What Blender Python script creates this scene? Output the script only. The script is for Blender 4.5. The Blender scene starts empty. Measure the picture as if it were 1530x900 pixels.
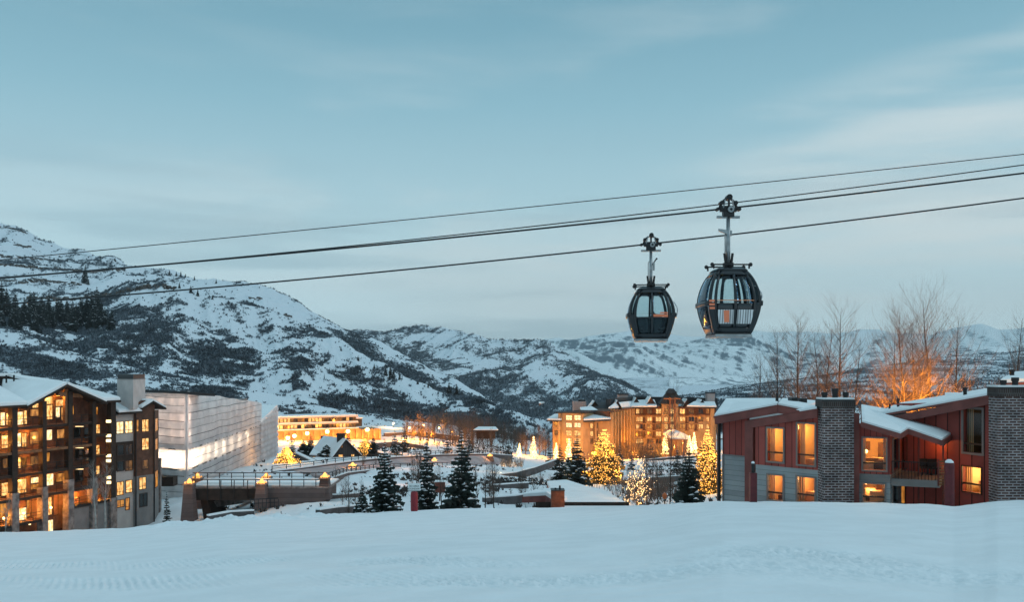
import bpy, math, random
import numpy as np
from mathutils import Vector, Matrix

R = math.radians
SC = bpy.context.scene
COL = SC.collection
F = 1325.0            # focal length in photo pixels (1530 wide)
CX, HY = 765.0, 545.0  # principal column, horizon row

# ------------------------------------------------------------------ camera, sky, sun, exposure
cam_d = bpy.data.cameras.new('camera')
cam = bpy.data.objects.new('camera', cam_d); COL.objects.link(cam)
cam.location = (0, 0, 0); cam.rotation_euler = (R(90), 0, 0)
cam_d.sensor_width = 36.0; cam_d.lens = 36.0 * F / 1530.0
cam_d.shift_y = (HY - 450.0) / 1530.0
cam_d.clip_start = 0.2; cam_d.clip_end = 40000
SC.camera = cam

world = bpy.data.worlds.new('World'); SC.world = world; world.use_nodes = True
wn, wl = world.node_tree.nodes, world.node_tree.links
wn.clear()
def W(t, **kw):
    n = wn.new(t)
    for k, v in kw.items(): setattr(n, k, v)
    return n
def ramp(nodes, stops, interp='EASE'):
    r = nodes.new('ShaderNodeValToRGB'); cr = r.color_ramp; cr.interpolation = interp
    while len(cr.elements) < len(stops): cr.elements.new(0.5)
    for e, (p, c) in zip(cr.elements, stops):
        e.position = p; e.color = tuple(c) + ((1,) if len(c) == 3 else ())
    return r
SUN_EL, SUN_AZ = 14.0, 215.0
wo = W('ShaderNodeOutputWorld'); bg = W('ShaderNodeBackground')
sky = W('ShaderNodeTexSky'); sky.sky_type = 'NISHITA'; sky.sun_disc = False
sky.sun_elevation = R(3.0); sky.sun_rotation = R(SUN_AZ)
tc = W('ShaderNodeTexCoord'); sep = W('ShaderNodeSeparateXYZ'); wl.new(tc.outputs['Generated'], sep.inputs[0])
grad = ramp(wn, [(0.0, (0.36, 0.54, 0.62)), (0.50, (0.60, 0.79, 0.86)), (0.535, (0.565, 0.755, 0.825)),
                 (0.58, (0.445, 0.66, 0.745)), (0.64, (0.265, 0.495, 0.605)), (0.70, (0.150, 0.345, 0.455)), (0.76, (0.21, 0.42, 0.53)), (0.85, (0.36, 0.57, 0.67)), (1.0, (0.50, 0.72, 0.82))], 'LINEAR')
mp = W('ShaderNodeMath', operation='MULTIPLY_ADD'); mp.inputs[1].default_value = 0.5; mp.inputs[2].default_value = 0.5
wl.new(sep.outputs['Z'], mp.inputs[0]); wl.new(mp.outputs[0], grad.inputs[0])
# stretched cloud veils, placed by viewing direction
vm = W('ShaderNodeMapping'); vm.inputs['Rotation'].default_value = (0, R(-17), 0); vm.inputs['Scale'].default_value = (1.5, 1.5, 8.5)
vm.inputs['Location'].default_value = (0.35, 0.1, 0.42)
wl.new(tc.outputs['Generated'], vm.inputs[0])
cn = W('ShaderNodeTexNoise'); cn.inputs['Scale'].default_value = 1.5; cn.inputs['Detail'].default_value = 6; cn.inputs['Roughness'].default_value = 0.52; cn.inputs['Distortion'].default_value = 0.35
wl.new(vm.outputs[0], cn.inputs['Vector'])
cr = ramp(wn, [(0.42, (0, 0, 0)), (0.66, (1, 1, 1))]); wl.new(cn.outputs['Fac'], cr.inputs[0])
cm = ramp(wn, [(0.0, (0, 0, 0)), (0.505, (0.25, 0.25, 0.25)), (0.56, (0.85, 0.85, 0.85)), (0.63, (0.7, 0.7, 0.7)), (0.70, (0.12, 0.12, 0.12)), (0.8, (0, 0, 0))], 'LINEAR')
wl.new(mp.outputs[0], cm.inputs[0])
xr = W('ShaderNodeMapRange'); xr.inputs['From Min'].default_value = -0.5; xr.inputs['From Max'].default_value = 0.42; xr.inputs['To Min'].default_value = 0.25; xr.inputs['To Max'].default_value = 1.0
wl.new(sep.outputs['X'], xr.inputs['Value'])
m1 = W('ShaderNodeMath', operation='MULTIPLY'); m2 = W('ShaderNodeMath', operation='MULTIPLY')
wl.new(cr.outputs[0], m1.inputs[0]); wl.new(cm.outputs[0], m1.inputs[1]); wl.new(m1.outputs[0], m2.inputs[0]); wl.new(xr.outputs[0], m2.inputs[1])
cmix = W('ShaderNodeMixRGB'); cmix.inputs['Color2'].default_value = (0.68, 0.76, 0.78, 1)
wl.new(m2.outputs[0], cmix.inputs['Fac']); wl.new(grad.outputs[0], cmix.inputs['Color1'])
# darker blue-grey bank low over the horizon
bk = W('ShaderNodeTexNoise'); bk.inputs['Scale'].default_value = 2.2; bk.inputs['Detail'].default_value = 4
vm2 = W('ShaderNodeMapping'); vm2.inputs['Scale'].default_value = (1.3, 1.3, 14.0); vm2.inputs['Location'].default_value = (1.7, 0.4, 0.2)
wl.new(tc.outputs['Generated'], vm2.inputs[0]); wl.new(vm2.outputs[0], bk.inputs['Vector'])
br = ramp(wn, [(0.45, (0, 0, 0)), (0.68, (0.6, 0.6, 0.6))]); wl.new(bk.outputs['Fac'], br.inputs[0])
bm = ramp(wn, [(0.48, (0, 0, 0)), (0.515, (1, 1, 1)), (0.575, (0.8, 0.8, 0.8)), (0.63, (0, 0, 0))], 'LINEAR'); wl.new(mp.outputs[0], bm.inputs[0])
m3 = W('ShaderNodeMath', operation='MULTIPLY'); wl.new(br.outputs[0], m3.inputs[0]); wl.new(bm.outputs[0], m3.inputs[1])
cm2 = W('ShaderNodeMixRGB'); cm2.inputs['Color2'].default_value = (0.30, 0.45, 0.53, 1)
wl.new(m3.outputs[0], cm2.inputs['Fac']); wl.new(cmix.outputs[0], cm2.inputs['Color1'])
# long diagonal streaks of high cloud in the right half of the sky, drawn in view-direction slopes u = x/y, v = z/y
ym = W('ShaderNodeMath', operation='MAXIMUM'); ym.inputs[1].default_value = 0.06; wl.new(sep.outputs['Y'], ym.inputs[0])
ud = W('ShaderNodeMath', operation='DIVIDE'); wl.new(sep.outputs['X'], ud.inputs[0]); wl.new(ym.outputs[0], ud.inputs[1])
vd = W('ShaderNodeMath', operation='DIVIDE'); wl.new(sep.outputs['Z'], vd.inputs[0]); wl.new(ym.outputs[0], vd.inputs[1])
uv = W('ShaderNodeCombineXYZ'); wl.new(ud.outputs[0], uv.inputs['X']); wl.new(vd.outputs[0], uv.inputs['Y'])
def streak(prev, a, b, width, u0, u1, strength, seed, col):
    ce = W('ShaderNodeMath', operation='MULTIPLY_ADD'); ce.inputs[1].default_value = b; ce.inputs[2].default_value = a; wl.new(ud.outputs[0], ce.inputs[0])
    mpn = W('ShaderNodeMapping'); mpn.inputs['Rotation'].default_value = (0, 0, -math.atan(b)); mpn.inputs['Scale'].default_value = (3.0, 26.0, 1); mpn.inputs['Location'].default_value = (seed, seed * .7, 0); wl.new(uv.outputs[0], mpn.inputs[0])
    no = W('ShaderNodeTexNoise'); no.inputs['Scale'].default_value = 1.0; no.inputs['Detail'].default_value = 6; no.inputs['Roughness'].default_value = .55; wl.new(mpn.outputs[0], no.inputs['Vector'])
    dv = W('ShaderNodeMath', operation='SUBTRACT'); wl.new(vd.outputs[0], dv.inputs[0]); wl.new(ce.outputs[0], dv.inputs[1])
    nj = W('ShaderNodeMath', operation='MULTIPLY_ADD'); nj.inputs[1].default_value = width * 1.6; nj.inputs[2].default_value = -width * .8; wl.new(no.outputs['Fac'], nj.inputs[0])
    ds = W('ShaderNodeMath', operation='ADD'); wl.new(dv.outputs[0], ds.inputs[0]); wl.new(nj.outputs[0], ds.inputs[1])
    ab = W('ShaderNodeMath', operation='ABSOLUTE'); wl.new(ds.outputs[0], ab.inputs[0])
    mr = W('ShaderNodeMapRange', interpolation_type='SMOOTHSTEP'); mr.inputs['From Min'].default_value = width; mr.inputs['From Max'].default_value = 0.0; wl.new(ab.outputs[0], mr.inputs['Value'])
    mu = W('ShaderNodeMapRange', interpolation_type='SMOOTHSTEP'); mu.inputs['From Min'].default_value = u0; mu.inputs['From Max'].default_value = u1; wl.new(ud.outputs[0], mu.inputs['Value'])
    k = W('ShaderNodeMath', operation='MULTIPLY'); wl.new(mr.outputs[0], k.inputs[0]); wl.new(mu.outputs[0], k.inputs[1])
    nr = W('ShaderNodeMapRange'); nr.inputs['From Min'].default_value = .3; nr.inputs['From Max'].default_value = .7; nr.inputs['To Min'].default_value = .25 * strength; nr.inputs['To Max'].default_value = strength; wl.new(no.outputs['Fac'], nr.inputs['Value'])
    k2 = W('ShaderNodeMath', operation='MULTIPLY'); wl.new(k.outputs[0], k2.inputs[0]); wl.new(nr.outputs[0], k2.inputs[1])
    mx = W('ShaderNodeMixRGB'); mx.inputs['Color2'].default_value = (*col, 1); wl.new(k2.outputs[0], mx.inputs['Fac']); wl.new(prev.outputs[0], mx.inputs['Color1'])
    return mx
PALE = (0.66, 0.745, 0.765)
cm2 = streak(cm2, 0.222, 0.25, 0.030, 0.18, 0.55, 0.55, 3.1, PALE)
cm2 = streak(cm2, 0.190, 0.15, 0.040, 0.10, 0.40, 0.62, 7.7, PALE)
cm2 = streak(cm2, 0.142, 0.10, 0.036, -0.05, 0.30, 0.45, 12.4, PALE)
cm2 = streak(cm2, 0.100, 0.04, 0.022, 0.20, 0.50, 0.55, 18.3, PALE)
cm2 = streak(cm2, 0.068, 0.02, 0.040, -0.40, 0.0, 0.35, 23.9, (0.60, 0.71, 0.745))
# the dusk Nishita sky contributes a little on top of the cloud-veiled gradient
ns = W('ShaderNodeMixRGB', blend_type='ADD'); ns.inputs['Fac'].default_value = 0.012
wl.new(cm2.outputs[0], ns.inputs['Color1']); wl.new(sky.outputs[0], ns.inputs['Color2'])
wl.new(ns.outputs[0], bg.inputs['Color']); bg.inputs['Strength'].default_value = 1.0
wl.new(bg.outputs[0], wo.inputs['Surface'])

sun_d = bpy.data.lights.new('sun', 'SUN'); sun_d.energy = 0.5; sun_d.angle = R(14); sun_d.color = (0.92, 0.97, 1.0)
sun = bpy.data.objects.new('sun', sun_d); COL.objects.link(sun)
# afterglow from behind and to the right of the camera
sun.rotation_euler = Vector((-0.80, 0.15, -0.55)).to_track_quat('-Z', 'Y').to_euler()

SC.view_settings.view_transform = 'Standard'; SC.view_settings.look = 'None'
SC.view_settings.exposure = 0.0; SC.view_settings.gamma = 1.0
SC.cycles.max_bounces = 8; SC.cycles.diffuse_bounces = 3; SC.cycles.glossy_bounces = 3
SC.cycles.transmission_bounces = 6; SC.cycles.transparent_max_bounces = 12; SC.cycles.volume_bounces = 0
SC.cycles.sample_clamp_indirect = 4.0; SC.cycles.use_denoising = True
SC.cycles.caustics_reflective = False; SC.cycles.caustics_refractive = False

# ------------------------------------------------------------------ helpers
def P(px, py, d): return Vector(((px - CX) / F * d, d, (HY - py) / F * d))
def Z(py, d): return (HY - py) / F * d
def X(px, d): return (px - CX) / F * d

MATS = {}
def mat(name, col=(0.5, 0.5, 0.5), rough=0.7, metal=0.0, emit=None, es=0.0, var=0.0, vscale=3.0, bump=0.0, bscale=20.0, spec=0.4, col2=None):
    if name in MATS: return MATS[name]
    m = bpy.data.materials.new(name); m.use_nodes = True; MATS[name] = m
    n, l = m.node_tree.nodes, m.node_tree.links
    b = n['Principled BSDF']
    b.inputs['Base Color'].default_value = (*col, 1); b.inputs['Roughness'].default_value = rough
    b.inputs['Metallic'].default_value = metal; b.inputs['Specular IOR Level'].default_value = spec
    if emit:
        b.inputs['Emission Color'].default_value = (*emit, 1); b.inputs['Emission Strength'].default_value = es
    if var or bump:
        t = n.new('ShaderNodeTexCoord')
    if var:
        no = n.new('ShaderNodeTexNoise'); no.inputs['Scale'].default_value = vscale; no.inputs['Detail'].default_value = 5
        l.new(t.outputs['Object'], no.inputs['Vector'])
        c2 = col2 or tuple(max(0, c * (1 - var)) for c in col)
        r = ramp(n, [(0.3, c2), (0.7, tuple(min(1, c * (1 + 0.4 * var)) for c in col))]); l.new(no.outputs['Fac'], r.inputs[0])
        l.new(r.outputs[0], b.inputs['Base Color'])
    if bump:
        nb = n.new('ShaderNodeTexNoise'); nb.inputs['Scale'].default_value = bscale; nb.inputs['Detail'].default_value = 4
        l.new(t.outputs['Object'], nb.inputs['Vector'])
        bp = n.new('ShaderNodeBump'); bp.inputs['Strength'].default_value = bump; bp.inputs['Distance'].default_value = 0.05
        l.new(nb.outputs['Fac'], bp.inputs['Height']); l.new(bp.outputs[0], b.inputs['Normal'])
    return m

class MB:
    def __init__(s): s.v = []; s.f = []; s.mi = []; s.mats = []
    def m(s, mt):
        if mt not in s.mats: s.mats.append(mt)
        return s.mats.index(mt)
    def add(s, vs, fs, mt):
        o = len(s.v); k = s.m(mt)
        s.v.extend([tuple(v) for v in vs]); s.f.extend([tuple(i + o for i in f) for f in fs]); s.mi.extend([k] * len(fs))
    def hexa(s, c, mt):  # 8 corners: 0-3 bottom ring, 4-7 top ring
        s.add(c, [(3, 2, 1, 0), (4, 5, 6, 7), (0, 1, 5, 4), (1, 2, 6, 5), (2, 3, 7, 6), (3, 0, 4, 7)], mt)
    def box(s, x0, x1, y0, y1, z0, z1, mt):
        s.hexa([(x0, y0, z0), (x1, y0, z0), (x1, y1, z0), (x0, y1, z0), (x0, y0, z1), (x1, y0, z1), (x1, y1, z1), (x0, y1, z1)], mt)
    def slab(s, pts, lo, hi, mt):  # polygon extruded vertically by lo..hi
        n = len(pts); pts = [Vector(p) for p in pts]
        vs = [p + Vector((0, 0, lo)) for p in pts] + [p + Vector((0, 0, hi)) for p in pts]
        s.add(vs, [tuple(range(n - 1, -1, -1)), tuple(range(n, 2 * n))] + [(i, (i + 1) % n, n + (i + 1) % n, n + i) for i in range(n)], mt)
    def extr(s, pts, vec, mt):
        n = len(pts); pts = [Vector(p) for p in pts]; vec = Vector(vec)
        s.add(pts + [p + vec for p in pts], [tuple(range(n - 1, -1, -1)), tuple(range(n, 2 * n))] + [(i, (i + 1) % n, n + (i + 1) % n, n + i) for i in range(n)], mt)
    def tube(s, path, rad, mt, n=6, cap=True):
        path = [Vector(p) for p in path]; N = len(path)
        if not hasattr(rad, '__len__'): rad = [rad] * N
        vs = []; fs = []
        up = Vector((0, 0, 1))
        for i, p in enumerate(path):
            t = (path[min(i + 1, N - 1)] - path[max(i - 1, 0)])
            t = t.normalized() if t.length > 1e-9 else Vector((0, 0, 1))
            a = t.cross(up)
            if a.length < 0.05: a = t.cross(Vector((1, 0, 0)))
            a.normalize(); b = t.cross(a)
            for k in range(n):
                an = 2 * math.pi * k / n
                vs.append(p + (a * math.cos(an) + b * math.sin(an)) * rad[i])
        for i in range(N - 1):
            for k in range(n):
                fs.append((i * n + k, i * n + (k + 1) % n, (i + 1) * n + (k + 1) % n, (i + 1) * n + k))
        if cap: fs += [tuple(range(n - 1, -1, -1)), tuple((N - 1) * n + k for k in range(n))]
        s.add(vs, fs, mt)
    def lathe(s, c, prof, mt, n=12):
        c = Vector(c); vs = []; fs = []
        for (r, z) in prof:
            for k in range(n):
                a = 2 * math.pi * k / n
                vs.append(c + Vector((r * math.cos(a), r * math.sin(a), z)))
        for i in range(len(prof) - 1):
            for k in range(n): fs.append((i * n + k, i * n + (k + 1) % n, (i + 1) * n + (k + 1) % n, (i + 1) * n + k))
        fs += [tuple(range(n - 1, -1, -1)), tuple((len(prof) - 1) * n + k for k in range(n))]
        s.add(vs, fs, mt)
    def ball(s, c, r, mt, n=8, sz=1.0):
        k = 5
        s.lathe(c, [(max(r * math.sin(math.pi * i / k), 0.001 * r), -r * sz * math.cos(math.pi * i / k)) for i in range(k + 1)], mt, n)
    def build(s, name, parent=None, smooth=False, origin=None):
        me = bpy.data.meshes.new(name)
        o = Vector(origin) if origin is not None else (Vector(parent['_o']) if parent is not None and '_o' in parent else None)
        vs = s.v if o is None else [(v[0] - o.x, v[1] - o.y, v[2] - o.z) for v in s.v]
        me.from_pydata([tuple(v) for v in vs], [], s.f)
        for mt in s.mats: me.materials.append(mt)
        me.polygons.foreach_set('material_index', s.mi)
        if smooth: me.polygons.foreach_set('use_smooth', [True] * len(s.f))
        me.update()
        ob = bpy.data.objects.new(name, me); COL.objects.link(ob)
        if parent is not None:
            ob.parent = parent
            if o is not None: ob['_o'] = tuple(o)
        elif origin is not None: ob.location = o; ob['_o'] = tuple(o)
        return ob

def thing(name, label, cat, loc=(0, 0, 0), group=None):
    o = bpy.data.objects.new(name, None); COL.objects.link(o); o.empty_display_size = 0.5
    o.location = loc; o['_o'] = tuple(loc); o['label'] = label; o['category'] = cat
    if group: o['group'] = group
    return o
def tag(o, label, cat, group=None, kind=None):
    if label: o['label'] = label
    if cat: o['category'] = cat
    if group: o['group'] = group
    if kind: o['kind'] = kind
    return o
def struct(o): o['kind'] = 'structure'; return o
def stuff(o, label=None, cat=None, group=None): o['kind'] = 'stuff'; return tag(o, label, cat, group)
def dup(root, loc, rz=0.0, sc=1.0, label=None, group=None):
    c = root.copy(); COL.objects.link(c)
    c.location = loc; c.rotation_euler = (0, 0, rz)
    c.scale = (sc, sc, sc) if not hasattr(sc, '__len__') else sc
    if label: c['label'] = label
    if group: c['group'] = group
    for ch in list(root.children):
        k = ch.copy(); COL.objects.link(k); k.parent = c
        for g in list(ch.children):
            q = g.copy(); COL.objects.link(q); q.parent = k
    return c
def lamp(loc, power, col=(1.0, 0.50, 0.14), r=0.25, name='lamp_light', parent=None):
    d = bpy.data.lights.new(name, 'POINT'); d.energy = power; d.color = col; d.shadow_soft_size = r
    o = bpy.data.objects.new(name, d); COL.objects.link(o); o.location = loc
    return o

# value noise / perlin in numpy
class Perlin:
    def __init__(s, seed):
        r = np.random.RandomState(seed); s.p = r.permutation(256); s.p = np.concatenate([s.p, s.p, s.p])
        a = r.rand(256) * 2 * np.pi; s.gx, s.gy = np.cos(a), np.sin(a)
    def __call__(s, x, y):
        xi = np.floor(x).astype(int); yi = np.floor(y).astype(int); xf = x - xi; yf = y - yi
        xi &= 255; yi &= 255
        u = xf * xf * xf * (xf * (xf * 6 - 15) + 10); v = yf * yf * yf * (yf * (yf * 6 - 15) + 10)
        def g(ix, iy, fx, fy):
            h = s.p[s.p[ix & 255] + (iy & 255)]; return s.gx[h] * fx + s.gy[h] * fy
        a = g(xi, yi, xf, yf); b = g(xi + 1, yi, xf - 1, yf); c = g(xi, yi + 1, xf, yf - 1); d = g(xi + 1, yi + 1, xf - 1, yf - 1)
        return (a + u * (b - a)) + v * ((c + u * (d - c)) - (a + u * (b - a)))
def fbm(pn, x, y, o=5, lac=2.0, gain=0.5):
    s = 0; a = 1.0; f = 1.0; t = 0
    for i in range(o): s = s + a * pn(x * f + i * 17.3, y * f - i * 9.1); t += a; a *= gain; f *= lac
    return s / t * 1.6
def ridged(pn, x, y, o=5, lac=2.0, gain=0.5):
    s = 0; a = 1.0; f = 1.0; t = 0
    for i in range(o): s = s + a * (1 - 2.2 * np.abs(pn(x * f + i * 11.7, y * f + i * 5.3))); t += a; a *= gain; f *= lac
    return s / t

# ------------------------------------------------------------------ setting materials
def snow_mat(name, base=(0.80, 0.83, 0.86), bump=0.35, bscale=0.6, corduroy=False):
    m = bpy.data.materials.new(name); m.use_nodes = True; n, l = m.node_tree.nodes, m.node_tree.links; b = n['Principled BSDF']
    b.inputs['Roughness'].default_value = 0.75; b.inputs['Specular IOR Level'].default_value = 0.25
    t = n.new('ShaderNodeTexCoord')
    no = n.new('ShaderNodeTexNoise'); no.inputs['Scale'].default_value = bscale; no.inputs['Detail'].default_value = 8; l.new(t.outputs['Object'], no.inputs['Vector'])
    r = ramp(n, [(0.3, tuple(c * 0.93 for c in base)), (0.7, base)]); l.new(no.outputs['Fac'], r.inputs[0]); l.new(r.outputs[0], b.inputs['Base Color'])
    bp = n.new('ShaderNodeBump'); bp.inputs['Strength'].default_value = bump; bp.inputs['Distance'].default_value = 0.15
    l.new(no.outputs['Fac'], bp.inputs['Height']); l.new(bp.outputs[0], b.inputs['Normal'])
    MATS[name] = m
    return m
SNOW = snow_mat('snow')
ROOFSNOW = snow_mat('roof_snow', (0.80, 0.83, 0.85), 0.15, 0.5)

def hill_mat(name, fine, brush=(0.115, 0.142, 0.168), snow=(0.66, 0.71, 0.76), streak=1.0):
    """snow cover broken by scrub: 'cover' says how much scrub grows there"""
    m = bpy.data.materials.new(name); m.use_nodes = True; n, l = m.node_tree.nodes, m.node_tree.links; b = n['Principled BSDF']
    b.inputs['Roughness'].default_value = 0.85; b.inputs['Specular IOR Level'].default_value = 0.1
    t = n.new('ShaderNodeTexCoord'); a = n.new('ShaderNodeAttribute'); a.attribute_name = 'cover'
    mpn = n.new('ShaderNodeMapping'); mpn.inputs['Scale'].default_value = (1, 1 / streak, 1); l.new(t.outputs['Object'], mpn.inputs[0])
    no = n.new('ShaderNodeTexNoise'); no.inputs['Scale'].default_value = fine; no.inputs['Detail'].default_value = 7; no.inputs['Roughness'].default_value = 0.68
    l.new(mpn.outputs[0], no.inputs['Vector'])
    ad = n.new('ShaderNodeMath'); ad.operation = 'ADD'; l.new(no.outputs['Fac'], ad.inputs[0]); l.new(a.outputs['Fac'], ad.inputs[1])
    mr = n.new('ShaderNodeMapRange'); mr.inputs['From Min'].default_value = 0.80; mr.inputs['From Max'].default_value = 0.96; l.new(ad.outputs[0], mr.inputs['Value'])
    # rock on the steepest faces
    ge = n.new('ShaderNodeNewGeometry'); sp = n.new('ShaderNodeSeparateXYZ'); l.new(ge.outputs['Normal'], sp.inputs[0])
    rk = n.new('ShaderNodeMapRange'); rk.inputs['From Min'].default_value = 0.42; rk.inputs['From Max'].default_value = 0.30; l.new(sp.outputs['Z'], rk.inputs['Value'])
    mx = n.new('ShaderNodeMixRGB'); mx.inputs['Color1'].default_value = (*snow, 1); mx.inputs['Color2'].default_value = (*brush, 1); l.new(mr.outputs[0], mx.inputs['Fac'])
    m2 = n.new('ShaderNodeMixRGB'); m2.inputs['Color2'].default_value = (0.075, 0.075, 0.075, 1); l.new(mx.outputs[0], m2.inputs['Color1']); l.new(rk.outputs[0], m2.inputs['Fac'])
    l.new(m2.outputs[0], b.inputs['Base Color'])
    MATS[name] = m
    return m
# ------------------------------------------------------------------ terrain
def sm(a, k, axis):
    for _ in range(k):
        b = a.copy()
        s = [slice(None)] * 2; s0 = list(s); s1 = list(s); s2 = list(s)
        s0[axis] = slice(0, -2); s1[axis] = slice(1, -1); s2[axis] = slice(2, None)
        b[tuple(s1)] = 0.25 * a[tuple(s0)] + 0.5 * a[tuple(s1)] + 0.25 * a[tuple(s2)]
        a = b
    return a

def terrain(name, cols, ncol, rows, mt, disp=None, cover=None, use_py=True, smooth_r=6, smooth_c=4, post=None, relief_shade=0.16):
    """cols {px: [(d, py or z), ...]} -> a real height field swept over azimuth and distance"""
    keys = sorted(cols); K = len(cols[keys[0]])
    pxs = np.linspace(keys[0], keys[-1], ncol)
    D = np.array([[c[0] for c in cols[k]] for k in keys], float)
    V = np.array([[(HY - c[1]) / F * c[0] if use_py else c[1] for c in cols[k]] for k in keys], float)
    Dc = np.stack([np.interp(pxs, keys, D[:, i]) for i in range(K)], 1)
    Vc = np.stack([np.interp(pxs, keys, V[:, i]) for i in range(K)], 1)
    ts = np.concatenate([np.linspace(i, i + 1, rows[i], endpoint=False) for i in range(K - 1)] + [[K - 1.0]])
    i0 = np.minimum(ts.astype(int), K - 2); fr = ts - i0
    d = Dc[:, i0] * (1 - fr) + Dc[:, i0 + 1] * fr
    z = Vc[:, i0] * (1 - fr) + Vc[:, i0 + 1] * fr
    z = sm(z, smooth_r, 1); z = sm(z, smooth_c, 0)
    x = (pxs[:, None] - CX) / F * d
    if disp is not None: z = z + disp(x, d, ts[None, :] + 0 * d, pxs[:, None] + 0 * d)
    if post is not None: z = post(x, d, z, pxs[:, None] + 0 * d)
    n, mrows = d.shape
    co = np.stack([x, d, z], -1).reshape(-1, 3)
    idx = np.arange(n * mrows).reshape(n, mrows)
    fa = np.stack([idx[:-1, :-1], idx[1:, :-1], idx[1:, 1:], idx[:-1, 1:]], -1).reshape(-1, 4)
    me = bpy.data.meshes.new(name)
    me.vertices.add(len(co)); me.vertices.foreach_set('co', co.ravel())
    me.loops.add(fa.size); me.loops.foreach_set('vertex_index', fa.ravel())
    me.polygons.add(len(fa)); me.polygons.foreach_set('loop_start', np.arange(0, fa.size, 4)); me.polygons.foreach_set('loop_total', np.full(len(fa), 4))
    me.polygons.foreach_set('use_smooth', np.ones(len(fa), bool))
    me.update(calc_edges=True); me.validate()
    me.materials.append(mt)
    py = HY - z / d * F
    cv = np.zeros_like(z)
    if cover is not None:
        cv = cover(x, d, pxs[:, None] + 0 * d, py, ts[None, :] + 0 * d)
        sl = sm(np.gradient(z, axis=0) / np.maximum(np.gradient(x, axis=0), 1e-3), 2, 0)   # relief shade put into the cover: left-facing slopes darkened with more scrub
        cv = np.clip(cv + relief_shade * np.clip(sl * 1.6, -0.6, 1.0), 0, 1)
        at = me.attributes.new('cover', 'FLOAT', 'POINT'); at.data.foreach_set('value', cv.ravel().astype(np.float32))
    ob = bpy.data.objects.new(name, me); COL.objects.link(ob); struct(ob)
    return dict(ob=ob, x=x, d=d, z=z, px=pxs, py=py, cover=cv, ts=ts)

def ell(px, py, lst):
    o = np.zeros_like(px)
    for (cx, cy, rx, ry, a, rot) in lst:
        c, s = math.cos(R(rot)), math.sin(R(rot))
        u = ((px - cx) * c + (py - cy) * s) / rx; v = (-(px - cx) * s + (py - cy) * c) / ry
        o = np.maximum(o, a * np.clip(1.6 * (1 - (u * u + v * v)), 0, 1))
    return o

pn1, pn2, pn3, pn4 = Perlin(3), Perlin(11), Perlin(29), Perlin(57)

# the ski slope under the camera: runs down to a crest, then rolls away steeply
crest = [(-420, 800, 95), (-300, 800, 95), (0, 796, 92), (180, 790, 90), (250, 784, 90), (340, 776, 88), (480, 770, 86), (620, 763, 82), (700, 761, 78), (840, 758, 72), (960, 756, 60),
         (1040, 752, 50), (1080, 750, 47), (1170, 750, 46), (1250, 751, 46), (1380, 753, 46), (1425, 756, 46), (1470, 752, 46), (1490, 749, 45), (1560, 747, 45), (2000, 742, 45)]
scols = {}
for (px, py, dc) in crest:
    h = 2.2; s = (py - HY) / F - h / dc
    zc = -(h + s * dc)
    scols[px] = [(1.5, -(h + s * 1.5)), (12, -(h + s * 12)), (dc * 0.72, -(h + s * dc * 0.72)), (dc, zc), (dc + 4, zc - 1.6), (dc + 22, zc - 12.5 if px < 1000 else zc - 9)]
def slope_disp(x, d, t, px):
    k = np.clip((d - 3) / 10, 0, 1)
    z = 0.10 * fbm(pn1, x / 14, d / 14, 4) * k
    edge = np.exp(-((t - 3.0) / 0.35) ** 2)
    left = np.clip((560 - px) / 120, 0, 1) * np.clip((px - 200) / 60, 0.0, 1)
    z += edge * (0.30 * fbm(pn2, x / 2.0, d / 2.0, 4) * (0.25 + 2.2 * left) + 0.7 * left * np.clip(fbm(pn3, x / 3.5, d / 5, 3), 0, 1))
    # groomed bands: shallow cross bars left by the snow cat tracks
    for b0, lo in ((0.0, (36, 24, 18.6)), (9.0, (27.5, 20, 16.0))):
        c = np.interp(px, [0, 765, 1400], lo) * (1 + 0.02 * pn4(x / 9, d * 0 + b0))
        msk = np.exp(-((d - c) / (c * 0.075)) ** 4)
        cut = np.clip(0.45 + 1.1 * pn2(x / 4.5 + b0, d / 3), 0.05, 1.0)
        z += msk * cut * (0.034 * np.sin((x * 0.95 + d * 0.45) * 2 * np.pi / 0.24 + 2.0 * pn1(x / 2, d / 2)) + 0.12 * fbm(pn4, x / 0.28, d / 0.35, 3)) - 0.035 * msk
    # older corduroy, half filled in
    z += 0.008 * np.sin((d + 0.12 * x) * 2 * np.pi / 0.9) * np.clip((60 - d) / 30, 0, 1) * np.clip(0.5 + pn1(x / 11, d / 16), 0, 1)
    z += 0.02 * fbm(pn3, x / 0.6, d / 0.5, 3) * np.clip((40 - d) / 20, 0, 1)
    return z
slope = terrain('ski_slope', scols, 1700, [30, 420, 60, 26, 40], SNOW, slope_disp, None, False, 2, 3)
SLOPE_KEYS = sorted(scols)
def slope_z(px, d):
    i = int(np.argmin(np.abs(slope['px'] - px))); return float(np.interp(d, slope['d'][i], slope['z'][i]))

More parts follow.
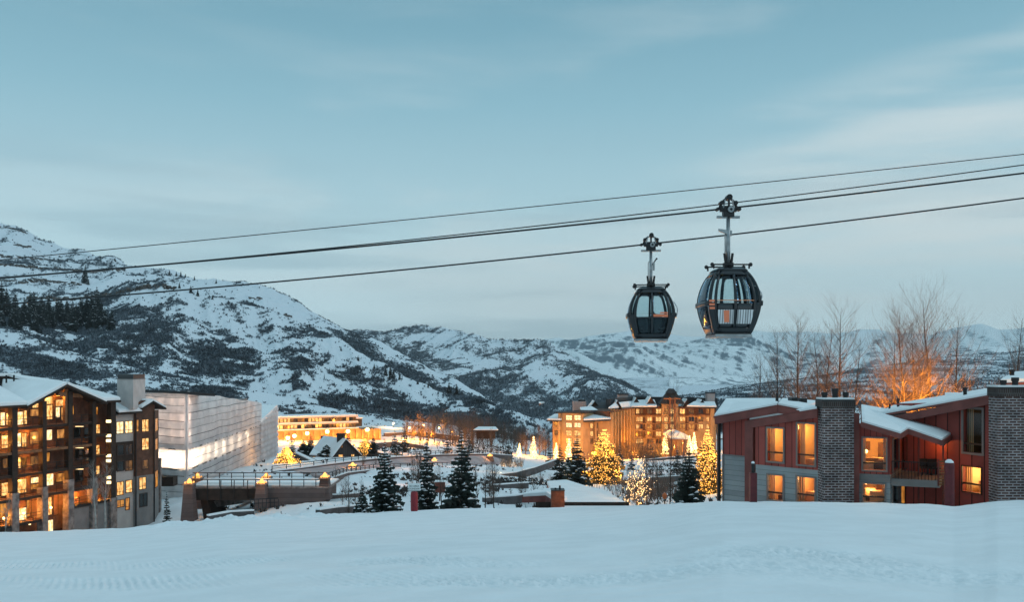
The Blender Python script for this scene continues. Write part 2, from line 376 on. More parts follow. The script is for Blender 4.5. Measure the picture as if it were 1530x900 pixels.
GROUND = snow_mat('village_snow', (0.76, 0.79, 0.82), 0.5, 0.25)
L0 = [(40, -22), (90, -24), (130, -25), (170, -24), (220, -23), (300, -24), (400, -22), (480, -20)]
vcols = {-400: L0, 0: L0, 210: L0,
    300: [(40, -20), (90, -21.5), (130, -22.6), (170, -21.5), (220, -24), (300, -26.5), (400, -27), (480, -26)],
    450: [(40, -19), (95, -18.0), (130, -19.8), (170, -21.0), (220, -23.5), (300, -27), (400, -28), (480, -28)],
    600: [(40, -16), (95, -16.9), (130, -19.6), (170, -21.2), (220, -24), (300, -28), (400, -30), (480, -31)],
    720: [(40, -16), (95, -16.7), (130, -19.5), (170, -22), (220, -25.5), (300, -31), (400, -36), (480, -38)],
    850: [(40, -16), (95, -17.0), (130, -20.5), (170, -24), (220, -29), (300, -34), (400, -41), (480, -46)],
    1000: [(40, -15), (95, -15.5), (130, -19.9), (170, -23.5), (220, -28), (300, -33), (400, -41), (480, -46)],
    1080: [(40, -15), (95, -14.8), (130, -18.5), (170, -22.5), (220, -27), (300, -32), (400, -38), (480, -40)],
    1190: [(40, -13), (95, -10), (130, -9), (170, -11), (220, -14), (300, -18), (400, -22), (480, -25)],
    1900: [(40, -13), (95, -10), (130, -9), (170, -11), (220, -14), (300, -18), (400, -22), (480, -25)]}
def vdisp(x, d, t, px): return 0.7 * fbm(pn2, x / 16, d / 16, 5) + 0.35 * fbm(pn4, x / 4, d / 4, 4)
vil = terrain('village_ground', vcols, 520, [24, 30, 36, 36, 40, 40, 20], GROUND, vdisp, None, False, 3, 6)
def vz(px, d):
    i = int(np.argmin(np.abs(vil['px'] - px))); return float(np.interp(d, vil['d'][i], vil['z'][i]))
def vp(px, d, dz=0.0): return Vector((X(px, d), d, vz(px, d) + dz))

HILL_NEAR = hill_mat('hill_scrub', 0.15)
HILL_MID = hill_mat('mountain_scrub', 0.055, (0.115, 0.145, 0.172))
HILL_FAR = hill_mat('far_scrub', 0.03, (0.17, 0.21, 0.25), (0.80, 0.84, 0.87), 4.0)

VF = {300: [(470, -28), (800, -60), (1500, -100), (3000, -130), (5200, -140)],
      560: [(470, -33), (800, -60), (1500, -100), (3000, -130), (5200, -140)],
      850: [(470, -46), (800, -62), (1500, -80), (3000, -92), (5200, -72)],
      1050: [(470, -40), (800, -42), (1500, -58), (3000, -70), (5200, -68)],
      1200: [(470, -24), (800, -34), (1500, -50), (3000, -62), (5200, -64)],
      1900: [(470, -24), (800, -34), (1500, -50), (3000, -62), (5200, -64)]}
def vfcover(x, d, px, py, t): return 0.25 + 0.35 * fbm(pn1, x / 160, d / 900, 5) + 0.15 * fbm(pn2, x / 40, d / 160, 4)
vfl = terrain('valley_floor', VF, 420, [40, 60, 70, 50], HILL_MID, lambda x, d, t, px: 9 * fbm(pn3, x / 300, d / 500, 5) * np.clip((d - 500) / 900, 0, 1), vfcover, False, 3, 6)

# front bench of the left hillside
Cc = {}
for px, py, dr, bd, bz in [(-400, 465, 620, 400, 612), (0, 489, 600, 400, 612), (50, 505, 590, 400, 612), (100, 522, 580, 400, 612), (150, 535, 570, 400, 612), (200, 548, 560, 400, 612), (250, 559, 550, 400, 615), (300, 570, 545, 400, 618),
                       (350, 580, 540, 400, 622), (400, 591, 535, 395, 628), (450, 601, 530, 395, 634), (500, 610, 520, 390, 640), (560, 619, 510, 390, 646), (620, 630, 500, 390, 652), (700, 642, 490, 395, 668), (760, 652, 470, 400, 676)]:
    Cc[px] = [(bd, bz + 12), (bd + 0.35 * (dr - bd), bz * 0.7 + py * 0.3), (dr, py), (dr * 1.12, py + 14), (dr * 1.5, py + 95)]
def ccover(x, d, px, py, t):
    c = 0.36 + 0.42 * fbm(pn2, x / 26, d / 40, 4) + 0.25 * fbm(pn4, x / 7, d / 9, 3)
    c += ell(px, py, [(60, 545, 110, 16, 0.35, 12), (330, 590, 50, 10, 0.25, 10)]) - 0.14 * np.clip((px - 260) / 120, 0, 1)
    return np.clip(c, 0, 0.8)
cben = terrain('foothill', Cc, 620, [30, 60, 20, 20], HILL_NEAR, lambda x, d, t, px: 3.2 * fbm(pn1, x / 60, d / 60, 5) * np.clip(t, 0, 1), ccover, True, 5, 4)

# main spur of the left mountain
Bc = {}
for px, py, dr, bpy_ in [(-400, 425, 1150, 545), (0, 440, 1120, 552), (60, 446, 1100, 560), (110, 448, 1090, 565), (165, 432, 1080, 572), (200, 425, 1070, 578), (240, 423, 1060, 585), (270, 428, 1050, 590), (300, 441, 1040, 596), (345, 455, 1020, 605),
                       (390, 468, 1000, 612), (440, 487, 960, 622), (480, 508, 920, 630), (520, 530, 880, 638), (560, 552, 840, 644), (600, 570, 800, 650), (650, 588, 760, 656), (700, 604, 730, 662), (760, 622, 690, 668), (830, 642, 640, 674), (900, 662, 600, 680)]:
    Bc[px] = [(540, bpy_ + 22), (540 + 0.3 * (dr - 540), bpy_ * 0.78 + py * 0.22), (540 + 0.68 * (dr - 540), bpy_ * 0.42 + py * 0.58), (dr, py), (dr * 1.06, py + 9), (dr * 1.35, py + 120)]
def bdisp(x, d, t, px):
    k = np.clip(t / 1.2, 0, 1)
    return k * (11 * fbm(pn1, x / 140, d / 420, 4) + 15 * ridged(pn3, (x + 0.35 * d) / 80, d / 420, 5) + 2.0 * fbm(pn4, x / 22, d / 22, 3)) * np.clip((3.7 - t), 0.35, 1)
def bcover(x, d, px, py, t):
    c = 0.33 + 0.50 * fbm(pn2, x / 45, d / 80, 5) + 0.28 * fbm(pn4, x / 11, d / 14, 3) - 0.04 * (t > 2.2)
    c += (0.44 + 0.95 * fbm(pn3, x / 22, d / 30, 4)) * ell(px, py, [(90, 505, 150, 28, 0.55, 10), (240, 500, 80, 32, 0.35, 25), (330, 525, 75, 30, 0.6, 20), (345, 560, 45, 20, 0.5, 15), (455, 565, 22, 26, 0.55, 15), (490, 590, 16, 26, 0.45, 10),
                      (520, 605, 45, 14, 0.45, 15), (620, 620, 90, 24, 0.38, 18), (700, 632, 80, 18, 0.4, 15)])
    c -= ell(px, py, [(215, 445, 40, 14, 0.25, 0), (420, 590, 60, 16, 0.28, 10), (400, 540, 30, 20, 0.12, 0), (560, 585, 30, 10, 0.18, 25), (330, 480, 70, 10, 0.2, 20)])
    return np.clip(c, 0, 0.85)
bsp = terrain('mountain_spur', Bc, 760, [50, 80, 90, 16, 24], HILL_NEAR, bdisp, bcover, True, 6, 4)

# high back ridge of the left mountain
Ac = {}
for px, py, dr, bp in [(-400, 300, 1900, 470), (-150, 322, 1880, 470), (0, 338, 1850, 470), (22, 341, 1850, 470), (45, 351, 1850, 470), (65, 361, 1850, 470), (95, 373, 1850, 470), (130, 379, 1840, 470), (150, 386, 1830, 470), (170, 389, 1820, 470), (188, 401, 1800, 475), (210, 405, 1790, 478),
                   (250, 411, 1780, 482), (300, 420, 1760, 490), (340, 427, 1750, 498), (382, 431, 1740, 505), (410, 441, 1730, 515), (440, 455, 1710, 530), (480, 477, 1680, 548), (520, 496, 1650, 562), (550, 510, 1620, 575), (600, 536, 1560, 598), (650, 562, 1500, 615), (700, 590, 1420, 630), (760, 625, 1300, 650), (820, 655, 1200, 670)]:
    b0 = 1010 if px < 700 else 900
    Ac[px] = [(b0, bp + 34), (b0 + 0.4 * (dr - b0), bp * 0.62 + py * 0.38), (b0 + 0.75 * (dr - b0), bp * 0.28 + py * 0.72), (dr, py), (dr * 1.05, py + 10), (dr * 1.3, py + 90)]
def adisp(x, d, t, px):
    k = np.clip(t / 0.8, 0, 1) * np.clip((3.4 - t) / 0.7, 0.12, 1)
    z = k * (12 * fbm(pn4, x / 200, d / 300, 4) + 20 * ridged(pn2, (x + 0.15 * d) / 110, d / 500, 5) + 3 * fbm(pn1, x / 30, d / 30, 3))
    return z
def ledges(x, d, z, px):   # sandstone strata: steps cut across the upper face
    q = z / 26.0 + 0.35 * fbm(pn3, x / 160, d / 300, 3)
    fl = np.floor(q); fr = q - fl
    st = np.where(fr < 0.8, fr * 0.55 / 0.8, 0.55 + (fr - 0.8) / 0.2 * 0.45)
    zz = (fl + st - 0.35 * fbm(pn3, x / 160, d / 300, 3)) * 26.0
    wgt = np.clip((330 - px) / 120, 0, 1) * np.clip((z - 95) / 60, 0, 1) * np.clip((255 - z) / 40, 0, 1) * 0.85
    return z * (1 - wgt) + zz * wgt
def acover(x, d, px, py, t):
    c = 0.27 + 0.48 * fbm(pn1, x / 60, d / 110, 5) + 0.22 * fbm(pn4, x / 14, d / 22, 3) - 0.05 * (t > 2.3)
    c += (0.75 + 0.7 * fbm(pn3, x / 40, d / 60, 4)) * ell(px, py, [(530, 535, 75, 34, 0.55, 28), (470, 505, 40, 16, 0.35, 35), (600, 575, 80, 35, 0.6, 25), (680, 605, 60, 25, 0.55, 20), (430, 500, 40, 12, 0.2, 30)])
    c += 0.45 * np.exp(-((t - 3.0) / 0.035) ** 2) * (px > 330) + 0.3 * np.clip(1 - np.abs(py - 392) / 14, 0, 1) * (px < 190) * (0.6 + fbm(pn2, x / 25, d / 25, 3))
    c -= ell(px, py, [(350, 440, 80, 14, 0.3, 15), (430, 462, 40, 12, 0.3, 30)])
    return np.clip(c, 0, 0.85)
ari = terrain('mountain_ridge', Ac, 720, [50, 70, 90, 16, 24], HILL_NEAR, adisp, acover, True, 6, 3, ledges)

# wooded middle mountain
Mc = {}
for px, py, dr, bp in [(380, 545, 2500, 640), (480, 520, 2550, 645), (545, 507, 2600, 650), (580, 503, 2650, 650), (602, 499, 2700, 650), (628, 496, 2750, 648), (662, 498, 2750, 645), (690, 504, 2700, 642), (712, 515, 2650, 638), (745, 521, 2600, 634), (790, 524, 2550, 630), (820, 531, 2500, 624),
                   (848, 543, 2400, 618), (872, 558, 2300, 612), (902, 577, 2150, 608), (940, 596, 2000, 606), (1000, 612, 1900, 612)]:
    Mc[px] = [(1150, bp + 14), (1150 + 0.35 * (dr - 1150), bp * 0.7 + py * 0.3), (1150 + 0.7 * (dr - 1150), bp * 0.36 + py * 0.64), (dr, py), (dr * 1.05, py + 8), (dr * 1.3, py + 70)]
def mdisp(x, d, t, px):
    k = np.clip(t / 0.8, 0, 1) * np.clip((3.6 - t) / 0.7, 0.3, 1)
    return k * (48 * ridged(pn1, (x - 0.25 * d) / 260, d / 900, 5) + 18 * fbm(pn3, x / 240, d / 240, 4) - 8)
def mcover(x, d, px, py, t):
    c = 0.40 + 0.42 * fbm(pn4, x / 110, d / 260, 5) + 0.25 * fbm(pn1, x / 28, d / 60, 3)
    c += 0.05 * np.clip((700 - px) / 130, -0.6, 1) + 0.16 * np.clip((py - 565) / 40, 0, 1) - 0.10 * np.clip((530 - py) / 25, 0, 1)
    c -= ell(px, py, [(690, 535, 60, 12, 0.25, 12), (640, 505, 40, 8, 0.25, 0), (830, 575, 50, 22, 0.2, 30)])
    return np.clip(c, 0, 0.85)
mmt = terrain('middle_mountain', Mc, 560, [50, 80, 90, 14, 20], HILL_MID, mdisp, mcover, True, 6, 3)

# scrubby rise on the right
Rc = {}
for px, py in [(960, 606), (1020, 592), (1100, 578), (1200, 564), (1300, 549), (1400, 535), (1530, 523), (1900, 495)]:
    Rc[px] = [(480, 614 if px > 1050 else 622), (800, 600 * .8 + py * .2), (1300, 600 * .35 + py * .65), (1750, py), (2000, py + 6), (2600, py + 50)]
def rcover(x, d, px, py, t): return np.clip(0.34 + 0.36 * fbm(pn3, x / 60, d / 260, 5) + 0.22 * fbm(pn4, x / 15, d / 60, 3) + 0.3 * np.exp(-((t - 3) / 0.05) ** 2), 0, 0.8)
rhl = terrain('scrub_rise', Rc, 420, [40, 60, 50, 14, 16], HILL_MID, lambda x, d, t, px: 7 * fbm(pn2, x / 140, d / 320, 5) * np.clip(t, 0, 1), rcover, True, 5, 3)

# far foothills and ranges
def far(name, crest_pts, d0, d1, base_py, amp, seed, n=420, wl=900, cov=0.16, k=1.0):
    pf = Perlin(seed); cc = {}
    for px, py in crest_pts:
        cc[px] = [(d0, base_py + 4), (d0 + 0.4 * (d1 - d0), base_py * 0.62 + py * 0.38), (d0 + 0.75 * (d1 - d0), base_py * .28 + py * .72), (d1, py), (d1 * 1.06, py + 7), (d1 * 1.25, py + 50)]
    def dd(x, d, t, px):
        kk = np.clip(t / 0.7, 0, 1) * np.clip((3.2 - t) / 1.0, 0.07, 1)
        return kk * amp * (ridged(pf, (x + k * 0.45 * d) / (wl * .55), (d - k * 0.2 * x) / (wl * 4.2), 6, 2.0, 0.52) - 0.35)
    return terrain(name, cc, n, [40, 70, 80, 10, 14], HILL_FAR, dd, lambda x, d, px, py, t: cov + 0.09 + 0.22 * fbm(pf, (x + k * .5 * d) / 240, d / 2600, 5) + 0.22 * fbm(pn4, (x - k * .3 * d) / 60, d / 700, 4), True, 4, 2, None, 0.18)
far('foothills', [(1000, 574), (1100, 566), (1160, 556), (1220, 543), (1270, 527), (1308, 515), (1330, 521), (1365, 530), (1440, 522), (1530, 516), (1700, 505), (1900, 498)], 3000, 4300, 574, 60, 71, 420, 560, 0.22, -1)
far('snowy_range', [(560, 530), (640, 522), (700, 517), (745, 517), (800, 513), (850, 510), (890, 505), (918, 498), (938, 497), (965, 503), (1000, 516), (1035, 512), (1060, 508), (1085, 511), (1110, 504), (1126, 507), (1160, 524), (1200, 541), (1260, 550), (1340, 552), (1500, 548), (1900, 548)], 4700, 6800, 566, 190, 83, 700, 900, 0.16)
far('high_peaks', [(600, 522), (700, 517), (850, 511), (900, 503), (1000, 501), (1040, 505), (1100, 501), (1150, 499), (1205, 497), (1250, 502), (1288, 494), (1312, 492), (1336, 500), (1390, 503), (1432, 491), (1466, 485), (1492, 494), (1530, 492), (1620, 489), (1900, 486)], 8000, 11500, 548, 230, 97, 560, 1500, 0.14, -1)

# ------------------------------------------------------------------ scrub and woods on the slopes (nobody could count it)
def scatter(name, T, count, rmin, rmax, hfac, mt, seed, tris=7, power=1.6, lim=(-60, 1600), tmin=0.0, tmax=3.0, thr=0.20, tall=False):
    rs = np.random.RandomState(seed)
    n, m = T['d'].shape
    i = rs.randint(0, n - 1, count); j = rs.randint(0, m - 1, count)
    fx = rs.rand(count); fy = rs.rand(count)
    def g(a): return a[i, j] * (1 - fx) * (1 - fy) + a[i + 1, j] * fx * (1 - fy) + a[i, j + 1] * (1 - fx) * fy + a[i + 1, j + 1] * fx * fy
    x, d, z, c = g(T['x']), g(T['d']), g(T['z']), g(T['cover'])
    px = T['px'][i]; t = T['ts'][j]
    keep = (rs.rand(count) < np.clip((c - thr) / 0.4, 0.012, 1) ** power) & (px > lim[0]) & (px < lim[1]) & (t >= tmin) & (t <= tmax)
    x, d, z = x[keep], d[keep], z[keep]; N = len(x)
    r = rmin + (rmax - rmin) * rs.rand(N) ** 2
    ce = np.stack([x, d, z], -1)[:, None, :]
    a = rs.rand(N, tris) * 2 * np.pi
    el = rs.rand(N, tris) * (0.5 if tall else 0.9)
    out = np.stack([np.cos(a) * np.cos(el), np.sin(a) * np.cos(el), (1.0 if tall else 1.25) * np.sin(el + .25) * hfac + 0.1], -1) * r[:, None, None]
    if tall: out[..., 2] = (0.3 + 0.7 * rs.rand(N, tris)) * hfac * r[:, None]
    tip = ce + out
    w = (0.18 + 0.22 * rs.rand(N, tris))[..., None] * r[:, None, None]
    sd = np.stack([-np.sin(a), np.cos(a), rs.randn(N, tris) * 0.4], -1) * w
    b0 = ce + out * np.array([0.25, 0.25, 0.0]) + sd * (0.7 if tall else 1.0) + np.array([0, 0, -0.1]); b1 = ce + out * np.array([0.25, 0.25, 0.3]) - sd * (0.5 if tall else 1.0)
    co = np.stack([b0, b1, tip], 2).reshape(-1, 3)
    me = bpy.data.meshes.new(name); nf = len(co) // 3
    me.vertices.add(len(co)); me.vertices.foreach_set('co', co.ravel().astype(np.float32))
    me.loops.add(nf * 3); me.loops.foreach_set('vertex_index', np.arange(nf * 3))
    me.polygons.add(nf); me.polygons.foreach_set('loop_start', np.arange(0, nf * 3, 3)); me.polygons.foreach_set('loop_total', np.full(nf, 3))
    me.update(calc_edges=True); me.materials.append(mt)
    ob = bpy.data.objects.new(name, me); COL.objects.link(ob)
    return ob
SCRUB = mat('scrub', (0.115, 0.145, 0.175), 0.9, var=0.5, vscale=0.05)
SCRUB2 = mat('aspen_wood', (0.135, 0.16, 0.188), 0.9, var=0.4, vscale=0.04)
stuff(scatter('scrub', cben, 110000, 0.4, 1.6, 1.0, SCRUB, 1, 6, 1.1), 'low dark scrub dotting the snowy bench behind the village', 'scrub')
stuff(scatter('scrub', bsp, 300000, 0.5, 2.2, 1.1, SCRUB, 2, 6, 1.1), 'dark scrub over the main mountain spur', 'scrub')
stuff(scatter('aspen_wood', bsp, 60000, 1.2, 3.0, 2.2, SCRUB2, 12, 5, 1.0, thr=0.52, tall=True), 'grey bare aspen woods in the folds of the main spur', 'woodland')
stuff(scatter('scrub', ari, 160000, 0.8, 3.0, 1.1, SCRUB, 3, 6, 1.3), 'sparse scrub along the high snowy ridge at the left', 'scrub')
stuff(scatter('woodland', mmt, 130000, 1.6, 4.5, 1.6, SCRUB2, 4, 5, 1.1, tall=True), 'bare blue grey woods covering the middle mountain', 'woodland')
stuff(scatter('scrub', rhl, 70000, 0.5, 2.2, 1.2, SCRUB, 5, 6, 1.1), 'brown scrub over the snowy rise behind the red lodge', 'scrub')
# brush on the village ground: gathered on banks between the walls
def vbrush(x, d, px, py):
    c = 0.12 + 0.55 * fbm(pn3, x / 7, d / 7, 4)
    c += ell(px, py, [(760, 722, 70, 7, .35, 0), (640, 735, 60, 8, .3, 0), (560, 735, 60, 8, .2, 0), (700, 662, 60, 16, .5, 15), (1000, 705, 60, 14, .3, 0), (1010, 735, 50, 14, .15, 0), (880, 705, 40, 8, .2, 0), (560, 690, 50, 5, .2, 0), (640, 715, 60, 6, .35, 0), (600, 672, 40, 5, .3, 0), (760, 665, 60, 14, .5, 0)])
    return np.clip(c * (px > 300), 0, .9)
vil['cover'] = vbrush(vil['x'], vil['d'], vil['px'][:, None] + 0 * vil['d'], vil['py'])
stuff(scatter('brush', vil, 110000, 0.15, 0.75, 1.0, mat('village_brush', (0.060, 0.052, 0.048), .9, var=.5, vscale=.4), 6, 7, 1.2, lim=(300, 1075), thr=0.17, tmax=6), 'dark leafless brush poking through the village snow', 'brush')
# ------------------------------------------------------------------ wall helper: a vertical plane given by two plan points
class Wall:
    def __init__(s, pa, da, pb, db):
        s.A = Vector((X(pa, da), da)); B = Vector((X(pb, db), db)); s.L = (B - s.A).length; s.u = (B - s.A).normalized()
        n = Vector((s.u.y, -s.u.x))
        if n.dot(-s.A) < 0: n = -n
        s.n = n
    def uo(s, px):
        k = (px - CX) / F
        return (k * s.A.y - s.A.x) / (s.u.x - k * s.u.y)
    def d(s, px): return s.A.y + s.u.y * s.uo(px)
    def z(s, px, py): return (HY - py) / F * s.d(px)
    def p(s, u, z, n=0.0):
        q = s.A + s.u * u + s.n * n
        return Vector((q.x, q.y, z))
    def px(s, px, py, n=0.0): return s.p(s.uo(px), s.z(px, py), n)
    def box(s, mb, u0, u1, z0, z1, n0, n1, mt):
        mb.hexa([s.p(u0, z0, n1), s.p(u1, z0, n1), s.p(u1, z0, n0), s.p(u0, z0, n0), s.p(u0, z1, n1), s.p(u1, z1, n1), s.p(u1, z1, n0), s.p(u0, z1, n0)], mt)
    def rect(s, x0, y0, x1, y1):
        xm = (x0 + x1) / 2
        return s.uo(x0), s.uo(x1), s.z(xm, y1), s.z(xm, y0)
    def poly(s, mb, pts, n0, n1, mt):  # polygon of (u,z) extruded along the normal
        n = len(pts)
        vs = [s.p(u, z, n1) for u, z in pts] + [s.p(u, z, n0) for u, z in pts]
        mb.add(vs, [tuple(range(n)), tuple(range(2 * n - 1, n - 1, -1))] + [(i, n + i, n + (i + 1) % n, (i + 1) % n) for i in range(n)], mt)

def wall_holes(w, mb, u0, u1, zb, top, holes, mt, n=0.0, th=0.25):
    """wall u0..u1 from zb up to top [(u,z)...] with rectangular (or sloped) openings"""
    us = sorted(set([u0, u1] + [h[0] for h in holes] + [h[1] for h in holes] + [a for a, b in top if u0 < a < u1]))
    tu, tz = [a for a, b in top], [b for a, b in top]
    zs = sorted(set([zb] + [h[2] for h in holes] + [h[3] for h in holes] + [max(tz) + 0.01]))
    T = lambda u: float(np.interp(u, tu, tz))
    for a, b in zip(us, us[1:]):
        if b - a < 1e-5: continue
        for c, e in zip(zs, zs[1:]):
            if any(h[0] - 1e-6 <= a and b <= h[1] + 1e-6 and h[2] - 1e-6 <= c and e <= h[3] + 1e-6 for h in holes): continue
            z00, z10, z11, z01 = c, c, min(e, T(b)), min(e, T(a))
            if z11 <= c + 1e-4 and z01 <= c + 1e-4: continue
            z11 = max(z11, c); z01 = max(z01, c)
            pts = [(a, z00), (b, z10), (b, z11), (a, z01)]
            w.poly(mb, pts, n - th, n, mt)

# ------------------------------------------------------------------ materials of the built things
DARKWOOD = mat('dark_wood', (0.030, 0.018, 0.013), 0.8, var=0.4, vscale=1.5)
BROWNSIDE = mat('brown_siding', (0.105, 0.048, 0.030), 0.8, var=0.35, vscale=1.2)
TANWOOD = mat('tan_wood', (0.22, 0.10, 0.045), 0.7, var=0.3, vscale=2)
STONE = mat('stone', (0.23, 0.19, 0.175), 0.9, var=0.5, vscale=1.6, bump=0.6, bscale=3)
STUCCO = mat('stucco', (0.40, 0.36, 0.34), 0.9, var=0.12, vscale=0.8)
GREYSTUC = mat('grey_stucco', (0.20, 0.185, 0.18), 0.9, var=0.15, vscale=0.8)
STEEL = mat('dark_steel', (0.020, 0.021, 0.023), 0.5, 0.3)
BLACK = mat('black_metal', (0.012, 0.013, 0.015), 0.45, 0.2)
REDSIDE = MATS.get('red_siding')
def stripe_mat(name, col, dark, scale, axis='X', rough=0.75, width=0.1):
    """boards: thin dark gaps at a regular pitch along one axis of the wall"""
    m = bpy.data.materials.new(name); m.use_nodes = True; n, l = m.node_tree.nodes, m.node_tree.links; b = n['Principled BSDF']
    b.inputs['Roughness'].default_value = rough; b.inputs['Specular IOR Level'].default_value = 0.25
    t = n.new('ShaderNodeTexCoord'); s = n.new('ShaderNodeSeparateXYZ'); l.new(t.outputs['Object'], s.inputs[0])
    f = n.new('ShaderNodeMath'); f.operation = 'MULTIPLY'; f.inputs[1].default_value = scale; l.new(s.outputs[axis], f.inputs[0])
    fr = n.new('ShaderNodeMath'); fr.operation = 'FRACT'; l.new(f.outputs[0], fr.inputs[0])
    fl = n.new('ShaderNodeMath'); fl.operation = 'FLOOR'; l.new(f.outputs[0], fl.inputs[0])
    wn_ = n.new('ShaderNodeTexWhiteNoise'); wn_.noise_dimensions = '1D'; l.new(fl.outputs[0], wn_.inputs['W'])
    lt = n.new('ShaderNodeMath'); lt.operation = 'LESS_THAN'; lt.inputs[1].default_value = width; l.new(fr.outputs[0], lt.inputs[0])
    no = n.new('ShaderNodeTexNoise'); no.inputs['Scale'].default_value = 0.9; no.inputs['Detail'].default_value = 6; l.new(t.outputs['Object'], no.inputs['Vector'])
    av = n.new('ShaderNodeMath'); av.operation = 'MULTIPLY_ADD'; av.inputs[1].default_value = 0.5; l.new(wn_.outputs['Value'], av.inputs[0]); l.new(no.outputs['Fac'], av.inputs[2])
    r = ramp(n, [(0.3, tuple(c * 0.72 for c in col)), (0.95, tuple(c * 1.15 for c in col))], 'LINEAR'); l.new(av.outputs[0], r.inputs[0])
    mx = n.new('ShaderNodeMixRGB'); mx.inputs['Color2'].default_value = (*dark, 1); l.new(lt.outputs[0], mx.inputs['Fac']); l.new(r.outputs[0], mx.inputs['Color1'])
    l.new(mx.outputs[0], b.inputs['Base Color']); MATS[name] = m
    return m
REDSIDE = stripe_mat('red_siding', (0.30, 0.066, 0.053), (0.06, 0.015, 0.013), 3.2, 'X', width=0.10)
REDTRIM = mat('red_trim', (0.18, 0.052, 0.043), 0.7, var=0.25, vscale=1.2)
GREYSIDE = stripe_mat('grey_siding', (0.27, 0.285, 0.29), (0.17, 0.18, 0.185), 3.0, 'Z', width=0.10)
FRAME = mat('window_frame', (0.20, 0.165, 0.155), 0.6)
DFRAME = mat('dark_frame', (0.035, 0.02, 0.015), 0.6)
def brick_mat(name, cols, mortar, bw, bh, m_size=0.012):
    m = bpy.data.materials.new(name); m.use_nodes = True; n, l = m.node_tree.nodes, m.node_tree.links; b = n['Principled BSDF']
    b.inputs['Roughness'].default_value = 0.9
    t = n.new('ShaderNodeTexCoord'); s = n.new('ShaderNodeSeparateXYZ'); l.new(t.outputs['Object'], s.inputs[0])
    ad = n.new('ShaderNodeMath'); ad.operation = 'ADD'; l.new(s.outputs['X'], ad.inputs[0]); l.new(s.outputs['Y'], ad.inputs[1])
    c = n.new('ShaderNodeCombineXYZ'); l.new(ad.outputs[0], c.inputs['X']); l.new(s.outputs['Z'], c.inputs['Y'])
    k = n.new('ShaderNodeTexBrick'); l.new(c.outputs[0], k.inputs['Vector'])
    k.inputs['Color1'].default_value = (*cols[0], 1); k.inputs['Color2'].default_value = (*cols[1], 1); k.inputs['Mortar'].default_value = (*mortar, 1)
    k.inputs['Scale'].default_value = 1.0; k.inputs['Brick Width'].default_value = bw; k.inputs['Row Height'].default_value = bh; k.inputs['Mortar Size'].default_value = m_size; k.inputs['Bias'].default_value = -0.2
    no = n.new('ShaderNodeTexNoise'); no.inputs['Scale'].default_value = 1.3; no.inputs['Detail'].default_value = 5; l.new(t.outputs['Object'], no.inputs['Vector'])
    r = ramp(n, [(0.3, (0.6, 0.6, 0.6)), (0.7, (1.25, 1.2, 1.15))]); l.new(no.outputs['Fac'], r.inputs[0])
    mx = n.new('ShaderNodeMixRGB'); mx.blend_type = 'MULTIPLY'; mx.inputs['Fac'].default_value = 1; l.new(k.outputs['Color'], mx.inputs['Color1']); l.new(r.outputs[0], mx.inputs['Color2'])
    l.new(mx.outputs[0], b.inputs['Base Color'])
    bp = n.new('ShaderNodeBump'); bp.inputs['Strength'].default_value = 0.8; bp.inputs['Distance'].default_value = 0.02; bp.invert = True
    l.new(k.outputs['Fac'], bp.inputs['Height']); l.new(bp.outputs[0], b.inputs['Normal'])
    MATS[name] = m
    return m
BRICK = brick_mat('brown_brick', ((0.050, 0.022, 0.018), (0.11, 0.055, 0.045)), (0.30, 0.285, 0.30), 0.42, 0.15, 0.030)
DBRICK = brick_mat('dark_brick', ((0.035, 0.022, 0.02), (0.05, 0.032, 0.028)), (0.10, 0.10, 0.10), 0.12, 0.30, 0.014)
def pane_mat(name, c_hi, c_lo, es, scale=1.2, glass=False):
    """a lit window: curtains, lamps and furniture behind glass as uneven warm light"""
    m = bpy.data.materials.new(name); m.use_nodes = True; n, l = m.node_tree.nodes, m.node_tree.links; b = n['Principled BSDF']
    b.inputs['Base Color'].default_value = (0.02, 0.015, 0.01, 1); b.inputs['Roughness'].default_value = 0.15
    t = n.new('ShaderNodeTexCoord'); mpn = n.new('ShaderNodeMapping'); mpn.inputs['Scale'].default_value = (1.6, 1.6, 0.8); l.new(t.outputs['Object'], mpn.inputs[0])
    no = n.new('ShaderNodeTexNoise'); no.inputs['Scale'].default_value = scale; no.inputs['Detail'].default_value = 3; l.new(mpn.outputs[0], no.inputs['Vector'])
    r = ramp(n, [(0.36, c_lo), (0.62, c_hi)]); l.new(no.outputs['Fac'], r.inputs[0]); l.new(r.outputs[0], b.inputs['Emission Color']); b.inputs['Emission Strength'].default_value = es
    MATS[name] = m
    return m
LIT = pane_mat('lit_pane', (1.0, 0.62, 0.22), (0.55, 0.19, 0.03), 1.4, 2.2)
LITHI = pane_mat('bright_pane', (1.0, 0.84, 0.52), (1.0, 0.50, 0.14), 1.5, 2.0)
LITOR = pane_mat('amber_pane', (0.85, 0.36, 0.07), (0.32, 0.10, 0.015), 0.8)
DIM = pane_mat('dim_pane', (0.30, 0.13, 0.03), (0.05, 0.02, 0.008), 0.6)
GLASS = mat('dark_glass', (0.012, 0.016, 0.018), 0.08, spec=0.6)
LAMPW = mat('lamp_glow', (0.9, 0.8, 0.6), 0.5, emit=(1.0, 0.72, 0.34), es=2.6)
LAMPO = mat('amber_lamp_glow', (0.9, 0.6, 0.3), 0.5, emit=(1.0, 0.40, 0.06), es=1.35)
BULB = mat('bulb_glow', (1, 0.7, 0.3), 0.5, emit=(1.0, 0.47, 0.085), es=1.5)
BULBW = mat('white_bulb_glow', (1, 0.9, 0.7), 0.5, emit=(1.0, 0.62, 0.22), es=1.6)

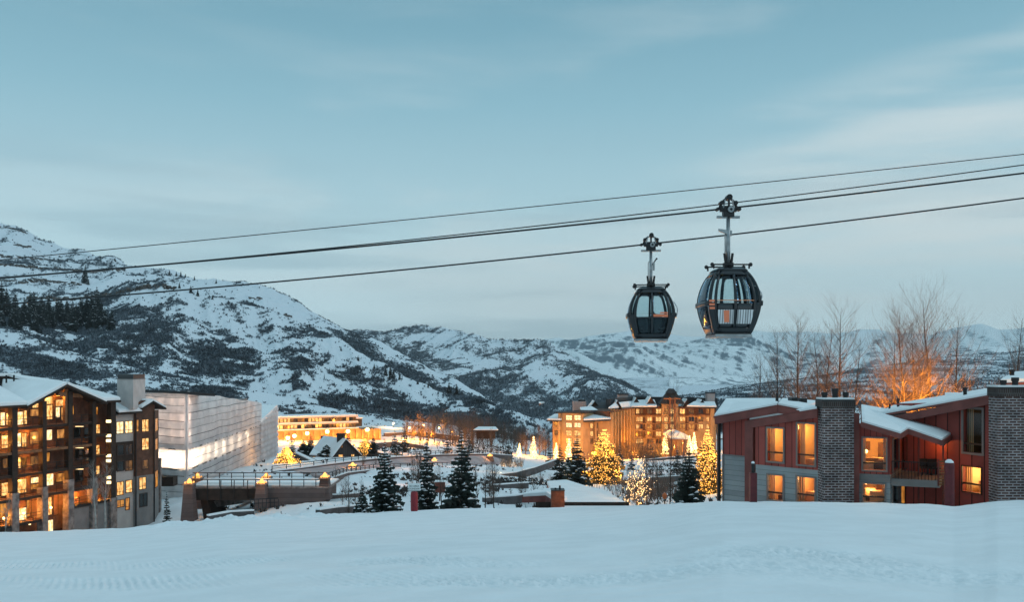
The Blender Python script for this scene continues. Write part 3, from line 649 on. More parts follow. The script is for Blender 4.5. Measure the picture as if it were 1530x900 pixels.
def window(parent, w, x0, y0, x1, y1, pane, frame=FRAME, nx=1, nz=1, n=0.0, fw=0.09, split=None, uz=None, slope=0.0):
    u0, u1, z0, z1 = uz if uz else w.rect(x0, y0, x1, y1)
    mb = MB(); e = 0.06
    w.box(mb, u0 - fw, u0, z0 - fw, z1 + fw, n + 0.003, n + e, frame); w.box(mb, u1, u1 + fw, z0 - fw, z1 + fw, n + 0.003, n + e, frame)
    w.box(mb, u0, u1, z0 - fw, z0, n + 0.003, n + e, frame); w.box(mb, u0, u1, z1, z1 + fw, n + 0.003, n + e, frame)
    for i in range(1, nx): 
        um = u0 + (u1 - u0) * i / nx; w.box(mb, um - fw * .35, um + fw * .35, z0, z1, n + 0.012, n + e - .01, frame)
    zz = [z0 + (z1 - z0) * i / nz for i in range(1, nz)] if split is None else [z0 + (z1 - z0) * split]
    for zm in zz: w.box(mb, u0, u1, zm - fw * .35, zm + fw * .35, n + 0.012, n + e - .012, frame)
    f = mb.build('window', parent)
    pb = MB(); w.box(pb, u0, u1, z0, z1, n - 0.05, n + 0.01, pane); pb.build('pane', f)
    return f

def railing(parent, w, u0, u1, zf, n, mt=BLACK, h=1.05, step=1.2, name='railing'):
    mb = MB()
    w.box(mb, u0, u1, zf + h - .06, zf + h, n - .04, n + .04, mt); w.box(mb, u0, u1, zf + .12, zf + .17, n - .025, n + .025, mt); w.box(mb, u0, u1, zf + h * .55, zf + h * .55 + .04, n - .02, n + .02, mt)
    k = max(1, int((u1 - u0) / step))
    for i in range(k + 1):
        u = u0 + (u1 - u0) * i / k; w.box(mb, u - .03, u + .03, zf, zf + h, n - .03, n + .03, mt)
    return mb.build(name, parent)

def roof(parent, pts, lo=-0.28, snow=0.32, fascia=DARKWOOD, name='roof', shrink=0.25):
    """a sloping roof plane: dark deck and fascia with a snow blanket as its sub-part"""
    mb = MB(); mb.slab(pts, lo, 0.0, fascia); o = mb.build(name, parent)
    c = sum((Vector(p) for p in pts), Vector()) / len(pts)
    ip = []
    for p in pts:
        p = Vector(p); dv = c - p; L = dv.length; ip.append(p + dv * (shrink * 0.5 / L))
    sb = MB(); n = len(ip)
    vs = [p + Vector((0, 0, 0.004)) for p in ip] + [p + Vector((0, 0, snow * .7)) for p in ip] + [p + (c - p) * (0.35 / (c - p).length) + Vector((0, 0, snow)) for p in ip]
    fs = [tuple(range(n - 1, -1, -1)), tuple(range(2 * n, 3 * n))]
    for k in range(2): fs += [(k * n + i, k * n + (i + 1) % n, (k + 1) * n + (i + 1) % n, (k + 1) * n + i) for i in range(n)]
    sb.add(vs, fs, ROOFSNOW); sb.build('snow_cover', o)
    return o

# ------------------------------------------------------------------ cable car: cables, grips, cabins
CABLE = mat('steel_cable', (0.018, 0.022, 0.026), 0.5, 0.4)
def cable(px_pts, d, rad, label):
    """a hanging rope through the given heights at its own distance, carried on well past the picture"""
    pts = [(X(px, d), d, Z(py, d)) for px, py in px_pts]
    xs = np.array([p[0] for p in pts]); zs = np.array([p[2] for p in pts]); co = np.polyfit(xs, zs, 2)
    path = [(x, d, float(np.polyval(co, x))) for x in np.linspace(X(-500, d), X(2100, d), 60)]
    mb = MB(); mb.tube(path, rad, CABLE, 6)
    o = mb.build('cable', None, True); tag(o, label, 'cable'); return co
DF, DR = 30.0, 38.5
cf = cable([(-100, 425), (0, 415), (300, 388), (700, 354), (1088, 312), (1300, 287), (1530, 258)], DF, 0.032, 'thick haul rope carrying the nearer, larger cabin')
crr = cable([(-100, 464), (0, 455), (300, 430), (700, 394), (972, 366), (1250, 331), (1530, 296)], DR, 0.036, 'haul rope carrying the farther, smaller cabin, lowest of the four lines')
cable([(0, 417), (300, 388.5), (600, 361), (860, 330), (1120, 301), (1530, 246)], 33.0, 0.022, 'thin line close above the rope of the nearer cabin')
cable([(0, 389), (150, 374), (500, 339), (900, 298), (1200, 267), (1530, 230)], 42.0, 0.022, 'thin communication line, topmost of the four')

CABFRAME = mat('cabin_frame', (0.012, 0.017, 0.022), 0.28, 0.2, spec=0.6)
CABPANEL = mat('cabin_panel', (0.020, 0.026, 0.032), 0.22, 0.1, spec=0.6)
CABSEAT = mat('cabin_seat', (0.05, 0.055, 0.06), 0.8)
GALV = mat('galvanised_steel', (0.30, 0.33, 0.35), 0.4, 0.7, var=0.3, vscale=4)
RACK = stripe_mat('ribbed_rack', (0.58, 0.60, 0.62), (0.10, 0.105, 0.11), 12.0, 'X', 0.4, 0.28)
ORANGE = mat('orange_reflector', (0.62, 0.19, 0.10), 0.5, emit=(1.0, 0.25, 0.10), es=0.06)  # faint emission stands in for reflected light; the strips hold no lamp
def cab_glass(name, tint, mixf):
    m = bpy.data.materials.new(name); m.use_nodes = True; n, l = m.node_tree.nodes, m.node_tree.links; n.clear()
    o = n.new('ShaderNodeOutputMaterial'); t = n.new('ShaderNodeBsdfTransparent'); t.inputs[0].default_value = (*tint, 1)
    g = n.new('ShaderNodeBsdfGlossy'); g.inputs['Roughness'].default_value = 0.03; g.inputs['Color'].default_value = (0.8, 0.9, 1, 1)
    mx = n.new('ShaderNodeMixShader'); fr = n.new('ShaderNodeFresnel'); fr.inputs['IOR'].default_value = mixf
    l.new(fr.outputs[0], mx.inputs[0]); l.new(t.outputs[0], mx.inputs[1]); l.new(g.outputs[0], mx.inputs[2]); l.new(mx.outputs[0], o.inputs[0]); MATS[name] = m
    return m
CABGLASS = cab_glass('cabin_glass', (0.86, 0.92, 0.93), 1.3)

def gondola(loc, label, scale, tilt, hang, style):
    """cabin local axes: x along the rope, y away from the camera; loc is the grip on the rope"""
    root = thing('gondola', label, 'gondola', loc, 'cable car cabins')
    H, s = 2.25, scale
    z0 = -hang - H
    prof = [(0.0, 0.70), (0.12, 0.77), (0.45, 0.90), (0.95, 1.03), (1.10, 1.04), (1.5, 0.97), (1.9, 0.80), (2.12, 0.66), (2.25, 0.50)]
    pz = np.linspace(0, H, 120); pw = np.interp(pz, [a for a, b in prof], [b for a, b in prof])
    for _ in range(160): pw[1:-1] = .25 * pw[:-2] + .5 * pw[1:-1] + .25 * pw[2:]
    def wd(z): return float(np.interp(z, pz, pw))
    ca, sa = math.cos(tilt), math.sin(tilt)
    def T(x, y, z):
        return Vector((loc[0] + s * (x * ca - y * sa), loc[1] + s * (x * sa + y * ca), loc[2] + (z0 + z) * (s if False else 1)))
    def rr(side, t, z, off=0.0):
        # rounded-square ring; t in -1..1 along each side
        w = wd(z) + off; k = 0.30 * w
        half = w; a = t
        bulge = 0.07 * w * (1 - a * a)
        x = a * half * 0.93; y = -(half * 0.93 + bulge)
        for _ in range(side): x, y = -y, x
        return T(x, y, z)
    def patch(mb, side, t0, t1, za, zb, off, th, mt, nt=4, nz=6):
        vs = []; 
        for o_ in (off, off - th):
            for j in range(nz + 1):
                for i in range(nt + 1):
                    vs.append(rr(side, t0 + (t1 - t0) * i / nt, za + (zb - za) * j / nz, o_))
        N = (nt + 1) * (nz + 1); fs = []
        for j in range(nz):
            for i in range(nt):
                a = j * (nt + 1) + i; fs += [(a, a + 1, a + nt + 2, a + nt + 1), (N + a + nt + 1, N + a + nt + 2, N + a + 1, N + a)]
        ring = [i for i in range(nt + 1)] + [(j) * (nt + 1) + nt for j in range(1, nz + 1)] + [nz * (nt + 1) + i for i in range(nt - 1, -1, -1)] + [j * (nt + 1) for j in range(nz - 1, 0, -1)]
        for q in range(len(ring)):
            a, b = ring[q], ring[(q + 1) % len(ring)]; fs.append((b, a, N + a, N + b))
        mb.add(vs, fs, mt)
    fr = MB()
    for sd in range(4):
        for s_ in (-1, 1):
            patch(fr, sd, min(s_, s_ * .93), max(s_, s_ * .93), 0.06, 2.18, 0.0, 0.07, CABFRAME, 3, 20); patch(fr, sd, min(s_ * .93, s_ * .80), max(s_ * .93, s_ * .80), 0.06, 1.06 if sd in (0, 2) else 0.30, 0.0, 0.07, CABFRAME, 3, 8); patch(fr, sd, min(s_ * .93, s_ * .80), max(s_ * .93, s_ * .80), 2.0, 2.18, 0.0, 0.07, CABFRAME, 3, 3)
        patch(fr, sd, -0.80, 0.80, 2.0, 2.18, 0.0, 0.07, CABFRAME, 6, 4); patch(fr, sd, -0.80, 0.80, 0.06, 0.24, 0.0, 0.07, CABFRAME, 6, 3)
        if sd in (0, 2): patch(fr, sd, -0.05, 0.05, 0.24, 2.0, 0.012, 0.07, CABFRAME, 2, 12)
        if sd in (0, 2): patch(fr, sd, -0.80, -0.72, 0.24, 2.0, 0.006, 0.07, CABFRAME, 1, 12); patch(fr, sd, 0.72, 0.80, 0.24, 2.0, 0.006, 0.07, CABFRAME, 1, 12)
    # bumper belt round the widest line
    for sd in (1, 3): patch(fr, sd, -1.0, 1.0, 0.96, 1.12, 0.045, 0.09, CABFRAME, 6, 3)
    fr.build('frame', root, True)
    for sd in range(4):
        g = MB()
        patch(g, sd, -.93, -.80, 1.06 if sd in (0, 2) else .30, 2.0, -0.02, 0.012, CABGLASS, 2, 8); patch(g, sd, .80, .93, 1.06 if sd in (0, 2) else .30, 2.0, -0.02, 0.012, CABGLASS, 2, 8)
        if sd in (0, 2):
            patch(g, sd, -0.72, -0.05, 1.06, 2.0, -0.02, 0.012, CABGLASS); patch(g, sd, 0.05, 0.72, 1.06, 2.0, -0.02, 0.012, CABGLASS)
        else: patch(g, sd, -0.80, 0.80, 1.06, 2.0, -0.02, 0.012, CABGLASS, 6, 8)
        g.build('window', root, True)
        lw = MB()
        if sd in (0, 2):
            patch(lw, sd, -0.72, -0.05, 0.24, 1.04, -0.015, 0.03, CABPANEL if (style == 'near' or sd == 2) else CABGLASS); patch(lw, sd, 0.05, 0.72, 0.24, 1.04, -0.015, 0.03, CABPANEL if (style == 'near' or sd == 2) else CABGLASS)
        else: patch(lw, sd, -0.80, 0.80, 0.24, 1.04, -0.02, 0.02, CABGLASS, 6, 6)
        lw.build('lower_panel', root, True)
    # roof cap and floor
    cp = MB(); ring = []
    for (z, o_) in ((2.16, 0.03), (2.22, 0.02), (2.27, -0.1), (2.29, -0.35)):
        ring.append([rr(sd, t, z, o_) for sd in range(4) for t in (-1, -.5, 0, .5)])
    m_ = len(ring[0]); vs = [v for r_ in ring for v in r_]
    cp.add(vs, [(a * m_ + i, a * m_ + (i + 1) % m_, (a + 1) * m_ + (i + 1) % m_, (a + 1) * m_ + i) for a in range(3) for i in range(m_)] + [tuple(3 * m_ + i for i in range(m_)), tuple(range(m_ - 1, -1, -1))], CABFRAME)
    cp.build('roof_cap', root, False)
    fl = MB(); r0 = [rr(sd, t, 0.03, 0.0) for sd in range(4) for t in (-1, -.5, 0, .5)]
    fl.slab(r0, -0.03, 0.09, CABPANEL); 
    fl.hexa([T(a, b, c) for c in (-0.07, 0.02) for a, b in ((-.66, -.78), (.66, -.78), (.66, .78), (-.66, .78))], GALV)
    fl.build('floor_pan', root)
    # benches with backrests, facing each other
    for sx in (-1, 1):
        sb = MB(); sb.hexa([T(a, b, c) for c in (0.42, 0.52) for a, b in ((sx * .34, -.62), (sx * .80, -.62), (sx * .80, .62), (sx * .34, .62))], CABSEAT)
        sb.hexa([T(a, b, c) for c in (0.52, 1.02) for a, b in ((sx * .72, -.62), (sx * .82, -.62), (sx * .82, .62), (sx * .72, .62))], CABSEAT)
        sb.hexa([T(a, b, c) for c in (0.12, 0.42) for a, b in ((sx * .55, -.5), (sx * .72, -.5), (sx * .72, .5), (sx * .55, .5))], CABSEAT)
        sb.build('bench', root)
    rl = MB()
    if style == 'near':
        for a, b in ((-.66, -.07), (.07, .66)):
            rk = MB(); patch(rk, 0, a, b, 0.36, 0.82, 0.07, 0.05, RACK, 5, 4); o_ = rk.build('ski_rack', root)
        tg = MB(); patch(tg, 0, -.44, -.24, 0.41, 0.79, 0.085, 0.012, ORANGE, 2, 3); tg.build('reflector', root)
        ob_ = MB(); patch(ob_, 0, -.68, .68, 1.115, 1.14, 0.03, 0.03, mat('orange_line', (0.62, 0.24, 0.12), 0.4), 6, 1); ob_.build('trim_line', root)
        for zz in (0.84, 0.96, 1.08):
            rb = MB(); patch(rb, 0, -.97, -.78, zz, zz + .07, 0.02, 0.02, ORANGE, 1, 1); rb.build('side_reflector', root)
    else:
        rb = MB(); patch(rb, 0, .05, .66, 0.94, 1.06, 0.03, 0.02, ORANGE, 3, 1); patch(rb, 0, .34, .66, 1.09, 1.15, 0.03, 0.02, ORANGE, 2, 1); rb.build('reflector', root)
        hb = MB(); patch(hb, 0, -.74, .40, 0.90, 0.95, 0.05, 0.03, CABFRAME, 4, 1); hb.build('hand_bar', root)
    # pale curved pull strap on the right corner, door beam overhead
    st = MB(); st.tube([rr(1, -.55 + .1 * math.sin(i), 1.0 + 0.62 * i / 8, 0.03 + 0.06 * math.sin(math.pi * i / 8)) for i in range(9)], 0.018 * 1.3, mat('pale_cable', (0.55, 0.58, 0.6), 0.5), 5); st.build('door_cable', root, True)
    rb = MB(); zt = 2.36
    rb.tube([T(-.70, -.45, zt), T(.70, -.45, zt)], .028, STEEL, 6); rb.tube([T(-.70, .45, zt), T(.70, .45, zt)], .028, STEEL, 6)
    for sx in (-.70, .70):
        for yy in (-.45, .45): rb.ball(T(sx, yy, zt), .07, STEEL, 8); rb.tube([T(sx * .92, yy, zt - .14), T(sx * .92, yy, zt)], .03, STEEL, 6)
    rb.tube([T(0, -.45, zt), T(0, .45, zt)], .045, STEEL, 6); rb.build('roof_rail', root)
    # hanger
    hg = MB(); zh = hang + H  # grip height in cabin coordinates
    hg.tube([T(0, 0, 2.28), T(0, 0, zh - .28)], [.075, .062], GALV, 10)
    hg.tube([T(-.11, 0.02, 2.4), T(-.11, 0.02, 2.4 + 0.5 * hang)], .02, GALV, 6); hg.tube([T(-.11, 0.02, 2.4 + .5 * hang), T(0, 0, 2.5 + .5 * hang)], .02, GALV, 6)
    hg.build('hanger', root, True)
    dm = MB(); dm.hexa([T(a, b, c) for c in (2.30, 2.46) for a, b in ((-.17, -.12), (.17, -.12), (.17, .12), (-.17, .12))], STEEL)
    for sx in (-1, 1): dm.tube([T(sx * .10, -.05, 2.42), T(sx * .15, -.05, 2.78)], .045, BLACK, 8)
    dm.build('damper', root)
    bx = MB(); zb = 2.4 + 0.50 * hang
    if style == 'near':
        bx.hexa([T(-.34, -.06, zb + .10), T(.12, -.06, zb - .06), T(.12, .06, zb - .06), T(-.34, .06, zb + .10), T(-.36, -.06, zb + .18), T(.13, -.06, zb + .12), T(.13, .06, zb + .12), T(-.36, .06, zb + .18)], GALV)
        bx.tube([T(-.12, 0, zb), T(-.10, 0, zb - .6)], .022, GALV, 6)
    else:
        bx.tube([T(.06, 0, zb - .1), T(.22, 0, zb + .14)], .03, STEEL, 6); bx.hexa([T(a, -.05 + b, c) for c in (zb - .35, zb + .02) for a, b in ((.08, 0), (.16, 0), (.16, .1), (.08, .1))], GALV); bx.ball(T(.24, 0, zb + .16), .045, STEEL)
    bx.build('door_actuator', root)
    # detachable grip: jaw, rollers and spring arms over the rope
    gp = MB(); zg = zh
    gp.hexa([T(a, b, c) for c in (zg - .30, zg - .12) for a, b in ((-.20, -.12), (.20, -.12), (.20, .12), (-.20, .12))], STEEL)
    gp.hexa([T(a, b, c) for c in (zg - .12, zg + .08) for a, b in ((-.30, -.07), (.30, -.07), (.30, .07), (-.30, .07))], STEEL)
    gp.hexa([T(a, b, c) for c in (zg - .34, zg - .26) for a, b in ((-.42, -.05), (.42, -.05), (.42, .05), (-.42, .05))], GALV)
    for sx in (-1, 1):
        gp.tube([T(sx * .34, 0, zg - .05), T(sx * .24, 0, zg + .20), T(sx * .10, 0, zg + .32)], [.05, .045, .04], STEEL, 6)
        gp.tube([T(sx * .20, -.08, zg), T(sx * .13, -.08, zg + .3)], .025, GALV, 6)
        gp.tube([T(sx * .26, -.12, zg + .17), T(sx * .26, .12, zg + .17)], .075, BLACK, 10); gp.tube([T(sx * .40, -.1, zg - .04), T(sx * .40, .1, zg - .04)], .06, STEEL, 8)
    gp.tube([T(0, -.1, zg + .05), T(0, -.1, zg + .34)], .04, STEEL, 6)
    gp.build('grip', root)
    wh = MB(); wh.tube([T(0.02, -.16, zg + .36), T(0.02, .16, zg + .36)], .10, BLACK, 12); wh.build('roller', root)
    hb = MB(); hb.tube([T(0.06, -.20, zg - .06), T(0.06, -.08, zg - .06)], .105, GALV, 14); hb.tube([T(0.06, -.215, zg - .06), T(0.06, -.2, zg - .06)], .045, BLACK, 10); hb.build('grip_wheel', root)
    return root
xf = X(1088, DF); zf = float(np.polyval(cf, xf)); xr_ = X(972.5, DR); zr = float(np.polyval(crr, xr_))
gondola((xf, DF, zf), 'larger nearer dark cabin with grey ribbed ski racks on its front', 0.92, 0.02, 2.06, 'near')
gondola((xr_, DR, zr), 'smaller farther dark cabin with an orange strip inside, on the lower rope', 1.02, -0.10, 1.93, 'far')
def woff(w, n):
    q = Wall.__new__(Wall); q.A = w.A + w.n * n; q.L = w.L; q.u = w.u; q.n = w.n; return q

# ------------------------------------------------------------------ red lodge on the right
LB = Z(800, 52)
lodge = thing('ski_lodge', 'red sided lodge with two brown brick chimneys and snowy sloping roofs at the slope edge', 'lodge', P(1270, 790, 54))
ROOMW = mat('room_wall', (0.55, 0.37, 0.19), 0.9, var=0.15, vscale=1.0)
ROOMF = mat('room_floor', (0.28, 0.14, 0.06), 0.8)
FURN = mat('furniture', (0.13, 0.065, 0.03), 0.8, var=0.4, vscale=3)
FURN2 = mat('pale_furniture', (0.60, 0.42, 0.25), 0.8)
LODGEGLASS = cab_glass('lodge_glass', (0.97, 0.96, 0.94), 1.25)
rnd = random.Random(5)
def room(w, u0, u1, z0, z1, power, depth=3.4, n=-0.26, parent=lodge, wallm=ROOMW, col=(1.0, 0.50, 0.14), ext=0.5):
    mb = MB(); zf, zc = z0 - 0.35, z1 + 0.12; a, b = u0 - 0.5, u1 + ext
    t = 0.05
    w.box(mb, a, b, zf, zc, n - depth - t, n - depth, wallm)
    w.box(mb, a - t, a, zf, zc, n - depth, n, wallm); w.box(mb, b, b + t, zf, zc, n - depth, n, wallm)
    w.box(mb, a, b, zf - t, zf, n - depth, n, ROOMF); w.box(mb, a, b, zc, zc + t, n - depth, n, wallm)
    o = mb.build('room', parent)
    fb = MB()
    for k in range(4):  # sofa, table, shelf, picture on the far wall
        x = a + 0.25 + rnd.random() * (b - a - 1.0); h = 0.45 + rnd.random() * 0.5; nn = n - 0.6 - rnd.random() * 1.6
        w.box(fb, x, x + 0.5 + rnd.random() * 0.6, zf, zf + h, nn - 0.6, nn, FURN if k % 2 else FURN2)
    w.box(fb, a + 0.3, a + 0.9, zf + 1.2, zf + 1.75, n - depth, n - depth + 0.04, FURN)
    w.box(fb, b - 0.5, b - 0.05, zf, zf + 1.7, n - depth + .1, n - depth + 0.5, FURN)
    fb.build('furniture', parent)
    cb = MB()
    for s_, e_ in ((u0 - .25, u0 + .12 * (u1 - u0)), (u1 - .10 * (u1 - u0), u1 + .25)):
        k = 6
        for i in range(k): p0 = s_ + (e_ - s_) * i / k; w.box(cb, p0, p0 + (e_ - s_) / k * .96, zf + .05, zc - .05, n - .30 - .06 * (i % 2), n - .27 - .06 * (i % 2), FURN2)
    cb.build('curtain', parent)
    bl = MB(); q = w.p(a + 0.35 * (b - a), zf + 1.25, n - 1.8); bl.ball(q, 0.13, LAMPW); bl.tube([q + Vector((0, 0, -1.25)), q], 0.02, FURN, 5); bl.build('table_lamp', parent)
    lamp(w.p((a + b) / 2, zc - 0.45, n - 1.3), power * 1.3, col, 0.3)
def opening(w, u0, u1, z0, z1, n, split=0.28, frame=FRAME, fw=0.10, topz=None):
    """frame, transom and glass set in a real hole"""
    mb = MB(); e = 0.07; zt0 = z1 if topz is None else topz[0]; zt1 = z1 if topz is None else topz[1]
    w.box(mb, u0 - fw, u0, z0 - fw, zt0 + fw, n + .003, n + e, frame); w.box(mb, u1, u1 + fw, z0 - fw, zt1 + fw, n + .003, n + e, frame)
    w.box(mb, u0, u1, z0 - fw, z0, n + .003, n + e, frame)
    w.poly(mb, [(u0, zt0), (u1, zt1), (u1, zt1 + fw), (u0, zt0 + fw)], n + .003, n + e, frame)
    if split: zm = z0 + (z1 - z0) * split; w.box(mb, u0, u1, zm - .05, zm + .05, n - .12, n - 0.02, DFRAME)
    f = mb.build('window', lodge)
    gb = MB(); w.poly(gb, [(u0, z0), (u1, z0), (u1, zt1), (u0, zt0)], n - .10, n - .09, LODGEGLASS); gb.build('pane', f)

W1 = Wall(1078, 59.0, 1218, 54.0); W1f = woff(W1, 0.7)
mb = MB(); ua, ub = W1.uo(1080), W1.uo(1133); zsp = W1.z(1104, 682)
wall_holes(W1, mb, ua, ub, LB, [(ua, zsp), (ub, zsp)], [], GREYSIDE); mb.build('lower_wall', lodge)
mb = MB(); wall_holes(W1, mb, ua, ub, zsp + .002, [(ua, W1.z(1080, 622)), (ub, W1.z(1133, 612.5))], [], REDSIDE, 0.03); W1.poly(mb, [(ub, W1.z(1133, 628)), (W1.uo(1200), W1.z(1200, 616)), (W1.uo(1160), W1.z(1160, 607)), (ub, W1.z(1133, 612.5))], -.22, .03, REDSIDE); mb.build('upper_wall', lodge)
mb = MB(); W1.box(mb, ua, W1.uo(1128), zsp - .04, zsp + .05, 0.031, 0.08, GREYSTUC); W1.box(mb, ua - .02, ua + .1, LB, zsp, 0.003, .05, GREYSTUC); mb.build('trim', lodge)
w = W1f
ua, ub = w.uo(1129), w.uo(1222); zsp = (w.z(1130, 695) + w.z(1216, 702)) / 2
A_ = w.rect(1147.5, 641, 1171, 690); B_ = w.rect(1192.5, 634, 1218, 695); C_ = w.rect(1147.5, 711, 1170, 748); D_ = w.rect(1191.5, 714, 1217.5, 751)
mb = MB(); wall_holes(w, mb, ua, ub, LB, [(ua, zsp), (ub, zsp)], [C_, D_], GREYSIDE); mb.build('lower_wall', lodge)
mb = MB(); wall_holes(w, mb, ua, ub, zsp + .002, [(ua, w.z(1129, 627)), (ub, w.z(1222, 611))], [A_, B_], REDSIDE, 0.03); mb.build('upper_wall', lodge)
mb = MB(); W1.box(mb, W1.uo(1128) - .3, W1.uo(1128) + .3, LB, W1.z(1128, 629), 0.05, 0.72, REDTRIM); mb.build('corner_board', lodge)
for r_, sp_, nn in ((A_, .27, .03), (B_, .24, .03), (C_, .3, 0), (D_, .3, 0)): opening(w, *r_, nn, sp_)
room(w, *A_, 150); room(w, *B_, 150); room(w, *C_, 95, col=(1.0, 0.46, 0.16)); room(w, *D_, 100, col=(1.0, 0.46, 0.16))
def rake(p0, p1, hgt, dep, mt=REDTRIM, name='fascia', parent=lodge):
    """a sloping board between two (px,py,d) points, its top on the line"""
    a, b = P(*p0), P(*p1); t = (b - a).normalized(); nrm = Vector((t.y, -t.x, 0)).normalized()
    if nrm.y > 0: nrm = -nrm
    m_ = MB(); c = [a + Vector((0, 0, -hgt)), b + Vector((0, 0, -hgt)), b, a]; m_.add(c + [v - nrm * dep for v in c], [(0, 1, 2, 3), (7, 6, 5, 4), (0, 4, 5, 1), (1, 5, 6, 2), (2, 6, 7, 3), (3, 7, 4, 0)], mt)
    return m_.build(name, parent)
rake((1068, 625, 58.6), (1161.5, 607.5, 54.9), .42, .12); rake((1161.8, 607.5, 54.9), (1200, 615, 53.6), .42, .12)
rake((1119, 629.5, 56.6), (1221, 612.5, 52.6), .46, .12)
roof(lodge, [P(1066, 623, 58.8), P(1162, 605.5, 55.0), P(1168, 598, 66), P(1084, 598, 68)], -.12, .17, REDTRIM)
roof(lodge, [P(1162, 605.5, 55.0), P(1201, 613, 53.8), P(1224, 602, 66), P(1168, 598, 66)], -.12, .17, REDTRIM)
roof(lodge, [P(1117, 628.5, 56.8), P(1222, 611, 52.7), P(1222, 607, 56), P(1136, 620, 60)], -.12, .16, REDTRIM)
mb = MB(); mb.tube([P(1074, 790, 58.9), P(1074, 624, 58.9)], .13, BLACK, 6); mb.build('corner_post', lodge)
mb = MB(); mb.tube([P(1161, 604, 58), P(1161, 588, 58)], .10, BLACK, 6); mb.build('vent_pipe', lodge)
mb = MB()
for px_, py_ in ((1180, 600), (1194, 601)): mb.box(X(px_, 60), X(px_ + 9, 60), 59.6, 60.4, Z(py_ + 3, 60), Z(py_, 60) + .25, STEEL)
mb.build('roof_vent', lodge)
def chimney(px0, px1, top, d, flues, cap=13, dep=1.15):
    mb = MB(); x0, x1 = X(px0, d), X(px1, d)
    mb.box(x0, x1, d, d + dep, LB, Z(top + cap, d), BRICK); mb.box(x1 + .003, x1 + .42, d + .25, d + dep + .5, LB, Z(top + cap + 8, d), REDTRIM)
    o = mb.build('chimney', lodge)
    cb = MB(); cb.box(x0 - .06, x1 + .06, d - .10, d + dep + .05, Z(top + cap, d) + .003, Z(top + 2, d), DBRICK); cb.box(x0 - .1, x1 + .1, d - .14, d + dep + .09, Z(top + 2, d) + .002, Z(top, d), STEEL); cb.build('cap', o)
    sb = MB(); sb.box(x0 - .02, x1 + .02, d - .05, d + dep, Z(top, d) + .003, Z(top, d) + .10, ROOFSNOW); sb.build('snow_cover', o)
    for px, t, r in flues: fb = MB(); fb.lathe((X(px, d), d + dep * .5, Z(top, d) + .05), [(r, 0), (r, Z(t, d) - Z(top, d) - .2), (r * 1.25, Z(t, d) - Z(top, d) - .2), (r * 1.25, Z(t, d) - Z(top, d))], BLACK, 10); fb.build('flue', o)
chimney(1230, 1276, 597.5, 52.2, [(1237, 588, .15), (1253, 582.5, .17), (1269, 588, .15)])
chimney(1491, 1575, 579, 48.6, [(1506, 570, .14), (1524, 566, .16), (1550, 566, .15)], 14, .95)
# middle: trapezoid window bay, balcony and its sloping snow roof
W2 = Wall(1286, 52.7, 1330, 52.1); w = W2
ua, ub = w.uo(1284), w.uo(1329.5); zsp = w.z(1305, 709); u0, u1 = w.uo(1289.5), w.uo(1323.5); zb, zt0, zt1 = w.z(1306, 703), w.z(1290, 646), w.z(1323, 656)
mb = MB(); wall_holes(w, mb, ua, ub, zsp, [(ua, w.z(1286, 633)), (ub, w.z(1329, 646))], [(u0, u1, zb, zt1)], REDSIDE); 
mb.build('upper_wall', lodge)
opening(w, u0, u1, zb, zt1, 0.0, .22, FRAME, .09); room(w, u0, u1, zb, zt1, 190, ext=0.1)
LW = w.rect(1289.5, 724, 1321.5, 751)
mb = MB(); wall_holes(w, mb, ua, ub, LB, [(ua, zsp - .42), (ub, zsp - .42)], [LW], GREYSIDE); mb.build('lower_wall', lodge)
mb = MB(); w.box(mb, ua, ub, zsp - .418, zsp - .002, -.2, .05, GREYSTUC); mb.build('floor_band', lodge)
opening(w, *LW, 0.0, .3); room(w, *LW, 110, col=(1.0, 0.46, 0.15), ext=0.1)
W3 = Wall(1330, 52.1, 1347, 55.4); w = W3
H3 = w.rect(1333.5, 656, 1342.5, 702); G3 = w.rect(1333, 722, 1342, 752); ua, ub = w.uo(1330.2), w.uo(1347)
mb = MB(); wall_holes(w, mb, ua, ub, zsp, [(ua, w.z(1330, 645)), (ub, w.z(1347, 640))], [H3], REDSIDE); mb.build('side_wall', lodge)
mb = MB(); wall_holes(w, mb, ua, ub, LB, [(ua, zsp - .01), (ub, zsp - .01)], [G3], GREYSIDE); mb.build('side_wall', lodge)
opening(w, *H3, 0.0, .25); opening(w, *G3, 0.0, 0)
W4 = Wall(1346, 56.6, 1436, 54.4); w = W4
mb = MB(); ua, ub = w.uo(1343), w.uo(1436); D1 = w.rect(1348, 655, 1355, 700); D2 = w.rect(1362, 657, 1369, 696)
wall_holes(w, mb, ua, ub, LB, [(ua, w.z(1346, 640)), (ub, w.z(1436, 640))], [D1, D2], mat('balcony_siding', (0.20, 0.055, 0.035), 0.8, var=0.3, vscale=2)); mb.build('balcony_wall', lodge)
opening(w, *D1, 0.0, .25, DFRAME, .05); opening(w, *D2, 0.0, 0, DFRAME, .05); room(w, D1[0], D2[1], D1[2], D1[3], 130, 3.0)
for r_ in ((1347, 722, 1352, 752), (1360, 728, 1369, 752)): window(lodge, w, *r_, LITOR, DFRAME, 1, 1, 0.01, .05)
mb = MB(); zt = Z(705.5, 55.5)
fp = [P(1331, 710, 52.2), P(1404, 714, 51.2), P(1412, 708, 54.6), P(1347, 704, 56.3)]
for q in fp: q.z = zt
mb.slab(fp, -.42, 0, GREYSTUC); mb.build('balcony_floor', lodge)
lamp(P(1390, 662, 53.6), 42, (1.0, 0.42, 0.10), .12)
a, b = fp[0].copy(), fp[1].copy(); mb = MB()
for k in range(15):
    q = a.lerp(b, k / 14 * .96 + .02); mb.tube([q, q + Vector((0, 0, 1.0))], .018, BLACK, 5)
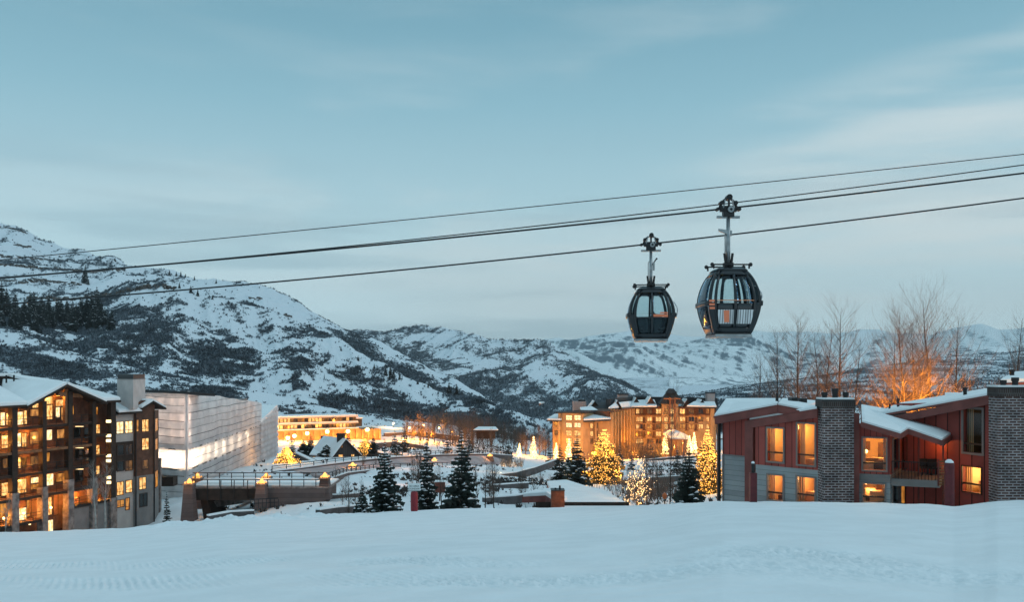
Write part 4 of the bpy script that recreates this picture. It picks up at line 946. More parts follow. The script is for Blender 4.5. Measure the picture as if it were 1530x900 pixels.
mb.tube([a.lerp(b, .01) + Vector((0, 0, 1.02)), a.lerp(b, .98) + Vector((0, 0, 1.02))], .03, BLACK, 6); mb.build('railing', lodge)
mb = MB()
for k in range(9):
    z = zt - .25 + .165 * k; mb.hexa([P(1402.5, 0, 51.3) * 1, P(1411.5, 0, 51.1) * 1, P(1411.5, 0, 51.2) * 1, P(1402.5, 0, 51.4) * 1] * 2, TANWOOD) if False else mb.box(X(1402.5, 51.2), X(1411.5, 51.2), 51.15, 51.22, z, z + .085, TANWOOD)
mb.box(X(1401.3, 51.2), X(1402.4, 51.2), 51.12, 51.26, zt - .3, zt + 1.25, REDTRIM); mb.box(X(1411.6, 51.2), X(1412.6, 51.2), 51.12, 51.26, zt - .3, zt + 1.25, REDTRIM); mb.build('louvre_screen', lodge)
lamp(P(1407, 697, 51.9), 9, (1.0, 0.38, 0.08), .1)
mb = MB(); mb.box(X(1409, 52), X(1410.5, 52), 52, 52.1, LB, Z(658, 52), REDTRIM); mb.box(X(1372, 53), X(1374, 53), 53, 53.1, LB, Z(652, 53), REDTRIM); mb.build('balcony_post', lodge)
for sx, y in ((1378, 53.8), (1392, 53.6)):   # balcony chairs
    cb = MB(); x = X(sx, y); cb.box(x, x + .55, y, y + .5, zt + .38, zt + .46, BLACK); cb.box(x, x + .55, y + .5, y + .56, zt + .38, zt + .95, BLACK)
    for dx in (0, .5):
        for dy in (0, .5): cb.box(x + dx, x + dx + .05, y + dy, y + dy + .05, zt + .003, zt + .378, BLACK)
    o = cb.build('balcony_chair', None, False, (x, y, zt)); tag(o, ('dark chair by the lit doors on the lodge balcony' if sx == 1378 else 'dark chair at the right end of the lodge balcony'), 'chair', 'chairs on the lodge balcony')
roof(lodge, [P(1286, 631, 51.5), P(1345.5, 649, 50.8), P(1357, 641.5, 51.5), P(1409, 659.5, 50.4), P(1429.5, 647, 54.5), P(1349, 617.5, 60), P(1286, 607, 62)], -.30, .17, REDTRIM)
# right unit
W5 = Wall(1342, 57.0, 1480, 50.6); w = W5
ua, ub = w.uo(1310), w.uo(1482); E1 = w.rect(1440, 612, 1468, 677); E2 = w.rect(1438.5, 698.5, 1466.5, 736)
mb = MB(); wall_holes(w, mb, ua, ub, LB, [(ua, w.z(1310, 629)), (ub, w.z(1482, 592))], [E1, E2], REDSIDE); mb.build('upper_wall', lodge)
opening(w, *E1, 0.0, .2, FRAME, .13); opening(w, *E2, 0.0, .32, DFRAME, .06)
room(w, *E2, 240, 3.0, col=(1.0, 0.62, 0.26)); room(w, *E1, 7, 3.4, wallm=mat('dark_room', (0.05, 0.055, 0.055), 0.9))
rake((1308, 628, 57.6), (1482, 591.5, 49.7), .46, .14)
roof(lodge, [P(1300, 623, 58.4), P(1482, 590, 49.6), P(1484, 582, 57), P(1340, 606, 68)], -.12, .17, REDTRIM)
mb = MB()
for px, py, d, h, r in ((1342, 612, 60, 1.0, .09), (1329, 613, 60, .55, .07), (1442, 593, 54, .75, .11), (1331, 640, 54, .3, .08), (1388, 652, 53, .3, .07)): mb.lathe(P(px, py, d), [(r, -.2), (r, h * .6), (r * 1.3, h * .6), (r * 1.3, h * .75)], BLACK, 8)
mb.build('vent_pipe', lodge)
mb = MB(); mb.slab([P(1412, 594, 62), P(1432, 594, 62), P(1432, 592, 63.5), P(1412, 592, 63.5)], -.2, .25, ROOFSNOW); mb.build('roof_hatch', lodge)

# neighbour's roof peeping up behind the right chimney
nb = thing('neighbour_house', 'low house glowing amber under a snowy roof, behind the right brick chimney', 'house', P(1530, 600, 78))
mb = MB(); mb.box(X(1522, 78), X(1600, 78), 78, 79.5, Z(720, 78), Z(570, 78), TANWOOD); mb.build('wall', nb)
roof(nb, [P(1494, 573, 77), P(1606, 568, 77), P(1600, 558, 86), P(1512, 562, 86)], -.2, .45, REDTRIM)
mb = MB(); mb.lathe(P(1512, 566, 80), [(.2, -.5), (.2, .6), (.26, .6), (.26, .8)], BLACK, 8); mb.build('vent_pipe', nb)
lamp(P(1535, 582, 76), 60, (1, .5, .15), .2)

# padded posts by the lodge
PAD = mat('red_padding', (0.115, 0.016, 0.020), 0.6, var=0.25, vscale=4)
def padded_post(px, py_top, py_cap, d, r, label, square=False, basepy=760):
    t = thing('padded_post', label, 'post', P(px, basepy, d)); zb, zt, zc = Z(basepy, d), Z(py_top, d), Z(py_cap, d)
    mb = MB(); c = (X(px, d), d, zb)
    if square: mb.box(c[0] - r, c[0] + r, d - r, d + r, zb, zt, PAD)
    else: mb.lathe(c, [(r * .96, 0), (r, .1), (r, zt - zb - .08), (r * .9, zt - zb)], PAD, 14)
    mb.build('padding', t)
    if zc > zt + .02:
        mb = MB(); mb.lathe((c[0], d, zt + .003), [(r * .5, 0), (r * .5, zc - zt)], BLACK, 10); mb.build('cap', t)
    mb = MB(); mb.lathe((c[0], d, zc + .006), [(r * .9, 0), (r * .8, .08), (r * .35, .17)] if not square else [(r * .55, 0), (r * .4, .08), (r * .2, .1)], ROOFSNOW, 10); mb.build('snow_cap', t)
    return t
padded_post(1125, 707, 693, 45.4, .17, 'square red padded post with black cap before the grey lodge wall', True)
padded_post(1418.5, 692, 692, 46.4, .24, 'round red padded post capped with snow beside the lodge balcony')

# ------------------------------------------------------------------ hotel-sized condominium on the left
condo = thing('apartment_building', 'tall dark timber apartment building with lit balconies and a snowy gable', 'building', P(100, 800, 122))
CB = Z(830, 120)
Wm = Wall(0, 113.7, 172, 132.0); Wb = woff(Wm, -1.7)
FL = [Z(py, 118) for py in (637, 673, 707, 742, 779)]
um0, um1 = Wm.uo(-110), Wm.uo(170)
zeave = Z(607, 113.7)
mb = MB(); b0, b1 = Wb.uo(-110), Wb.uo(171)
wall_holes(Wb, mb, b0, b1, CB, [(b0, zeave), (Wb.uo(33), zeave), (Wb.uo(92), Wb.z(92, 577)), (Wb.uo(150), zeave), (b1, zeave)], [], BROWNSIDE); mb.build('wall', condo)
mb = MB(); Wm.box(mb, um0, um1, CB, zeave - .01, -14, -2.2, BROWNSIDE); mb.build('rear_wing', condo)
for i, z in enumerate(FL):
    mb = MB(); ue = Wm.uo(138) if i < 4 else Wm.uo(66)
    Wm.box(mb, um0, ue, z - .32, z, -1.69, .15, BROWNSIDE); Wm.box(mb, um0, ue, z - .36, z - .04, .151, .21, TANWOOD if i == 1 else DARKWOOD); mb.build('balcony_slab', condo)
def pillar(px0, px1, zt, zstone, mt=DARKWOOD):
    m_ = MB(); a, b = Wm.uo(px0), Wm.uo(px1); Wm.box(m_, a, b, zstone, zt, -.5, .3, mt); o = m_.build('pillar', condo)
    m_ = MB(); Wm.box(m_, a - .12, b + .12, CB, zstone - .002, -.6, .42, STONE); m_.build('stone_base', o)
pillar(16, 24, zeave, Z(735, 117)); pillar(61.5, 67.5, Z(600, 120), Z(728, 120)); pillar(100, 106.5, Z(585, 124), Z(717, 124)); pillar(136, 141.5, zeave, Z(715, 128)); pillar(-42, -34, zeave, Z(735, 112)); pillar(163.5, 171, zeave - .3, Z(745, 131))
# balcony rails bay by bay
for i, z in enumerate(FL):
    for a, b in ((-34, 15), (24.5, 61), (68, 99.5), (107, 135.5)):
        if i == 4 and a > 60: continue
        railing(condo, Wm, Wm.uo(a), Wm.uo(b), z + .003, .02)
# windows and lit rooms on the recessed wall
cw = [(-30, 615, -18, 636, LIT), (-14, 615, -3, 636, LITHI), (0.5, 617, 7, 636, LITHI), (9, 618, 15, 635, LIT), (2, 651, 14, 670, LIT), (-25, 652, -8, 672, LIT), (4, 686, 11, 700, DIM), (2, 722, 15, 741, LIT), (-22, 722, -6, 742, LITHI), (0, 752, 12, 776, LITOR),
      (24.5, 616, 34, 635, LITHI), (35, 614, 40, 634, LIT), (45, 612, 58, 622, LITOR), (48, 603.5, 58, 609.5, LIT), (25, 648, 31, 668, LITHI), (32.5, 648, 39, 668, LIT), (45, 646, 58, 663, LITOR), (27, 684, 30.5, 700, LIT), (32, 685, 39, 699, DIM), (46, 682, 60, 694, DIM),
      (25.5, 717, 39, 737, LIT), (46, 714, 59, 722, LITHI), (46, 724, 61, 731, LITOR), (27, 760, 39, 783, LITHI), (40, 748, 46, 772, LITOR), (47, 748, 58, 778, LIT),
      (66.5, 593, 78, 604, LIT), (66.5, 606, 78, 627, LIT), (83, 598, 95, 607, LIT), (83, 609, 89, 624, LITHI), (91, 609, 95, 628, LITOR), (105, 607, 110, 620, LITOR), (66.5, 643, 77.5, 658, LITHI), (85, 642, 101, 655, LITOR), (68, 677, 74, 690, LITOR), (67, 709, 79.5, 726, LITHI), (84, 708, 96, 720, LITOR),
      (69.5, 744, 77, 770, LIT), (80, 740, 86, 770, LITOR), (68, 778, 79, 795, LITHI), (132, 608, 135, 615, LITOR), (141, 609, 146, 620, LITOR),
      (140.5, 635, 149, 648, LIT), (140.5, 666, 148.5, 679, LIT), (140.5, 697, 148.5, 709, LIT), (142, 730, 148, 740, DIM), (110, 640, 120, 655, GLASS), (112, 672, 124, 688, GLASS), (112, 703, 124, 720, GLASS), (126, 640, 133, 655, GLASS), (127, 672, 134, 688, GLASS)]
for x0, y0, x1, y1, pm in cw: window(condo, Wb, x0, y0, x1, y1, pm, DFRAME, 1, 1, 0.0, .10)
mb = MB(); Wb.box(mb, Wb.uo(107), Wb.uo(136), Wb.z(120, 752), Wb.z(120, 731), .003, .08, TANWOOD); Wb.box(mb, Wb.uo(44), Wb.uo(61), Wb.z(52, 778), Wb.z(52, 744), .003, .06, TANWOOD); Wb.box(mb, Wb.uo(80), Wb.uo(99), Wb.z(90, 790), Wb.z(90, 735), .003, .05, TANWOOD); mb.build('timber_panel', condo)
# wall globes, in pairs by the stair bay
for py in (630, 651.5, 659, 681.5, 689, 714, 721.5):
    mb = MB(); c = Wm.px(161, py, .15); mb.box(c.x - .30, c.x + .30, c.y - .15, c.y + .15, c.z - .2, c.z + .2, LAMPW); mb.build('wall_light', condo)
for px, py in ((120, 638), (120, 670), (120, 702)):
    mb = MB(); c = Wm.px(px + 6, py, -.9); mb.box(c.x - .55, c.x + .55, c.y - .1, c.y + .1, c.z - .03, c.z + .03, LAMPW); mb.build('ceiling_light', condo)
for px, py in ((13, 776), (43, 769), (83.5, 760), (70, 786), (107, 756), (52, 784)):
    mb = MB(); c = Wm.px(px, py, -.9); mb.ball(c, .17, LAMPW); mb.build('porch_lamp', condo)
for px, py, p in ((13, 774, 110), (43, 766, 120), (83, 758, 110), (120, 738, 110), (92, 596, 60), (35, 622, 60), (30, 655, 50), (73, 655, 45), (52, 650, 50), (52, 690, 40), (52, 720, 60), (90, 712, 50), (155, 742, 45), (153, 672, 16), (153, 702, 14), (8, 630, 50), (8, 665, 50), (5, 735, 60)):
    lamp(Wm.px(px, py, -.75), p * 5.5, (1.0, 0.37, 0.05), .15)
mb = MB(); Wm.box(mb, Wm.uo(106.6), Wm.uo(163), Z(756, 127), Z(752.5, 127), -1.69, .1, DARKWOOD); mb.build('balcony_slab', condo)
railing(condo, Wm, Wm.uo(107), Wm.uo(163), Z(752, 127), .02)
for z in (Z(680, 130), Z(711, 130), Z(650, 130)):
    mb = MB(); Wm.box(mb, Wm.uo(140), Wm.uo(163), z - .2, z, -1.69, .12, DARKWOOD); mb.build('balcony_slab', condo); railing(condo, Wm, Wm.uo(140), Wm.uo(160), z + .003, .02)
mb = MB(); Wm.box(mb, Wm.uo(107), Wm.uo(163), CB, Z(757, 127), -1.69, -.2, GREYSTUC); mb.build('plinth', condo)
# roofs
e = .9
def wp(px, z, n): q = Wm.p(Wm.uo(px), z, n); return q
zr = Z(563, 124)
roof(condo, [wp(-115, zeave, e), wp(37, zeave, e), wp(60, zr, -11), wp(-115, zr, -11)], -.3, .5)
roof(condo, [wp(145, zeave, e), wp(174, zeave, e), wp(174, zr - 1.2, -11), wp(100, zr, -11)], -.3, .5)
roof(condo, [wp(-115, zr + .02, -11), wp(120, zr + .02, -11), wp(120, zr - 4, -22), wp(-115, zr - 4, -22)], -.3, .5)
za = Z(574.5, 122.5)
roof(condo, [wp(32, zeave - .15, 1.1), wp(92, za, 1.1), wp(92, za + .25, -11), wp(32, zeave - .15, -4)], -.35, .5)
roof(condo, [wp(92, za, 1.1), wp(152, zeave - .15, 1.1), wp(152, zeave - .1, -4), wp(92, za + .25, -11)], -.35, .5)
mb = MB()
Wm.poly(mb, [(Wm.uo(84), Z(592, 121.5)), (Wm.uo(124), Z(595, 126)), (Wm.uo(120), Z(589, 126)), (Wm.uo(88), Z(586, 121.5))], -.2, .1, TANWOOD)
Wm.box(mb, Wm.uo(96.5), Wm.uo(101), Z(637, 123), Z(582, 123), -.3, .12, TANWOOD); mb.build('gable_truss', condo)
mb = MB(); mb.box(*(lambda a: (a.x - .1, a.x + 1.1, a.y - 1, a.y + 1, a.z, a.z + 1.2))(wp(52, zr - .1, -10)), STEEL)
for px in (26, 37, 52, 63, 75, 86): q = wp(px, zr - .9, -8); mb.tube([q, q + Vector((0, 0, 1.1))], .12, STEEL, 5)
mb.build('roof_vent', condo)
# chimney block behind
mb = MB(); a, b, c_ = P(175, 597, 136), P(199, 597, 133), P(217, 597, 140)
dd_ = a + c_ - b; pts = [a, b, c_, dd_]; base = Z(612, 134); top = Z(567.5, 134)
for q in pts: q.z = 0
mb.slab(pts, base, top, mat('pale_stucco', (0.52, 0.46, 0.44), .9, var=.12, vscale=.8)); o = mb.build('chimney', condo)
mb = MB(); cen = sum(pts, Vector()) / 4; mb.slab([cen + (q - cen) * 1.04 for q in pts], top + .003, top + .12, GREYSTUC); mb.slab([cen + (q - cen) * .97 for q in pts], top + .124, top + .75, STEEL); mb.build('cap', o)
# right wing
Ww = Wall(172, 132.3, 229, 139.0); wa, wb_, wc = Ww.uo(172.5), Ww.uo(199.5), Ww.uo(229)
zw = Z(613, 132)
mb = MB(); Ww.box(mb, wa, wb_, CB, Z(652, 132), -8, 0.0, STUCCO); Ww.box(mb, wa, wb_, Z(652, 132) + .003, zw - .8, -8, 0.0, STUCCO); mb.build('wing_wall', condo)
mb = MB(); Ww.box(mb, wb_ + .003, wc, CB, Z(712, 136), -8, .35, GREYSTUC); mb.build('wing_wall', condo)
mb = MB(); Ww.box(mb, wb_ + .003, wc, Z(712, 136) + .003, Z(603, 136), -8, .30, BROWNSIDE); Ww.poly(mb, [(wb_, Z(603, 136) + .003), (wc, Z(603, 136) + .003), ((wb_ + wc) / 2, Z(599, 136))], -6, .3, BROWNSIDE); mb.build('wing_wall', condo)
mb = MB(); Ww.box(mb, wa + .1, wb_ - .1, Z(705, 132), Z(662, 132), .003, .06, DARKWOOD); mb.build('glazed_panel', condo)
for x0, y0, x1, y1, pm, nn in ((174, 631, 184, 648, LITHI, 0), (187, 630, 197.5, 647, LITHI, 0), (175, 666, 184, 680, GLASS, .06), (187, 665, 197, 679, GLASS, .06), (175, 690, 184, 704, GLASS, .06), (187, 689, 197, 703, DIM, .06), (174.5, 721, 184, 740, LIT, 0), (188, 718.5, 197, 736, LIT, 0), (174.5, 748, 185, 758, LITOR, 0), (187.5, 745, 193, 762, LITOR, 0),
                           (201.5, 628, 204.5, 645, LITOR, .3), (210, 627.5, 219.5, 645, LIT, .3), (210, 655.5, 219.5, 672, LIT, .3), (210.5, 688, 219, 701, DIM, .3), (205.5, 714, 215, 731, LIT, .35), (206, 738, 217, 757, GLASS, .35)):
    window(condo, Ww, x0, y0, x1, y1, pm, DFRAME, 2 if x1 - x0 > 9 else 1, 1, nn, .09, split=.25 if pm is not GLASS else None)
Wr = Wall(229, 139.0, 237, 144.5)
mb = MB(); Wr.box(mb, Wr.uo(229.2), Wr.uo(237), Z(716, 138), Z(616, 138), -6, 0, BROWNSIDE); Wr.box(mb, Wr.uo(229.2), Wr.uo(237), CB, Z(716, 138) - .003, -6, .1, GREYSTUC); mb.build('wing_side', condo)
for y0, y1 in ((626, 644), (656, 672), (704, 728)): window(condo, Wr, 230.5, y0, 234.5, y1, LITOR, DFRAME, 1, 1, .11, .06)
mb = MB(); Wr.box(mb, Wr.uo(236.2), Wr.uo(238), CB, Z(690, 140), -.2, .35, STONE); mb.build('pillar', condo)
for px in (200, 227.5):
    mb = MB(); mb.tube([Ww.px(px, 790, .45), Ww.px(px, 615, .45)], .09, BLACK, 6); mb.build('downspout', condo)
def wq(px, z, n): return Ww.p(Ww.uo(px), z, n)
roof(condo, [wq(171, zw - .4, .9), wq(207, zw - .4, .9), wq(214, Z(600.5, 134), -5), wq(171, Z(600.5, 134), -5)], -.25, .4)
roof(condo, [wq(205, Z(610, 136), 1.1), wq(222, Z(599.8, 137), 1.1), wq(222, Z(599.3, 137), -6), wq(196, Z(610, 136), -6)], -.25, .4)
roof(condo, [wq(222, Z(599.8, 137), 1.1), wq(241, Z(610.5, 139), 1.1), wq(241, Z(610.5, 139), -6), wq(222, Z(599.3, 137), -6)], -.25, .4)

# ------------------------------------------------------------------ building site wrapped in white sheeting
def sheet_mat(name, axis_scale=1.0):
    m = bpy.data.materials.new(name); m.use_nodes = True; n, l = m.node_tree.nodes, m.node_tree.links; n.clear()
    o = n.new('ShaderNodeOutputMaterial'); df = n.new('ShaderNodeBsdfDiffuse'); tr = n.new('ShaderNodeBsdfTranslucent'); mx = n.new('ShaderNodeMixShader'); mx.inputs[0].default_value = 0.42
    t = n.new('ShaderNodeTexCoord'); no = n.new('ShaderNodeTexNoise'); no.inputs['Scale'].default_value = 0.35; no.inputs['Detail'].default_value = 7; l.new(t.outputs['Object'], no.inputs['Vector'])
    r = ramp(n, [(0.3, (0.70, 0.66, 0.66)), (0.7, (0.88, 0.84, 0.83))]); l.new(no.outputs['Fac'], r.inputs[0]); l.new(r.outputs[0], df.inputs[0]); l.new(r.outputs[0], tr.inputs[0])
    bp = n.new('ShaderNodeBump'); bp.inputs['Strength'].default_value = 0.7; bp.inputs['Distance'].default_value = 0.5; n2 = n.new('ShaderNodeTexNoise'); n2.inputs['Scale'].default_value = 0.6; n2.inputs['Detail'].default_value = 4; l.new(t.outputs['Object'], n2.inputs['Vector'])
    l.new(n2.outputs['Fac'], bp.inputs['Height']); l.new(bp.outputs[0], df.inputs['Normal'])
    l.new(df.outputs[0], mx.inputs[1]); l.new(tr.outputs[0], mx.inputs[2]); l.new(mx.outputs[0], o.inputs[0]); MATS[name] = m
    return m
SHEET = sheet_mat('white_sheeting'); STRAP = mat('black_strap', (0.03, 0.03, 0.035), 0.7)
wrap = thing('wrapped_building', 'building site wrapped in pale plastic sheeting with a bright band of light inside', 'building', P(300, 720, 165))
WL = Wall(216, 157.0, 279, 152.0); WR = Wall(279, 152.0, 414, 236.0); WB_ = Z(772, 152)
pnw = Perlin(91)
def tarp(w, px0, px1, ztop0, ztop1, seed, strips):
    """sheets sagging between the scaffold ledgers, each lap held by a dark strap"""
    nu, nv = 120, 90; vs = []; us = np.linspace(w.uo(px0), w.uo(px1), nu)
    for j in range(nv):
        for i, u in enumerate(us):
            f = i / (nu - 1); zt = ztop0 + (ztop1 - ztop0) * f; z = WB_ + (zt - WB_) * j / (nv - 1)
            k = (z - WB_) / 1.36; bul = 0.36 * math.sin(math.pi * (k % 1.0)) ** .7
            ed = min(1, f * 14, (1 - f) * 14); b = .15 + (bul * .5 - .15) * ed + 0.30 * ed * float(pnw(np.array(u / 2.2 + seed), np.array(z / 5.0))) + 0.12 * float(pnw(np.array(u / .7), np.array(z / 1.5 + seed))) + .16 * float(pnw(np.array(u / 1.1 + z / 2.5), np.array(z / .8 - u / 3.0))) * ed
            vs.append(w.p(u, z + 0.35 * float(pnw(np.array(u / 9.0), np.array(k * .0 + seed))), b))
    fs = [(j * nu + i, j * nu + i + 1, (j + 1) * nu + i + 1, (j + 1) * nu + i) for j in range(nv - 1) for i in range(nu - 1)]
    m_ = MB(); m_.add(vs, fs, SHEET); m_.build('sheeting', wrap, True)
    m_ = MB(); zmax = max(ztop0, ztop1); k = 1
    while WB_ + k * 1.36 < zmax:
        path = []
        for i in range(0, nu, 4):
            f = i / (nu - 1); zt = ztop0 + (ztop1 - ztop0) * f; z = WB_ + k * 1.36 + 0.35 * float(pnw(np.array(us[i] / 9.0), np.array(seed * 1.0))) + .2 * float(pnw(np.array(us[i] / 6.0), np.array(k * 3.1 + seed)))
            if z < zt: path.append(w.p(us[i], z, 0.34))
        if len(path) > 2: m_.tube(path, rnd.choice((.02, .03, .05)), STRAP, 4)
        k += 1
    m_.build('strap', wrap)
tarp(WL, 216, 279, Z(588, 160), Z(585.5, 152), 1.3, 12); tarp(WR, 279, 390, Z(585.5, 152), Z(603, 214), 7.7, 12)
zband0, zband1 = Z(702, 152), Z(674, 152)
mb = MB(); ZT = Z(590, 152)

def core(i0):
    c0 = WR.p(WR.uo(280) + .3, 0, -.3); return [WR.p(WR.uo(281 if i0 < 1 else 292), 0, -i0), WR.p(WR.uo(412), 0, -i0), WR.p(WR.uo(412), 0, -14), WL.p(WL.uo(217), 0, -14), WL.p(WL.uo(217), 0, -i0), WL.p(WL.uo(277 if i0 < 1 else 266), 0, -i0)]
mb.slab(core(-.12), zband0 - .3, zband0 - .05, GREYSTUC); mb.slab(core(-.12), zband1, zband1 + .25, GREYSTUC)
mb.slab(core(1.6), WB_, zband0 - .31, GREYSTUC); mb.slab(core(1.6)[:1] + [WR.p(WR.uo(380), 0, -1.6), WR.p(WR.uo(380), 0, -14)] + core(1.6)[3:], zband1 + .26, Z(604, 178), GREYSTUC)
mb.build('floor_slab', wrap)
mb = MB(); WR.box(mb, WR.uo(300), WR.uo(412), zband0, zband1, -4.2, -4.0, STUCCO); mb.build('wall', wrap)
for px in (284, 292, 301, 311, 322, 333, 345, 357, 369): lamp(WR.px(px, 0, -1.5).xy.to_3d() + Vector((0, 0, (zband0 + zband1) / 2)), 420 if px < 335 else 330, (1.0, .80, .56), .4)
for px in (226, 240, 256, 270): lamp(WL.px(px, 0, -1.6).xy.to_3d() + Vector((0, 0, (zband0 + zband1) / 2)), 700, (1.0, .72, .48), .5)
for px in (226, 242, 258, 273):
    for py in (600, 625, 650): lamp(WL.px(px, py, -.9), 70, (1.0, .70, .52), .5)
for px in range(290, 386, 8):
    for py_ in (.35, .75): zz_ = zband1 + .4 + (Z(600, 190) - zband1) * py_; lamp(WR.p(WR.uo(px), zz_, -1.3), 26, (1, .86, .76), .5)
mb = MB(); mb.tube([WL.px(279, 800, 0.05), WL.px(279, 586, .05)], (.16), SHEET, 10); mb.build('corner_sheeting', wrap, True)
mb = MB(); mb.slab([WL.px(214, 583, .6), WL.px(281, 586, .6), WL.px(281, 586, -6) - Vector((0, 0, .6)), WL.px(214, 583, -6) - Vector((0, 0, .6))], -.35, .1, STEEL)
mb.build('roof', wrap)
# lower end of the wrapped site
mb = MB(); vs = []; us = np.linspace(WR.uo(388), WR.uo(414), 30)
for j in range(60):
    for i, u in enumerate(us):
        zt = Z(630, 222) + (Z(606, 236) - Z(630, 222)) * i / 29; z = WB_ + (zt - WB_) * j / 59
        vs.append(WR.p(u, z, .1 + .3 * math.sin(math.pi * (((z - WB_) / 1.36) % 1))))
mb.add(vs, [(j * 30 + i, j * 30 + i + 1, (j + 1) * 30 + i + 1, (j + 1) * 30 + i) for j in range(59) for i in range(29)], SHEET); mb.build('sheeting', wrap, True)
mb = MB(); mb.slab([WR.px(388, 631, .2), WR.px(413, 607, .2), WR.px(413, 606, -7), WR.px(388, 617, -7)], -.4, .3, ROOFSNOW); mb.build('snow_cover', wrap)
mb = MB(); mb.box(X(238, 152), X(272, 152), 148, 150, Z(725, 150), Z(711, 150), DARKWOOD); mb.build('hoarding', wrap)
# ------------------------------------------------------------------ trees
NEEDLE = mat('spruce_needles', (0.022, 0.032, 0.026), 0.9, var=0.5, vscale=0.8)
NEEDLEF = mat('far_spruce_needles', (0.022, 0.030, 0.030), 0.9, var=0.4, vscale=0.3)
NEEDLEB = mat('blue_spruce_needles', (0.10, 0.16, 0.17), 0.9, var=0.4, vscale=0.8)
BARK = mat('bark', (0.055, 0.042, 0.035), 0.9, var=0.4, vscale=3)
ASPEN = mat('aspen_bark', (0.30, 0.28, 0.26), 0.9, var=0.45, vscale=2)
TWIG = mat('twig_wood', (0.115, 0.090, 0.075), 0.9, var=0.35, vscale=1)
TSNOW = mat('branch_snow', (0.74, 0.78, 0.82), 0.8)

def conifer_parts(h, r, seed, layers=24, per=11, snow=0.35, needle=NEEDLE, bulbs=0, bulb_r=0.09, bulbm=None, taper=0.9, leafy=6, fat=1.05, droop=1.5):
    rs = random.Random(seed); tr, cr_, sn, bl = MB(), MB(), MB(), MB()
    tr.tube([(0, 0, -1.0), (0, 0, h * .5), (0, 0, h * .97)], [h * .018, h * .011, h * .002], BARK, 6)
    for li in range(layers):
        f = (li + rs.random() * .5) / layers; z = h * (0.05 + 0.94 * f ** 0.92)
        L0 = r * max(0.03, (1 - f)) ** taper
        n = max(4, int(per * (0.45 + 0.55 * (1 - f))))
        a0 = rs.random() * 6.28
        for k in range(n):
            a = a0 + 6.283 * k / n + rs.uniform(-.3, .3); L = L0 * rs.uniform(.55, 1.18)
            if rs.random() < .08: L *= .4
            dx, dy = math.cos(a), math.sin(a); dr = rs.uniform(.15, .42) * (1 - .5 * f)
            def pt(t, s, up=0.0): return Vector((dx * L * t - dy * s, dy * L * t + dx * s, z - dr * L * t + 0.16 * L * t * t + up))
            wd = (L * 0.20 + 0.10) * fat
            for q in range(leafy):
                t = 0.12 + 0.88 * (q + rs.random() * .6) / leafy; w = wd * (1.15 - .75 * t) * rs.uniform(.6, 1.2); s = 1 if q % 2 else -1
                dz = -droop * (rs.uniform(.03, .22) * L + 0.05)
                a_, b_, c_ = pt(t - .16, 0, .02), pt(t + .06, s * w, dz), pt(min(t + .20, 1.06), s * w * .25, dz * .3)
                d_ = pt(t - .05, -s * w * .35, dz * .8)
                cr_.add([a_, b_, c_, d_], [(0, 1, 2), (0, 2, 3)], needle)
            if rs.random() < snow:
                t0 = rs.uniform(.35, .75); t1 = min(1.0, t0 + rs.uniform(.2, .45)); w = wd * rs.uniform(.45, .95)
                m_ = (t0 + t1) / 2
                sn.add([pt(t0, 0, .05), pt(m_, w, .03), pt(t1, 0, .05), pt(m_, -w, .03), pt(m_, 0, .10 + .05 * L)], [(0, 3, 4), (3, 2, 4), (2, 1, 4), (1, 0, 4)], TSNOW)
            if bulbs and rs.random() < bulbs:
                for _ in range(2 if bulbs < 1 else int(bulbs) + 1):
                    t = rs.uniform(.25, 1.05); c = pt(t, rs.uniform(-wd, wd) * .9, rs.uniform(-.45, .1) * min(1, L)); b = bulb_r * rs.uniform(.6, 1.3)
                    bl.add([c + Vector((b, 0, 0)), c + Vector((-b * .5, b * .87, 0)), c + Vector((-b * .5, -b * .87, 0)), c + Vector((0, 0, b)), c - Vector((0, 0, b))], [(0, 1, 3), (1, 2, 3), (2, 0, 3), (1, 0, 4), (2, 1, 4), (0, 2, 4)], bulbm or BULB)
    return tr, cr_, sn, bl
def conifer(name, loc, h, r, seed, label, group=None, cat='tree', **kw):
    t = thing(name, label, cat, loc, group)
    t['_o'] = (0, 0, 0)
    tr, c, s, b = conifer_parts(h, r, seed, **kw)
    tr.build('trunk', t); c.build('crown', t)
    if s.v: o = s.build('snow', t); o['kind'] = 'stuff'
    if b.v: o = b.build('light_string', t); o['kind'] = 'stuff'
    return t
def tree_at(px, d, top_py, base=None):
    b = vp(px, d, -.2) if base is None else base
    return b, Z(top_py, d) - b.z
